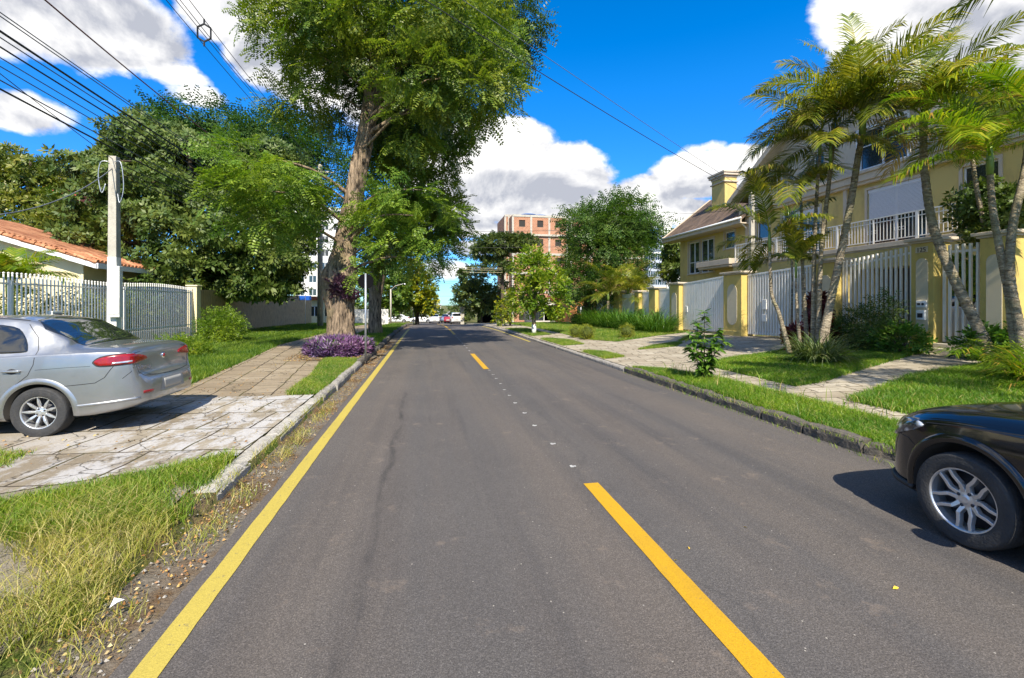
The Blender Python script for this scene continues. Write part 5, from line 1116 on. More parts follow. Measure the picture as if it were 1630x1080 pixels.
for i in range(20):
    a, b = 23.36 + i * 1.05, 23.36 + (i + 1) * 1.05; z0, z1 = zr(a), zr(b); tp = lambda y: 2.38 + .02 * math.sin(y * 1.3); m.add([(-10.12, a, z0), (-10.12, b, z1), (-10.12, b, tp(b)), (-10.12, a, tp(a)), (-10.34, a, z0), (-10.34, b, z1), (-10.34, b, tp(b)), (-10.34, a, tp(a))], [(0, 1, 2, 3), (7, 6, 5, 4), (3, 2, 6, 7)])
m.add([(-10.12, 23.36, 0), (-10.34, 23.36, 0), (-10.34, 23.36, 2.39), (-10.12, 23.36, 2.39)], [(0, 1, 2, 3)])
setp(m.build('rough_wall', M['roughwall']), 'long rough cast grey brown boundary wall beyond the yellow post', 'wall')
def pole(name, label, x, y, z0, z1, r0, r1, mat, cat='utility pole', square=False, seg=12):
    t = thing(name, label, cat, (x, y, z0)); m = MB()
    m.tube([(x, y, z0 - .1), (x, y, z1)], [r0, r1], 4 if square else seg); m.build('pole_shaft', mat, t, smooth=not square, bevel=.01 if square else 0); return t
sp = pole('service_pole', 'short concrete service pole with whitewashed foot and coiled cables, by the bar fence', -9.8, 17.0, .2, 6.4, .19, .15, M['concrete'], square=True)
m = MB(); m.tube([(-9.8, 17.0, .15), (-9.8, 17.0, 3.2)], [.196, .176], 4); m.build('whitewash', M['white'], sp)
m = MB()
for sx, zz in ((-.26, 5.6), (.30, 5.3)):
    m.tube([(p[0], p[1], p[2]) for p in spline([(-9.8 + sx * .3, 16.85, 6.2), (-9.8 + sx * 1.0, 16.8, 6.15), (-9.8 + sx * 1.25, 16.8, zz + .1), (-9.8 + sx * .9, 16.8, zz - .4), (-9.8 + sx * .6, 16.85, zz - .1)], 6)], .014, 6)
m.build('cable_loop', M['steel'], sp, smooth=True)
m = MB(); m.box(-9.84, -9.5, 16.72, 16.9, 1.3, 2.9); m.box(-9.83, -9.51, 16.70, 16.72, 1.4, 1.9); m.build('meter_panel', M['white'], sp, bevel=.01)
p2 = pole('utility_pole', 'tall grey street power pole half hidden behind the big tree trunk', -7.3, 34.5, zr(34.5), 11.4, .20, .14, M['concrete'])
m = MB(); m.bar((-8.2, 34.5, 10.9), (-6.4, 34.5, 10.9), .1); m.build('cross_arm', M['concrete'], p2)
p3 = pole('utility_pole', 'tall power pole outside the frame carrying the near end of the street wires', -7.3, 2.5, 0.1, 11.6, .20, .14, M['concrete'])
p4 = pole('service_pole', 'slim concrete service pole rising behind the wide gate pillar by the house', 14.25, 18.8, .2, 6.75, .15, .12, M['concrete'], square=True)
m = MB()
for k in range(3): m.tube([(14.25 + .02 * k, 18.65, 6.5 - k * .12), (14.0, 18.5, 6.2 - .1 * k), (13.95, 18.4, 5.7 - .15 * k), (14.15, 18.6, 5.3)], .014, 5)
m.build('cable_loop', M['greywire'], p4, smooth=True)
ch = thing('cream_house', 'low cream house with orange clay tile roof behind the white bar fence', 'house', (-13, 20.7, .2))
GA, GB, GP = -13.0, -27.0, (-20.0, 5.45)
m = MB(); ys = 20.7; m.add([(GA, ys, .1), (GB, ys, .1), (GB, ys, 3.5), GP[:1] + (ys, GP[1]), (GA, ys, 3.5)], [(0, 1, 2, 3, 4)]); m.add([(GA, ys, .1), (GA, 27, .1), (GA, 27, 3.5), (GA, ys, 3.5)], [(0, 1, 2, 3)]); m.build('wall', M['cream'], ch, fixn=False)
m = MB(); m.box(GA - .02, GA + .05, ys - .05, ys + .02, .1, 3.45); m.build('rain_pipe', M['cream'], ch)
m = MB(); e = (-12.25, 3.25); r = (-20.0, 5.75)
for s0, s1 in ((e, r), (r, (-27.75, 3.25))): m.add([(s0[0], ys - .45, s0[1]), (s1[0], ys - .45, s1[1]), (s1[0], 27.5, s1[1]), (s0[0], 27.5, s0[1]), (s0[0], ys - .45, s0[1] - .09), (s1[0], ys - .45, s1[1] - .09), (s1[0], 27.5, s1[1] - .09), (s0[0], 27.5, s0[1] - .09)], [(3, 2, 1, 0), (4, 5, 6, 7), (0, 1, 5, 4), (1, 2, 6, 5), (2, 3, 7, 6), (3, 0, 4, 7)])
rf = m.build('roof', M['tile'], ch)
# individual verge and eave tiles give the broken clay edge
m = MB(); L = math.hypot(r[0] - e[0], r[1] - e[1]); k = int(L / .34); rs = random.Random(5)
for i in range(k):
    f0, f1 = i / k, (i + 1.25) / k; A = Vector((e[0] + (r[0] - e[0]) * f0, ys - .40, e[1] + (r[1] - e[1]) * f0 + .045)); B = Vector((e[0] + (r[0] - e[0]) * f1, ys - .40 + rs.uniform(-.02, .02), e[1] + (r[1] - e[1]) * f1 + .02))
    for q in range(3): o = Vector((0, .22 * q, 0)); m.tube([A + o, B + o], [.10, .075], 8)
for i in range(28):
    y = ys - .4 + i * .245
    for q in range(3): A = Vector((e[0] - .05 - q * .3, y, e[1] + .03 + q * .12)); m.tube([A, A + Vector((-.38, 0, .15 + .02))], [.10, .08], 8)
m.build('edge_tiles', M['tile'], rf)
m = MB()
for (s0, s1) in ((e, r),): m.add([(s0[0], ys - .47, s0[1] - .20), (s1[0], ys - .47, s1[1] - .20), (s1[0], ys - .47, s1[1] - .02), (s0[0], ys - .47, s0[1] - .02), (s0[0], ys - .43, s0[1] - .20), (s1[0], ys - .43, s1[1] - .20), (s1[0], ys - .43, s1[1] - .02), (s0[0], ys - .43, s0[1] - .02)], [(0, 1, 2, 3), (7, 6, 5, 4), (3, 2, 6, 7), (0, 4, 5, 1), (0, 3, 7, 4)])
m.box(-12.28, -12.20, ys - .47, 27.5, 3.06, 3.26); m.build('bargeboard', M['whiteplain'], ch)

# ------------------------------------------------------------ sign pole, street lamp, far things
t = thing('road_sign', 'round sign seen from its black back, on a thin post beside the purple plants', 'road sign', (-1.72, 13.9, .15))
m = MB(); m.tube([(-1.72, 13.9, .1), (-1.72, 13.9, 2.58)], .03, 10); m.build('post', M['steel'], t, smooth=True)
m = MB(); m.lathe([(0, -.006), (.21, -.006), (.215, 0), (.21, .006), (0, .006)], 36, (-1.72, 13.945, 2.36), 'Y'); m.build('sign_plate', M['blackpaint'], t)
p = at(622, 500, 52); t = thing('street_lamp', 'small pale street lamp with a curved arm on the far verge', 'street lamp', (p.x, p.y, zr(p.y)))
m = MB(); m.tube([(p.x, p.y, zr(p.y)), (p.x, p.y, 3.4)], [.10, .07], 8); m.tube([(p.x, p.y, 3.3), (p.x + .5, p.y, 3.75), (p.x + 1.2, p.y, 3.95)], .04, 6); m.build('pole_shaft', M['concrete'], t, smooth=True)
m = MB(); m.box(p.x + 1.1, p.x + 1.6, p.y - .12, p.y + .12, 3.9, 4.02); m.build('lamp_head', M['whiteplain'], t, bevel=.03)
p = at(486, 474, 38); t = thing('street_name_sign', 'small blue street sign at the far end of the rough wall', 'street sign', (p.x, p.y, zr(p.y)))
m = MB(); m.tube([(p.x, p.y, zr(p.y)), (p.x, p.y, 2.5)], .03, 6); m.build('post', M['steel'], t); m = MB(); m.box(p.x - .45, p.x + .45, p.y - .02, p.y + .02, 2.05, 2.4); m.build('sign_plate', M['bluesign'], t, bevel=.005)
p = at(658, 500, 62); t = thing('street_name_sign', 'grey corner post with small plate before the far cross street', 'street sign', (p.x, p.y, zr(p.y)))
m = MB(); m.tube([(p.x, p.y, zr(p.y)), (p.x, p.y, 2.2)], .05, 6); m.build('post', M['steel'], t); m = MB(); m.box(p.x - .3, p.x + .3, p.y - .02, p.y + .02, 1.75, 2.1); m.build('sign_plate', M['whiteplain'], t)
def block(name, label, cat, px0, px1, ytop, d, depth, mat, rows, cols, winmat='winglass', roof=None, wh=1.3, ww=1.1, zb=None, extra=None, rotz=0):
    a, b = at(px0, ytop, d), at(px1, ytop, d); Y0 = (a.y + b.y) / 2; x0, x1, top = a.x, b.x, a.z; z0 = zr(Y0) - 1 if zb is None else zb
    t = thing(name, label, cat, ((x0 + x1) / 2, Y0, z0)); ops = []
    fh = (top - z0 - .4) / rows; cw = (x1 - x0) / cols
    for i in range(rows):
        for j in range(cols): cx = x0 + cw * (j + .5); cz = z0 + .5 + fh * (i + .5); ops.append((cx - ww / 2, cx + ww / 2, cz - wh / 2, cz + wh / 2))
    m = MB(); face_wall(m, Y0, x0, x1, z0, top, ops, .2, -1, 'Y'); m.add([(x0, Y0, z0), (x0, Y0 + depth, z0), (x0, Y0 + depth, top), (x0, Y0, top), (x1, Y0, z0), (x1, Y0 + depth, z0), (x1, Y0 + depth, top), (x1, Y0, top)], [(0, 1, 2, 3), (4, 5, 6, 7), (3, 2, 6, 7), (1, 5, 6, 2)])
    m.build('wall', mat, t, fixn=False)
    for (ya, yb, za, zb_) in ops:
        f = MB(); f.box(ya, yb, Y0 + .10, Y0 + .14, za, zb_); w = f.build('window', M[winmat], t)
        if winmat != 'dark':
            q = MB(); xm = (ya + yb) / 2; q.box(xm - .04, xm + .04, Y0 + .05, Y0 + .098, za, zb_); q.box(ya, yb, Y0 + .05, Y0 + .098, zb_ - .07, zb_); q.build('window_frame', M['whiteplain'], w)
    if roof:
        m = MB(); m.box(x0 - .3, x1 + .3, Y0 - .3, Y0 + depth + .3, top + .002, top + .35); m.build('roof', roof, t)
    if extra: extra(t, x0, x1, Y0, z0, top, fh, cw)
    return t
def frame_lines(t, x0, x1, Y0, z0, top, fh, cw):
    m = MB(); k = max(2, round((top - z0) / 2.9)); h = (top - z0) / k
    for i in range(1, k + 1): m.box(x0 - .08, x1 + .08, Y0 - .07, Y0 + .0, z0 + h * i - .35, z0 + h * i)
    m.build('floor_beam', M['concrete'], t)
    n = max(2, round((x1 - x0) / 3.2))
    for i in range(n + 1):
        x = x0 + (x1 - x0) * i / n; m = MB(); m.box(x - .16, x + .16, Y0 - .05, Y0 - .001, z0, top - .352); m.build('column', M['concrete'], t)
def brick_extra(t, x0, x1, Y0, z0, top, fh, cw):
    frame_lines(t, x0, x1, Y0, z0, top, fh, cw)
    m = MB(); m.box(x0, x1 + 3, Y0 - .3, Y0 + 8, top - 3.4, top - 3.15); m.build('slab_edge', M['concrete'], t)
def tanks(px, d, i, lbl):
    p = at(px, 341, d); m = MB(); m.lathe([(1.3, 0), (1.5, .6), (1.55, .65), (1.3, .8), (0.4, .9), (0, .9)], 24, (p.x, p.y + 3, 15.9)); setp(m.build('water_tank', M['tank'], smooth=False), lbl, 'water tank', 'blue water tanks on the unfinished block')
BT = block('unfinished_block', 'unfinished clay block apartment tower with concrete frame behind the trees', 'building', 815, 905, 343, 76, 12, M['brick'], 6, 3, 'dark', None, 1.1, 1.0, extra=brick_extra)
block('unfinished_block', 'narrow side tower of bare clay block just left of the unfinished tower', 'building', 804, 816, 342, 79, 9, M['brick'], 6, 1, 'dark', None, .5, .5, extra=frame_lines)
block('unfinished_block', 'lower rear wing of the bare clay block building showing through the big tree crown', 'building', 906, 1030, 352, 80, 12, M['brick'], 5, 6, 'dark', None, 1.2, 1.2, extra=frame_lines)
tanks(847, 76, 0, 'blue water tank on top of the bare brick tower, the one by the taller corner'); tanks(866, 77, 1, 'blue water tank on top of the bare brick tower, the one nearer the big tree')
def roofbox(t, x0, x1, Y0, z0, top, fh, cw):
    m = MB(); m.box(x0 + 1, x0 + 3.5, Y0 + 1, Y0 + 4, top, top + 3); m.build('stair_tower', M['pale'], t)
block('apartment_block', 'distant blue grey apartment block with rows of small windows beside the yellow house eave', 'building', 1031, 1062, 404, 120, 12, M['greyb'], 8, 4, roof=M['pale'], wh=1.4, ww=1.1)
block('apartment_block', 'taller pale apartment block stepping up behind the blue grey one', 'building', 1052, 1100, 372, 130, 12, M['pale'], 10, 5, roof=M['pale'], wh=1.4, ww=1.1, extra=roofbox)
block('apartment_block', 'pale apartment tower seen between the big trunk and the dark garden trees', 'building', 470, 545, 330, 85, 12, M['pale'], 9, 4, wh=1.2, ww=1.2)
block('red_house', 'dull red upper storey rising over the treetops behind the cream house', 'building', 70, 118, 290, 60, 6, M['salmon'], 3, 2, 'winglass', M['tilered'], 1.2, 1.2)
block('pale_house', 'small white house with red tiled roof beyond the end of the rough wall', 'building', 488, 540, 478, 46, 8, M['cream'], 1, 2, roof=M['tilered'], wh=1.0, ww=1.2, zb=-.6)
block('shop_building', 'low shop building with dark glazed front behind the lime green trees', 'building', 856, 912, 486, 55, 8, M['shop'], 1, 3, 'winglass', M['shop'], 1.7, 3.0 * .9, zb=-.9)
block('brick_house', 'low orange brick house with sloping roof beside the end of the white fence', 'building', 905, 945, 474, 50, 8, M['brickwall'], 1, 1, 'winglass', M['tilered'], .8, .9, zb=-.8)
block('white_house', 'distant white house with angular roof above the cars at the end of the street', 'building', 672, 702, 486, 130, 10, M['pale'], 2, 3, roof=M['greyb'], wh=1.4, ww=1.4)
block('low_house', 'low pale roofed house behind the hedge at the far junction', 'building', 690, 725, 500, 105, 8, M['pale'], 1, 2, roof=M['pale'], wh=1.2, ww=1.6)
m = MB(); a, b = at(760, 470, 70), at(790, 470, 70); m.box(a.x, b.x, a.y, a.y + .3, -2.2, 3.4)
for i in range(6): x = a.x + (b.x - a.x) * (i + .5) / 6; m.box(x - .04, x + .04, a.y - .04, a.y, -2.1, 3.3)
setp(m.build('black_gate', M['blackpaint']), 'tall black sheet metal gate under the dark tree across the junction', 'gate')
for k, px in enumerate((736, 794, 803)):
    p = at(px, 500, 66); m = MB(); m.box(p.x - .25, p.x + .25, p.y, p.y + .5, zr(p.y), 1.2); m.box(p.x - .32, p.x + .32, p.y - .07, p.y + .57, 1.2, 1.3); setp(m.build('boundary_post', M['concrete']), ['concrete post left of the black sheet gate', 'concrete post just right of the black sheet gate', 'second concrete post right of the black sheet gate'][k], 'post')
for a_, b_, lb in ((560, 588, 'white boarded fence seen between the two street tree trunks'), (596, 618, 'white fence by the far street lamp foot')):
    a, b = at(a_, 497, 44), at(b_, 497, 44); m = MB(); n = 14
    for i in range(n): x = a.x + (b.x - a.x) * i / n; m.box(x, x + (b.x - a.x) / n * .86, a.y, a.y + .05, zr(a.y), 1.25)
    m.box(a.x, b.x, a.y + .052, a.y + .09, .1, .2); setp(m.build('white_fence', M['white']), lb, 'fence')
# ------------------------------------------------------------ cars
car = make_sedan('silver four door sedan parked nose-in on the whitewashed driveway', M['silver']); car.location = (-3.44, 7.20, .135)
hb = make_hatch('glossy black hatchback parked at the right kerb with silver twin spoke wheels', M['blackcar']); hb.location = (4.53, 3.50, 0.0); hb.rotation_euler = (0, 0, math.pi / 2)
wh = make_sedan('white sedan seen side-on crossing the far junction', M['whitecar'], 'cars at the far junction', detail=False, name='sedan')
p = at(672, 510, 80); wh.location = (p.x + 2, p.y, zr(p.y)); 
def far_copy(src, px, d, rz, label, dz=0.0, paint=None, group='cars at the far junction', name=None):
    c = copy_tree(src); c['label'] = label; p = at(px, 510, d); c.location = (p.x, p.y, zr(p.y) + dz); c.rotation_euler = (0, 0, rz)
    if group: c['group'] = group
    elif 'group' in c: del c['group']
    if name: c.name = name
    if paint:
        for ch in c.children:
            if ch.type == 'MESH' and any(m_ and m_.name == M['whitecar'].name for m_ in ch.data.materials):
                ch.data = ch.data.copy()
                for i, m_ in enumerate(ch.data.materials):
                    if m_ and m_.name == M['whitecar'].name: ch.data.materials[i] = paint
    return c
far_copy(wh, 653, 82, 0, 'white sedan directly behind the side-on white sedan at the junction')
far_copy(wh, 692, 74, -math.pi / 2, 'small pale car approaching from behind at the centre of the junction')
far_copy(wh, 708, 78, math.pi / 2 + 2.9, 'blue grey car beside the white wagon at the junction', paint=M['bluecar'])
far_copy(wh, 713, 74, -math.pi / 2 - .3, 'red car half hidden beside the white wagon at the junction', paint=M['redcar'])
sv = make_hatch('white wagon seen from behind where the amber centre line ends', M['whitecar'], 'wagon', flare=False, group='cars at the far junction')
p = at(727, 510, 66); sv.location = (p.x, p.y + 4, zr(p.y)); sv.rotation_euler = (0, 0, math.pi / 2); sv.scale = (1, 1, 1.12)
g1 = copy_tree(wh); g1['label'] = 'white car parked inside the garage behind the white bars'; del g1['group']; g1.location = (18.2, 13.3, GZ); g1.rotation_euler = (0, 0, math.pi)
g2 = copy_tree(sv); g2['label'] = 'tall white vehicle in the yard behind the narrow pedestrian gate'; del g2['group']; g2.location = (15.3, 8.5, .5); g2.rotation_euler = (0, 0, -math.pi / 2 - .2); g2.scale = (1, 1, 1.2)

# ------------------------------------------------------------ big street tree
E3 = lambda px, py, d, rx, ry, rz: (at(px, py, d), (rx / 750 * d, rz, ry / 750 * d))
t = thing('street_tree', 'huge leaning street tree with burled rough trunk ringed by purple plants', 'tree', (-3.0, 17.8, .2))
path = [at(545, 566, 17), at(544, 530, 17), at(543, 495, 17), at(540, 462, 17), at(541, 440, 17), at(546, 415, 17), at(553, 372, 17), at(563, 315, 17), at(572, 265, 17), at(583, 205, 17), at(592, 150, 17), at(600, 100, 17), at(606, 60, 17), at(612, 0, 17), at(622, -80, 17)]
rad = [.62, .47, .45, .54, .63, .44, .35, .31, .30, .28, .27, .27, .21, .17, .10]
B1 = [E3(450, 40, 15.5, 50, 35, 1.4), E3(520, 25, 15, 60, 45, 1.6), E3(600, 20, 14.5, 60, 45, 1.6), E3(680, 30, 14.5, 60, 50, 1.6), E3(750, 60, 14.5, 60, 50, 1.5), E3(790, 105, 15, 45, 40, 1.3), E3(735, 130, 14.5, 60, 40, 1.3), E3(675, 110, 14, 55, 50, 1.3),
      E3(500, 105, 16, 45, 45, 1.3), E3(480, 150, 16.5, 36, 40, 1.0), E3(530, 80, 15.8, 36, 40, 1.0), E3(655, 180, 15, 40, 50, 1.3), E3(770, 150, 15, 45, 26, 1.0), E3(560, -30, 16, 140, 50, 2.5), E3(700, -30, 16, 110, 50, 2.5),
      E3(540, 170, 19, 30, 50, 1.0)]
LOW = [E3(390, 250, 14.3, 50, 18, 1.0), E3(430, 285, 14, 56, 24, 1.2), E3(385, 305, 14.2, 50, 18, .9), E3(450, 325, 14.6, 40, 20, .9), E3(485, 290, 15.6, 20, 30, .8), E3(478, 385, 15.3, 22, 22, .6), E3(430, 350, 14.6, 36, 20, .8),
       E3(610, 322, 15.8, 34, 14, .6), E3(660, 310, 15.5, 40, 16, .8), E3(705, 335, 16.5, 30, 14, .6), E3(640, 352, 15.2, 44, 16, .8), E3(690, 372, 16, 34, 14, .7), E3(625, 392, 15.6, 36, 18, .8), E3(592, 345, 16.4, 16, 22, .4), E3(670, 415, 17, 30, 12, .6), E3(560, 430, 15.8, 22, 10, .3)]
limbs(None, path, rad, B1 + LOW[::2], t, M['bark'], 30, 1, 5, .095, rtw=.012)
m = MB()
for k in range(7): a = k * .9 + .3; m.tube([at(545, 545, 17) + Vector((.30 * math.cos(a), .30 * math.sin(a), .0)), at(545, 558, 17) + Vector((.62 * math.cos(a), .62 * math.sin(a), -.05)), at(545, 566, 17) + Vector((1.0 * math.cos(a), 1.0 * math.sin(a), -.15))], [.24, .16, .05], 8)
m.build('root_flare', M['bark'], t, smooth=True)
crown('crown', B1, 'pin', M['tipu'], t, 6.8, 1.15, .35, .35, 2.3)
crown('lower_crown', LOW, 'pin', M['tipulight'], t, 9, 1.1, .30, .3, 2.2, flat=.6)
V = crown('dark_inner_fill', [E3(620, 120, 18.5, 70, 100, 1.5), E3(520, 60, 18.5, 60, 60, 1.5), E3(720, 60, 18, 90, 60, 1.5)], 'pin', M['tipudark'], t, 9, 1.1, .4, .1)  # inner leaves take a darker leaf colour as shade inside the crown
o = crown('hanging_epiphyte', [(at(541, 452, 16.45), (.32, .2, .42)), (at(560, 468, 16.5), (.25, .15, .2))], 'ros', M['maroonpurple'] if 'maroonpurple' in M else M['purple'], t, 90, .9, .8, .2)
# second street tree behind
t = thing('street_tree', 'second street tree with vine clad dark limbs behind the huge leaning one', 'tree', (-2.7, 26.2, .2))
P2 = lambda px, py: at(px, py, 25.3)
limbs(None, [P2(598, 535), P2(597, 500), P2(597, 465), P2(600, 430), P2(612, 380), P2(632, 310), P2(645, 240), P2(655, 160)], [.42, .33, .32, .34, .28, .26, .24, .15], [], t, M['bark'], 18, 1, 4, .09)
B2 = [E3(650, 170, 21, 60, 60, 2), E3(655, 240, 21, 60, 60, 1.8), E3(640, 300, 21.5, 50, 50, 1.6), E3(720, 200, 21, 30, 26, 1.0), E3(700, 250, 21.5, 36, 40, 1.4), E3(690, 310, 22, 44, 40, 1.5), E3(670, 360, 22.5, 60, 30, 1.5), E3(715, 340, 22.5, 22, 22, 1.0), E3(700, 395, 23, 22, 16, .9), E3(640, 410, 23.5, 40, 24, 1.3), E3(610, 360, 22, 50, 50, 1.5)]
m = MB()
for pts, rr in (([P2(600, 430), P2(628, 415), P2(655, 385), P2(690, 350), P2(715, 320)], [.24, .20, .16, .10, .05]), ([P2(640, 280), P2(670, 230), P2(700, 190), P2(745, 165)], [.18, .15, .10, .05]), ([P2(650, 330), P2(690, 260), P2(695, 200)], [.14, .12, .07])): sp_ = spline([tuple(a) + (b,) for a, b in zip(pts, rr)], 5); m.tube([q[:3] for q in sp_], [q[3] for q in sp_], 10, True, .12, 3)
m.build('branch', M['barkdark'], t, smooth=True)
crown('crown', B2, 'pin', M['tipu'], t, 7, 1.4, .35, .35, 1.2)
crown('vine_mass', [E3(625, 250, 24, 28, 90, .9), E3(655, 200, 24.5, 45, 80, 1.2), E3(640, 350, 24.5, 60, 45, 1.2), E3(620, 395, 25, 50, 30, 1.0)], 'twig', M['glossy'], t, 22, 1.3, .5, .5, 1.5)
t = thing('street_tree', 'dark drooping tree top rising behind the huge leaning tree near the blue sky', 'tree', (-3.35, 34, -.06))
BD = [E3(795, 15, 29, 40, 35, 2), E3(835, 40, 29, 24, 32, 1.3), E3(820, 90, 29, 20, 20, 1.0), E3(770, 60, 29, 50, 40, 2), E3(740, 140, 29, 50, 60, 2)]
limbs(None, [Vector((-3.35, 34, -.1)), Vector((-3.3, 34, 2.2)), at(635, 330, 33), at(700, 200, 31), at(750, 110, 30), at(790, 30, 29)], [.22, .19, .17, .15, .12, .07], BD, t, M['barkdark'], 10, 2)
crown('crown', BD, 'pinfar', M['tipudark'], t, 6, 1.7, .6, .4)

# ------------------------------------------------------------ garden trees on the left
def tree(label, base, path, rads, blobs, kind, mat, dens, scale, droop=.25, shell=.5, clump=0.0, flat=0.0, name='broadleaf_tree', group=None, twigs=1, bark='barkdark', branches=True):
    t = thing(name, label, 'tree', tuple(base), group); limbs(None, path, rads, blobs if branches else [], t, M[bark], 8, twigs); crown('crown', blobs, kind, M[mat], t, dens, scale, droop, shell, clump, flat); return t
def tree_px(label, pxb, d, blobs, kind, mat, dens, scale, r=.2, ytop=None, **k):
    b = at(pxb, 485, d); z0 = zg(max(-14, min(17, b.x)), b.y); ys = [q[0].z for q in blobs]; top = max(ys); cx = sum(q[0].x for q in blobs) / len(blobs); cyy = sum(q[0].y for q in blobs) / len(blobs)
    path = [Vector((b.x, b.y, z0 - .1)), Vector((b.x, b.y, z0 + (top - z0) * .35)), Vector(((b.x + cx) / 2, (b.y + cyy) / 2, z0 + (top - z0) * .6)), Vector((cx, cyy, top))]
    return tree(label, (b.x, b.y, z0), path, [r * 1.3, r, r * .75, r * .25], blobs, kind, mat, dens, scale, **k)
BG = [E3(250, 231, 26, 75, 36, 2.6), E3(170, 278, 25, 60, 28, 2.4), E3(240, 301, 24, 80, 34, 2.6), E3(330, 271, 26, 80, 50, 2.6), E3(420, 286, 28, 70, 60, 2.6), E3(170, 336, 24, 55, 36, 2.2), E3(150, 391, 23.5, 50, 40, 2.0), E3(250, 356, 23, 65, 32, 2.2), E3(320, 336, 24.5, 60, 34, 2.2), E3(270, 411, 22.6, 70, 30, 2.0), E3(370, 376, 23.5, 65, 30, 2.2), E3(340, 436, 23.2, 65, 28, 1.8), E3(430, 421, 25, 60, 44, 2.2), E3(400, 458, 24.5, 80, 20, 1.6), E3(230, 446, 22.8, 40, 22, 1.3), E3(455, 356, 27, 50, 60, 2.4), E3(205, 241, 26.5, 35, 18, 1.5)]
tree_px('dense dark green garden tree with layered glossy foliage behind the rough wall', 330, 25.5, BG, 'ros', 'glossy', 27, 1.7, .32, name='garden_tree', flat=.2, shell=.55, clump=1.9, twigs=2)
BH = [E3(265, 204, 34, 45, 23, 2), E3(330, 197, 34, 50, 27, 2.5), E3(390, 212, 34, 60, 34, 2.5), E3(450, 232, 34, 60, 45, 2.5), E3(500, 272, 34, 50, 54, 2.5), E3(300, 232, 35, 60, 27, 2.5), E3(360, 257, 35, 80, 36, 2.5)]
tree_px('taller feathery tree whose rounded top rises behind the dense dark garden tree', 420, 35, BH, 'pinfar', 'farfeather', 7, 2.1, .32, name='garden_tree', droop=.6, shell=.5, clump=1.0)
BL = [E3(20, 265, 30, 45, 32, 2), E3(70, 290, 30, 40, 36, 2), E3(20, 330, 29, 50, 40, 2), E3(95, 350, 28, 50, 40, 2), E3(-40, 290, 30, 50, 60, 2), E3(60, 380, 27.5, 70, 35, 2), E3(130, 400, 27, 40, 30, 1.6)]
tree_px('olive green tree behind the cream house roof at the picture edge', 30, 29.5, BL, 'ros', 'olive', 16, 1.9, .25, name='garden_tree', clump=1.6)
# spiky palm and hedge behind the left fence
palm('low spiky yellow green garden palm behind the left bar fence', [Vector((-12.1, 16.3, .2)), Vector((-12.1, 16.3, 1.2)), Vector((-12.1, 16.3, 2.0))], .14, 15, 1.25, 'palmbright', None, 0, 11, .42, n=26)
hedge_b = [((-11.6, 14.8 + 1.05 * i, 1.05), (.5, .8, .8)) for i in range(8)]
t = thing('garden_hedge', 'leafy green hedge growing behind the white bar fence by the service pole', 'hedge', (-11.6, 17.2, .2)); crown('foliage', hedge_b, 'twig', M['olive'], t, 42, .8, .1, .6)
t = thing('shade_shrub_mass', 'dark shrub mass added as tree shade behind the bars right of the service pole', 'shrubs', (-12.6, 24, .2)); crown('foliage', [((-11.9, 21.6, 1.3), (.7, 1.0, 1.1)), ((-12.3, 23.0, 1.5), (.8, 1.2, 1.3)), ((-12.4, 25.0, 1.6), (.9, 1.4, 1.4)), ((-12.0, 27, 1.5), (.9, 1.4, 1.2))], 'ros', M['glossy'], t, 40, 1.5)  # dark foliage added to stand in for tree shade behind the bars
# shrubs
def shrub(name, label, cat, blobs, kind, mat, dens, scale, group=None, stem=True, **k):
    c = blobs[0][0]; t = thing(name, label, cat, (c[0], c[1], c[2] - blobs[0][1][2]), group)
    if stem:
        m = MB(); z0 = c[2] - blobs[0][1][2]
        for i in range(5): a = i * 1.3; m.tube([(c[0], c[1], z0 - .05), (c[0] + .3 * blobs[0][1][0] * math.cos(a), c[1] + .3 * blobs[0][1][1] * math.sin(a), c[2])], [.02, .01], 5)
        m.build('stem', M['barkdark'], t)
    crown('foliage', blobs, kind, M[mat], t, dens, scale, **k); return t
shrub('round_shrub', 'rounded green shrub against the rough wall on the shaded lawn', 'shrub', [((-8.1, 20.6, .85), (.75, .75, .62)), ((-7.7, 20.2, .65), (.5, .5, .4)), ((-8.5, 20.9, .65), (.5, .5, .4))], 'twig', 'hedge', 130, .55, shell=.6)
shrub('yellow_shrub', 'low yellow green leafy shrub beside the silver car boot', 'shrub', [((-6.9, 15.3, .42), (.50, .6, .26)), ((-7.5, 15.8, .42), (.5, .5, .26)), ((-6.5, 15.2, .33), (.3, .4, .18))], 'twig', 'lime', 160, .42, shell=.5)
# purple bed
P = sample_poly(BED, 1500); P = P[(P[:, 0] + 3.0) ** 2 + (P[:, 1] - 17.8) ** 2 > .3]; zz = np.array([zg(a, b) for a, b in P]); hh = .37 * np.clip(1.15 - ((P[:, 0] + 2.75) / 1.05) ** 2 * .5 - ((P[:, 1] - 15.9) / 1.7) ** 2 * .5, .3, 1) * (0.6 + .6 * RNG.random(len(P)))
allP = np.column_stack([np.repeat(P, 3, 0), np.repeat(zz, 3) + np.repeat(hh, 3) * np.tile([.35, .7, 1.0], len(P))]); D = RNG.normal(0, .6, allP.shape); D[:, 2] = .8
V, fs = scatter([t_rosette(_rs, 6, .16, .034, .9) for _ in range(4)], allP, D, RNG.uniform(.8, 1.3, len(allP)), 1.5)
t = thing('purple_plant_bed', 'bushy purple leaved plants round the foot of the huge leaning tree', 'plants', (-2.75, 15.9, .14)); link('foliage', np_mesh('foliage', V, fs), M['purple'], t)
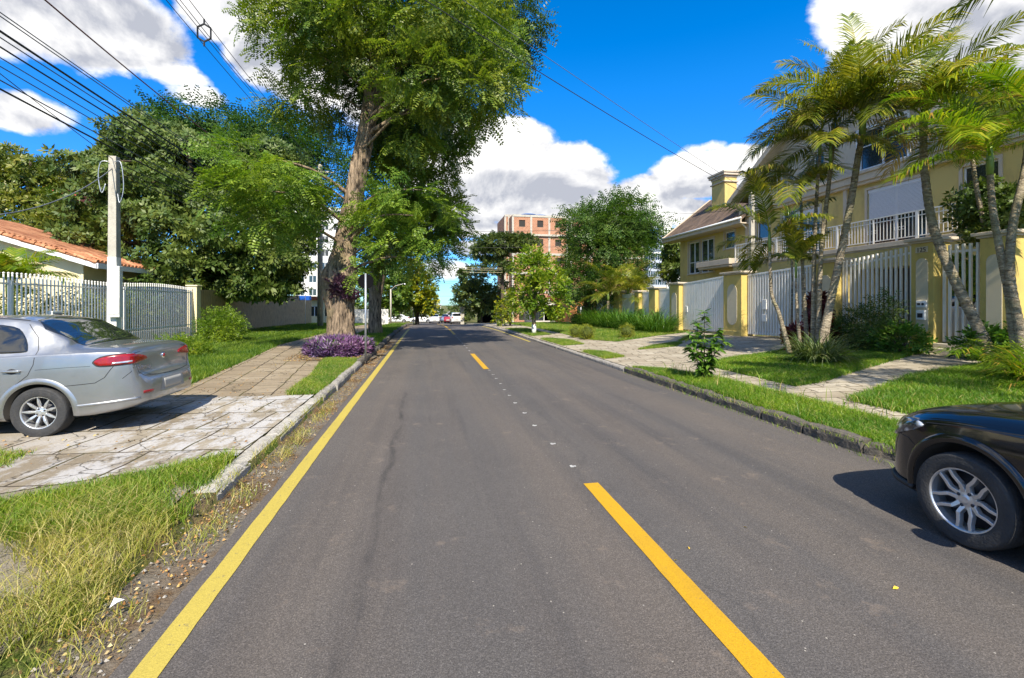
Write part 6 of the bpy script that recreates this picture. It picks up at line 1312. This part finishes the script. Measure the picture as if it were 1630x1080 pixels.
P = sample_poly(BED, 260); zz = np.array([zg(a, b) for a, b in P]); V, fs = scatter([t_rosette(_rs, 5, .14, .03, .8) for _ in range(3)], np.column_stack([P, zz + RNG.uniform(.2, .42, len(P))]), np.tile([0, 0, 1.0], (len(P), 1)) + RNG.normal(0, .4, (len(P), 3)), RNG.uniform(.8, 1.3, len(P)), 1.5); link('green_leaves', np_mesh('green_leaves', V, fs), M['strap'], t)

# ------------------------------------------------------------ far end of the street
far = [('yellow flecked rounded tree by the far street lamp, at the end of the street', 664, 62, [E3(668, 462, 62, 22, 28, 3), E3(660, 430, 62, 10, 14, 2), E3(678, 480, 62, 14, 20, 2.5), E3(650, 470, 62, 14, 22, 2.5)], 'yellowleaf', 6, 1.7),
       ('mid green tree behind the white fence between the trunks', 605, 60, [E3(610, 455, 58, 30, 34, 3), E3(632, 465, 58, 18, 32, 3), E3(578, 460, 58, 24, 34, 3)], 'lime2', 4.5, 1.9),
       ('dark evergreen tree standing beside the black sheet gate', 765, 66, [E3(752, 440, 66, 18, 13, 3), E3(772, 476, 66, 24, 22, 3), E3(748, 478, 66, 17, 20, 2.6), E3(792, 462, 66, 18, 24, 3), E3(735, 462, 66, 10, 10, 2)], 'farleaf', 5.5, 1.9),
       ('flat topped conifer in front of the unfinished block corner', 800, 60, [E3(800, 388, 60, 46, 12, 3), E3(780, 402, 60, 30, 9, 3), E3(830, 385, 60, 22, 10, 2.6), E3(790, 424, 60, 26, 9, 2.4)], 'farleaf', 14, 1.2),
       ('small dark tree between the white house and the junction', 722, 84, [E3(724, 490, 84, 17, 14, 2.6), E3(736, 496, 84, 14, 14, 2.4)], 'farleaf', 4, 2.0),
       ('bushy tree row behind the crossing cars', 690, 96, [E3(640, 492, 96, 30, 16, 4), E3(680, 500, 96, 26, 10, 4)], 'farleaf', 2.5, 2.4)]
for lb, px, d, bl, mt, de, sc in far: tree_px(lb, px, d, bl, 'clump', mt, de * 1.4, sc * .62, .22, name='street_tree', shell=.55, clump=.7)
m = MB(); a, b = at(655, 508, 92), at(745, 508, 92)
t = thing('far_hedge', 'clipped dark hedge behind the cars at the far junction', 'hedge', (a.x, a.y, -1.6)); crown('foliage', [((a.x + (b.x - a.x) * i / 6, (a.y + b.y) / 2, -.9), (1.3, .8, 1.1)) for i in range(7)], 'clump', M['farleaf'], t, 9, .7)
# big tree and lime trees on the right
BR = [E3(985, 359, 38, 47, 29, 2.6), E3(930, 359, 38, 31, 23, 2.2), E3(1030, 354, 38, 20, 22, 1.8), E3(945, 404, 37, 39, 31, 2.4), E3(1000, 409, 37, 34, 27, 2.2), E3(920, 444, 37, 22, 27, 2.0), E3(965, 454, 36.5, 31, 20, 1.8), E3(960, 344, 39, 34, 20, 2.4), E3(1000, 334, 38.5, 29, 14, 2.0)]
tree_px('large feathery green tree over the white fence, hiding the bare brick wing', 938, 37.5, BR, 'pinfar', 'midfeather', 10, 1.8, .34, name='street_tree', droop=.55, shell=.4, clump=1.2, twigs=2)
p = at(850, 532, 25.5); BLm = [E3(850, 430, 25.5, 34, 32, 1.2), E3(868, 462, 25, 34, 30, 1.1), E3(838, 468, 25.3, 26, 28, 1.0), E3(885, 485, 25, 20, 18, .8), E3(850, 405, 25.8, 14, 14, .7)]
t = thing('lime_tree', 'lime green broad leaved street tree with whitewashed thin trunk', 'tree', (p.x, p.y, zg(p.x, p.y)))
limbs(None, [Vector((p.x, p.y, .05)), Vector((p.x, p.y, 1.2)), Vector((p.x + .05, p.y, 2.3)), Vector((p.x + .1, p.y, 3.6))], [.12, .10, .09, .04], BLm, t, M['bark'], 10, 2)
m = MB(); m.tube([(p.x, p.y, .05), (p.x, p.y, .62)], [.128, .122], 12); m.build('whitewash', M['white'], t, smooth=True); crown('crown', BLm, 'big', M['lime'], t, 26, .8, .3, .35, 2.2)
p = at(806, 520, 36); BY = [E3(806, 490, 36, 16, 16, 1), E3(820, 478, 36, 18, 16, 1), E3(798, 505, 36, 12, 10, .8)]
tree_px('small yellow green tree just behind the lime green street tree', 812, 36, BY, 'big', 'yellowleaf', 14, .8, .07, name='street_tree')
# garden palms behind the far fence panels
for i, (px, py, d) in enumerate(((968, 448, 33), (1000, 440, 33), (1022, 452, 32))):
    b = at(px, 485, d); palm(['bushy dark palm behind the far white fence panels, the one under the big tree', 'tallest bushy palm behind the far white fence panels', 'bushy palm behind the fence panels, next to the grey apartment block'][i], [Vector((b.x, b.y, .1)), Vector((b.x, b.y, 1.2)), Vector((b.x, b.y, at(px, py + 30, d).z))], .13, 15, 2.4, 'palm', 'bushy palms behind the far fence panels', i, 30 + i, .5, n=26)
p = at(1070, 410, 40); tree_px('dark tree with orange flowers between the grey apartment block and the yellow house', 1072, 40, [E3(1072, 400, 40, 14, 26, 1.2), E3(1068, 430, 40, 16, 20, 1.2)], 'ros', 'glossy', 20, 2.0, .12, name='flowering_tree')

# ------------------------------------------------------------ right verge planting
def sapling():
    b = Vector((5.62, 8.85, zg(5.62, 8.85))); t = thing('leafy_sapling', 'young broad leaved sapling on the grass strip in front of the driveway gate', 'sapling', tuple(b)); m = MB(); V, F_ = [], []; rs = random.Random(4); tips = []
    for k, (dx, dy, h) in enumerate(((0, 0, 1.42), (-.30, .05, .95), (.34, 0, 1.05), (.12, -.2, .75), (-.12, .12, 1.2), (.5, .1, .8), (-.42, -.1, .7))):
        e = b + Vector((dx, dy, h)); md = b + Vector((dx * .35, dy * .35, h * .5)); sp_ = spline([tuple(b) + (.016,), tuple(md) + (.011,), tuple(e) + (.004,)], 5); m.tube([q[:3] for q in sp_], [q[3] for q in sp_], 6)
        for q in sp_[3:]:
            for i in range(11): a = rs.uniform(0, 6.28); leaf4(np.array(q[:3]), [math.cos(a), math.sin(a), rs.uniform(-.9, .35)], np.array([math.cos(a) * .3, math.sin(a) * .3, 1.0]), rs.uniform(.15, .27), .085, V, F_)
    m.build('stem', M['bark'], t, smooth=True); link('foliage', np_mesh('foliage', np.array(V), [F_]), M['sapl'], t)
M['boxcore'] = basic('dark_ball_core', (0.06, 0.08, 0.01), 0.9, 0.5, 30, 1.0, 60)
M['sapl'] = leafmat('sapling_leaf', (0.05, 0.12, 0.012), (0.10, 0.20, 0.02), (0.20, 0.30, 0.04), .3)
sapling()
for i, (px, py, d, r, lb) in enumerate(((934, 526, 20.8, .31, 'clipped round bush, larger one of the adjoining pair by the paving'), (916, 526, 22.0, .27, 'clipped round bush, smaller one of the adjoining pair by the paving'), (998, 526, 20.8, .29, 'clipped round bush standing alone in front of the strap leaf hedge'))):
    p = at(px, py, d); tb = shrub('topiary_ball', lb, 'bush', [((p.x, p.y, zg(p.x, p.y) + r * .95), (r, r, r))], 'twig', 'box', 1500, .15, 'clipped round bushes', shell=.90, droop=0)
    m = MB(); m.lathe([(0, -r * .86)] + [(r * .86 * math.cos(a), r * .86 * math.sin(a)) for a in [math.radians(-75 + 15 * q) for q in range(11)]] + [(0, r * .86)], 20, (p.x, p.y, zg(p.x, p.y) + r * .95)); m.build('dark_inner_fill', M['boxcore'], tb, smooth=True)  # solid dark ball added inside so the sparse leaves look dense and shaded
t = thing('strap_leaf_hedge', 'long hedge of arching strap leaves under the white fence panels', 'hedge', (12.6, 28, zg(12.6, 28)))
for k in range(20):
    y = 22.3 + k * .78; x = 12.2 - .5 * (k < 12) + .2 * math.sin(k * 2.1); o = blade_clump('strap_leaves', None, None, x, y, 0, 170, 1.75, .04, M['strap'], .65, 1.35, zf=lambda a, b: zg(a, b)); o.parent = t; o.matrix_parent_inverse = Matrix.Translation(-Vector(t.location))
blade_clump('spiky_bush', 'dense spiky grey green clump at the foot of the palm cluster', 'bush', 9.25, 9.85, .38, 420, .95, .022, M['strapgrey'], .42, 1.5, pitch=(25, 88))
blade_clump('fern_clump', 'yellow green low palm-like clump on the lawn near the black car', 'fern', 10.6, 6.4, .42, 260, 1.1, .03, M['palmbright'], .4, 1.7, pitch=(20, 80))
def fern(label, x, y, n, L, mat='palmbright', seed=1, z=None, up=(20, 75), group='low arching palm seedlings on the lawns'):
    z = zg(x, y) if z is None else z; V, F_ = [], []; rs = random.Random(seed)
    for i in range(n): palm_frond(V, F_, (x + rs.uniform(-.1, .1), y + rs.uniform(-.1, .1), z), 2.4 * i + rs.uniform(-.3, .3), math.radians(rs.uniform(*up)), L * rs.uniform(.7, 1.1), rs.uniform(1.0, 1.8), rs, .26, 22, .02)
    setp(link('palm_seedling', np_mesh('palm_seedling', np.array(V), [F_]), M[mat]), label, 'fern', group)
fern('bright arching seedling at the foot of the leaning pale palm', 11.6, 8.0, 9, 1.1, seed=2); fern('bright arching seedling behind the black car bonnet', 9.9, 5.9, 10, 1.2, seed=3)
shrub('shade_shrub', 'dark leafy shrub against the barred fence left of the number pillar', 'shrub', [((12.6, 11.6, 1.0), (.55, .65, .6)), ((12.5, 12.5, .75), (.6, .7, .4)), ((12.3, 11.0, .7), (.5, .5, .35)), ((12.9, 11.4, 1.5), (.3, .35, .45))], 'twig', 'glossy', 110, .6, shell=.4)
shrub('fern_shrub', 'broad leaved low plant at the base of the number pillar', 'shrub', [((12.4, 10.5, .75), (.55, .45, .32))], 'big', 'strap', 100, .5)
shrub('gate_shrub', 'dark low plant by the right post of the pedestrian gate', 'shrub', [((12.9, 8.9, .75), (.45, .5, .30)), ((13.0, 8.3, .8), (.4, .4, .3))], 'big', 'strap', 90, .5)
shrub('red_cordyline', 'tall maroon leaved plant between the thick palm trunk and the barred fence', 'plant', [((12.2, 13.0, 1.5), (.28, .28, .55)), ((12.3, 13.0, .9), (.35, .35, .3))], 'ros', 'maroon', 90, 1.3)
shrub('red_cordyline', 'short maroon plant between the thin palm trunks of the cluster', 'plant', [((10.5, 12.0, .75), (.3, .3, .3))], 'ros', 'maroon', 90, 1.2)
tree('dark round leaved small tree overhanging the pedestrian gate from the yard', (15.0, 10.0, .5), [Vector((15.2, 9.2, .4)), Vector((15.1, 9.3, 2.2)), Vector((14.9, 9.6, 3.6)), Vector((14.8, 9.8, 4.5))], [.10, .09, .07, .03], [(Vector((14.6, 10.1, 4.3)), (.55, .8, .65)), (Vector((14.6, 9.4, 4.0)), (.55, .6, .6)), (Vector((14.5, 9.9, 3.6)), (.45, .6, .4))], 'ros', 'glossy', 70, 1.1, name='yard_tree', shell=.4)
tree('bright lime leaved bush showing through the pedestrian gate bars', (14.9, 10.3, .5), [Vector((14.9, 10.6, .4)), Vector((14.9, 10.6, 1.2)), Vector((14.8, 10.6, 2.6))], [.05, .04, .02], [(Vector((14.9, 10.8, 2.5)), (.4, .5, .6))], 'ros', 'lime', 60, 1.1, name='yard_bush')
# palms
def pp(*q): return [at(a, b, c) for a, b, c in q]
palm('slim palm with ringed trunk at the outer edge of the cluster, nearest the driveway gate', pp((1257, 562, 12.8), (1240, 500, 12.8), (1228, 466, 12.8), (1225, 398, 12.8)), .058, 7, 1.55, seed=1, leafL=.42, az0=.3)
palm('thin short palm with the smallest crown inside the cluster', pp((1274, 560, 12.6), (1268, 480, 12.6), (1267, 440, 12.6)), .042, 6, 1.05, seed=2, leafL=.34, az0=1.3)
palm('slim palm in the cluster just right of the thin short one', pp((1286, 560, 12.9), (1278, 440, 12.9), (1276, 340, 12.9), (1274, 315, 12.9)), .05, 7, 1.75, seed=3, leafL=.46, az0=2.2)
palm('straight slender palm at the middle of the cluster', pp((1294, 562, 12.4), (1296, 418, 12.4), (1299, 330, 12.4), (1305, 245, 12.4)), .055, 8, 1.95, seed=4, leafL=.5, az0=.9)
palm('pale slender palm beside the thick curved trunk', pp((1302, 562, 12.2), (1307, 403, 12.2), (1318, 300, 12.2), (1322, 260, 12.2)), .055, 7, 1.7, seed=5, leafL=.46, az0=3.0)
palm('tall slender palm directly left of the thick curved trunk, second highest crown', pp((1299, 562, 12.7), (1303, 450, 12.7), (1316, 330, 12.7), (1330, 205, 12.7)), .055, 9, 2.1, seed=15, leafL=.5, az0=1.8)
R = math.radians
def azp(px0, py0, px1, py1): return YAW * 0 + 0
CAMR = -YAW   # world azimuth of the picture's rightward direction
palm('tallest palm of the cluster with thick curved ringed trunk and drooping dry skirt', pp((1306, 566, 11.9), (1318, 500, 11.9), (1334, 425, 11.9), (1353, 330, 11.9), (1366, 250, 11.9), (1373, 212, 11.9)), .105, 9, 2.6, seed=6, leafL=.58, dead=4, n=42,
     fr=[(R(180) + CAMR, R(48), 2.7, 1.75), (R(195) + CAMR, R(28), 2.5, 1.5), (R(160) + CAMR, R(62), 2.5, 1.7), (R(80) + CAMR, R(75), 2.1, .8), (R(10) + CAMR, R(55), 2.3, 1.6), (R(-30) + CAMR, R(35), 2.0, 1.5), (R(-90) + CAMR, R(50), 2.2, 1.5), (R(120) + CAMR, R(40), 2.2, 1.5), (R(230) + CAMR, R(55), 2.4, 1.7), (R(-60) + CAMR, R(68), 2.2, 1.4), (R(75) + CAMR, R(86), 2.7, .55), (R(130) + CAMR, R(80), 2.6, .9), (R(40) + CAMR, R(78), 2.4, 1.0)])
palm('palm leaning over the pedestrian gate with bent pale ringed trunk', pp((1583, 578, 10.7), (1556, 520, 10.9), (1523, 453, 11.1), (1492, 381, 11.3), (1479, 330, 11.4), (1471, 262, 11.4), (1470, 215, 11.4)), .115, 9, 2.3, seed=7, leafL=.55, dead=2, n=42,
     fr=[(R(60) + CAMR, R(82), 2.7, 1.05), (R(10) + CAMR, R(55), 2.3, 1.6), (R(180) + CAMR, R(42), 2.3, 1.7), (R(200) + CAMR, R(20), 1.9, 1.5), (R(-20) + CAMR, R(30), 2.2, 1.5), (R(-80) + CAMR, R(45), 2.0, 1.6), (R(120) + CAMR, R(60), 2.0, 1.6), (R(250) + CAMR, R(40), 2.0, 1.7), (R(100) + CAMR, R(72), 2.3, 1.2), (R(30) + CAMR, R(76), 2.7, .9), (R(-50) + CAMR, R(66), 2.2, 1.2)])
palm('palm with forked looking trunk at the right picture edge, bright yellow green crown', pp((1627, 592, 9.8), (1612, 520, 9.8), (1606, 470, 9.8), (1592, 400, 9.8), (1580, 330, 9.8), (1576, 275, 9.8)), .085, 9, 2.0, 'palmbright', seed=8, leafL=.5, n=40,
     fr=[(R(180) + CAMR, R(40), 2.1, 1.6), (R(185) + CAMR, R(8), 1.9, 1.0), (R(160) + CAMR, R(65), 2.0, 1.5), (R(90) + CAMR, R(80), 1.9, 1.0), (R(15) + CAMR, R(55), 2.0, 1.5), (R(-15) + CAMR, R(20), 1.9, 1.4), (R(-85) + CAMR, R(40), 1.8, 1.6), (R(220) + CAMR, R(30), 1.8, 1.5), (R(50) + CAMR, R(45), 2.0, 1.5)])
palm('pale upright palm touching the picture edge beside the forked one', pp((1631, 594, 9.7), (1622, 520, 9.7), (1608, 440, 9.7), (1612, 360, 9.7), (1632, 270, 9.7), (1640, 200, 9.7)), .09, 9, 2.1, 'palmbright', seed=9, leafL=.5, n=40, r1=.06)
palm('feather palm behind the two edge palms, mostly crown', pp((1600, 560, 12.2), (1590, 450, 12.2), (1560, 330, 12.2), (1545, 235, 12.2)), .07, 9, 1.9, 'palmbright', seed=12, leafL=.46, n=36)
dt = thing('dracaena', 'spiky yellow striped plant with two leaf heads on a thin stem between the palm trunks', 'plant', (12.5, 14.45, .4))
dh = blade_clump('leaf_head', None, None, 12.6, 14.6, 4.75, 110, .75, .03, M['palmbright'], .12, 1.2, pitch=(-60, 85))
dl = blade_clump('leaf_head', None, None, 12.5, 14.3, 3.65, 110, .7, .03, M['palmbright'], .12, 1.2, pitch=(-60, 85))
m = MB(); m.tube([(12.5, 14.45, .4), (12.5, 14.4, 2.5), (12.6, 14.6, 4.8)], [.04, .035, .03], 7); m.build('stem', M['palmbark'], dt, smooth=True)
for o in (dh, dl): o.parent = dt; o.matrix_parent_inverse = Matrix.Translation(-Vector(dt.location))

palm('palm at the right picture edge whose dark frond tips reach into the sky', [Vector((11.3, 3.9, .4)), Vector((11.2, 4.0, 3)), Vector((11.0, 4.1, 5.6))], .11, 10, 2.0, seed=21, leafL=.5)
palm('palm beside the black car just outside the picture, shading the paving', [Vector((8.7, 2.2, .3)), Vector((8.6, 2.4, 3)), Vector((8.3, 2.9, 5.2))], .10, 10, 2.2, seed=22, leafL=.5)
# ------------------------------------------------------------ grass
grass('long_grass', 'long sunburnt verge grass with patches of bare paving in the near corner', [(-7.5, .6), (-1.80, .6), (-1.76, 2.2), (-1.86, 4.4), (-2.9, 4.2), (-3.6, 3.9), (-7.5, 3.3)], 80000, .11, .0042, M['grassdry'], 1.1, 0, (2.6, .47, 2))
grass('tall_grass_tufts', 'tall pale seed stalks and tufts rising from the near verge', [(-5.5, .7), (-2.0, .7), (-1.95, 2.6), (-2.6, 3.5), (-5.5, 3.3)], 4500, .34, .004, M['grassdry'], .9, 0, (1.9, .62, 5))
grass('corner_grass', 'lush green tuft of grass at the lower left picture corner', [(-3.2, .9), (-1.85, .9), (-1.85, 1.7), (-2.2, 2.4), (-3.2, 2.5)], 5000, .28, .007, M['grassmix'], .8, 0, (2.5, .45, 2))
grass('verge_grass', 'short bright grass beside the near end of the whitewashed kerb', [(-3.9, 3.9), (-2.8, 4.65), (-1.98, 5.35), (-1.90, 4.6), (-1.82, 3.9), (-2.6, 3.7)], 17000, .085, .006, M['grassmix'], .8, 0, (1.3, .15, 7))
grass('driveway_grass', 'thin green and straw grass patch at the edge of the driveway by the car wheel', [(-6.5, 5.2), (-3.95, 5.25), (-4.1, 5.75), (-5.5, 6.0), (-6.5, 6.0)], 9000, .05, .006, M['grassmix'], .8)
grass('verge_grass', 'neat bright grass patch between the footpath and the kerb before the purple plants', [(-2.40, 8.75), (-1.93, 8.75), (-1.93, 14.0), (-2.6, 14.3), (-2.85, 14), (-2.5, 11)], 42000, .065, .006, M['grassmix'], .7)
grass('verge_grass', 'shaded grass verge running along the kerb beyond the purple plants', [(-3.6, 16.0), (-1.93, 15.2), (-1.93, 50), (-3.35, 50), (-3.6, 26)], 42000, .09, .007, M['grass'], .7, 1.5, two=False, wfar=.0005)
grass('lawn_grass', 'wide green lawn between the rough wall and the footpath', [(-10.1, 8.8), (-4.35, 8.8), (-4.9, 14), (-5.5, 19), (-5.4, 26), (-5.2, 50), (-10.1, 50)], 150000, .10, .008, M['grass'], .7, 1.5, two=False, wfar=.0005)
grass('verge_grass', 'bright grass strip along the dark stone kerb in front of the black car', [(5.0, 2.0), (6.05, 2.0), (6.0, 6.2), (5.95, 8.6), (5.65, 10.3), (5.05, 11.1)], 75000, .075, .007, M['grassmix2'], .9)
grass('lawn_grass', 'green lawn around the palm cluster between driveway and gate path', LAWN_A, 90000, .075, .008, M['grassmix2'], .9)
grass('lawn_grass', 'green lawn beside the path to the pedestrian gate, behind the black car', [(6.55, 2.5), (13.3, 2.5), (13.3, 8.6), (11.7, 8.3), (9.36, 7.75), (7.6, 6.95), (6.6, 6.45)], 110000, .085, .008, M['grassmix2'], .9)
grass('lawn_grass', 'sunny lawn between the clipped bushes and the strap leaf hedge', [(6.9, 19.7), (7.6, 18.1), (10.7, 20.5), (13.3, 22.2), (13.3, 45), (7.2, 45), (7.1, 28)], 90000, .08, .009, M['grassmix'], .7, 1.0, two=False, wfar=.0004)
for pl, lb in zip(PATCHES, ('small kerbside grass patch among the pale paving, middle one', 'narrow grass tuft patch at the kerb before the driveway', 'thin grass streak crossing the pale driveway paving', 'grass strip round the foot of the lime green tree', 'sliver of grass along the paving by the wide gate')): grass('grass_patch', lb, pl, 9000, .06, .008, M['grassmix'], .8, two=False, wfar=.0003)
grass('weeds', 'taller weeds sprouting from the strip and paving joints', [(5.05, 5.2), (6.3, 5.2), (6.3, 9), (5.05, 10.5)], 160, .26, .012, M['grassmix'], .5)
grass('kerb_weeds', 'small weeds growing in the joint at the foot of the dark kerb', [(4.78, 3.6), (4.88, 3.6), (4.88, 11), (4.80, 11)], 900, .06, .006, M['grassmix'], 1.0)
grass('edge_weeds', 'thin dry weeds creeping over the dirty strip beside the yellow line', [(-1.85, .8), (-1.50, .8), (-1.50, 5), (-1.52, 9), (-1.76, 9), (-1.78, 4.4)], 3600, .07, .004, M['grassdry'], 1.2, 0, (3.0, .55, 4))
# litter
def litter(name, label, poly, n, s, mat, z=.012, kind='stuff', zf=None):
    P = sample_poly(poly, n); n = len(P); V, F_ = [], []
    for x, y in P:
        a = random.uniform(0, 6.28); L = s * random.uniform(.5, 1.3); z0 = (zf(x, y) if zf else zr(y)) + z + random.uniform(0, .012); w = L * random.uniform(.3, .6); c, s_ = math.cos(a), math.sin(a); b = len(V)
        V += [(x, y, z0), (x + c * L / 2 - s_ * w / 2, y + s_ * L / 2 + c * w / 2, z0 + random.uniform(0, .02)), (x + c * L, y + s_ * L, z0 + random.uniform(-.004, .01)), (x + c * L / 2 + s_ * w / 2, y + s_ * L / 2 - c * w / 2, z0)]; F_.append((b, b + 1, b + 2, b + 3))
    setp(link(name, np_mesh(name, np.array(V), [F_]), mat), label, 'leaves', None, kind)
litter('gutter_leaves', 'brown and straw leaf litter lying along the left gutter', [(-1.77, .5), (-1.45, .5), (-1.40, 12), (-1.42, 20), (-1.77, 20)], 3800, .022, M['litter'], .004)
litter('bed_leaves', 'dry straw coloured leaves round the planting bed', [(-3.9, 13.6), (-1.95, 13.4), (-1.95, 15), (-3.2, 16.5), (-4.0, 15.5)], 1800, .035, M['litter'], .02, zf=zg)
litter('drive_leaves', 'dry grass clippings in the driveway joints and path', [(-6, 5.1), (-2.0, 5.1), (-2.2, 14), (-4.5, 14)], 700, .03, M['litter'], .012, zf=zg)
litter('verge_leaves', 'red brown dead leaves in the near verge edge', [(-2.6, .8), (-1.6, .8), (-1.6, 4.4), (-2.2, 4.4)], 700, .022, M['litter'], .02, zf=zg)
for k, (px, py) in enumerate(((1421, 939), (1097, 876), (1190, 842), (1078, 893))):
    p = at(px, py, 750 * 1.7 / (py - 485)); a = k * 1.1; L, w = (.045, .02) if k == 0 else (.03, .014)
    V = [(0, 0, .006), (L / 2, w / 2, .016), (L, 0, .008), (L / 2, -w / 2, .007)]; V = [(p.x + x * math.cos(a) - y * math.sin(a), p.y + x * math.sin(a) + y * math.cos(a), z) for x, y, z in V]
    m = MB(); m.add(V, [(0, 1, 2, 3)]); setp(m.build('fallen_leaf', M['litteryellow'], fixn=False), ['larger yellow leaf lying alone on the asphalt before the black car', 'small yellow leaf just right of the near centre dash', 'tiny yellow leaf farthest from the near dash, toward the black car shadow', 'tiny yellow fleck touching the side of the near dash'][k], 'leaf', 'yellow leaves on the asphalt')
p = at(174, 968, 750 * 1.62 / (968 - 485)); m = MB(); m.add([(p.x, p.y, p.z), (p.x + .03, p.y + .01, p.z + .02), (p.x + .045, p.y + .05, p.z + .01), (p.x + .0, p.y + .04, p.z + .03)], [(0, 1, 2), (0, 2, 3)]); setp(m.build('paper_scrap', M['paper'], fixn=False), 'crumpled white paper scrap in the near verge grass', 'litter')
# loose gravel and stones in the broken near edge
m = MB(); rs = random.Random(9)
for i in range(260):
    x, y = rs.uniform(-1.85, -1.43), rs.uniform(.9, 5.2); r = rs.uniform(.004, .016); z = zg(x, y) if x < -1.7 else 0; vs = [(x + r * rs.uniform(.6, 1.2) * math.cos(a), y + r * rs.uniform(.6, 1.2) * math.sin(a), z - .002) for a in (0, 1.3, 2.5, 3.8, 5.1)] + [(x + rs.uniform(-.3, .3) * r, y, z + r * .7)]
    m.add(vs, [(i_, (i_ + 1) % 5, 5) for i_ in range(5)])
setp(m.build('edge_gravel', M['kerb'], fixn=False), 'loose grey stones along the broken asphalt edge', 'gravel', None, 'stuff')

# ------------------------------------------------------------ wires
def wire(name, label, a, b, sag, r, mat, group='overhead wires along the left side', n=28, extra=None):
    a, b = Vector(a), Vector(b); pts = [a.lerp(b, i / n) - Vector((0, 0, sag * 4 * (i / n) * (1 - i / n))) for i in range(n + 1)]; m = MB(); m.tube(pts, r, 5, True); o = m.build(name, mat, smooth=True, fixn=False); setp(o, label, 'cable', group); return o
Y0, Y1 = 2.5, 34.5
def z_at(px, py, x=-7.3): return onX(px, py, x)
LW = [(0, 20, 'uppermost thin double cable of the left bundle', .011, 'greywire', .2), (0, 26, 'second thin cable close under the uppermost of the left bundle', .011, 'greywire', .2), (0, 50, 'thick black cable in the middle of the left bundle', .022, 'wire', .3), (0, 60, 'thin cable touching the thick black one from below', .011, 'greywire', .3),
      (0, 75, 'medium black cable under the thick one', .016, 'wire', .3), (0, 92, 'thin cable fourth from the bottom of the left bundle', .010, 'greywire', .3), (0, 106, 'thin cable third from the bottom of the left bundle', .010, 'greywire', .3), (0, 128, 'grey cable second from the bottom of the left bundle', .012, 'greywire', .35), (0, 142, 'black cable at the bottom of the left bundle', .018, 'wire', .35)]
for px, py, lb, r, mt, sg in LW:
    p = onX(px, py, -7.3); t_ = (p.y - Y0) / (Y1 - Y0); z = p.z + sg * 4 * t_ * (1 - t_); wire('power_cable', lb, (-7.3, Y0, z), (-7.3, Y1, z), sg, r, M[mt])
wire('telephone_cable', 'reddish black cable crossing the sky to the garden trees', onX(30, -35, -7.0), at(400, 262, 24), .15, .017, M['redwire'])
HV = [(-7.5, 0), (-7.1, 0), (-7.5, -.35), (-7.1, -.35)]
for k, (x, dz) in enumerate(HV): wire('high_voltage_wire', ['upper outer', 'upper inner', 'lower outer', 'lower inner'][k] + ' wire of the four wires held by the spacer', (x, Y0, 11.45 + dz), (x, Y1, 11.25 + dz), .45, .012, M['wire'])
p = onX(325, 45, -7.3); m = MB(); c = Vector((-7.3, p.y, p.z)); t_ = (p.y - Y0) / (Y1 - Y0); zc = 11.45 - .2 * t_ - .45 * 4 * t_ * (1 - t_)
for a, b in (((-.2, 0), (0, .12)), ((0, .12), (.2, 0)), ((.2, 0), (.2, -.35)), ((.2, -.35), (0, -.47)), ((0, -.47), (-.2, -.35)), ((-.2, -.35), (-.2, 0)), ((0, .12), (0, .28)), ((0, -.47), (0, -.62))): m.tube([(-7.3 + a[0], p.y, zc + a[1]), (-7.3 + b[0], p.y, zc + b[1])], .03, 6)
setp(m.build('cable_spacer', M['wire']), 'diamond shaped spacer clamping the four high wires together', 'spacer')
wire('service_cable', 'thin cable from the street wires down to the short service pole, upper', (-7.3, 2.5, 7.6), (-9.8, 16.95, 6.3), .2, .010, M['wire'])
wire('service_cable', 'bluish cable sweeping from the picture edge up to the service pole', onY(0, 342, 12.0), (-9.8, 16.9, 6.0), .25, .014, M['greywire'])
for k, zz in enumerate((6.2, 6.05, 5.9)): wire('service_cable', ['first', 'second', 'third'][k] + ' dark cable running from the service pole toward the big tree, counted from the top', (-9.7, 17.05, zz), (-7.3, 34.5, 7.0 - .5 * k), .5, .012, M['wire'])
wire('crossing_cable', 'upper of the two cables crossing the street to the yellow house', (-7.3, 3.9, 8.6), (14.2, 18.7, 6.6), .1, .007, M['greywire'], None); wire('crossing_cable', 'lower twisted cable crossing the street to the yellow house', (-7.3, 3.9, 8.15), (14.2, 18.7, 6.45), .25, .010, M['wire'], None)
wire('house_cable', 'short cable rising from the far trees to the service pole at the house', at(1040, 333, 36), (14.2, 18.8, 6.1), .35, .010, M['wire'], None)
for k, (py, d, r) in enumerate(((366, 50, .022), (392, 54, .018), (437, 66, .02), (446, 66, .022), (449, 67, .016), (470, 80, .015))):
    a, b = at(560, py, d), at(905, py + 1, d); wire('far_cable', 'far cable spanning the street, number %s from the top' % ['one', 'two', 'three', 'four', 'five', 'six'][k], a, b, .15, r, M['wire'], 'far cables spanning the street', 16)
for k, (py, d) in enumerate(((426, 48), (429, 48), (433, 48))): wire('pale_cable', ['top', 'middle', 'bottom'][k] + ' one of three pale cables over the dark tree at the junction', at(736, py, d), at(800, py + 1, d), .05, .011, M['cream'], 'pale cables at the junction', 8)
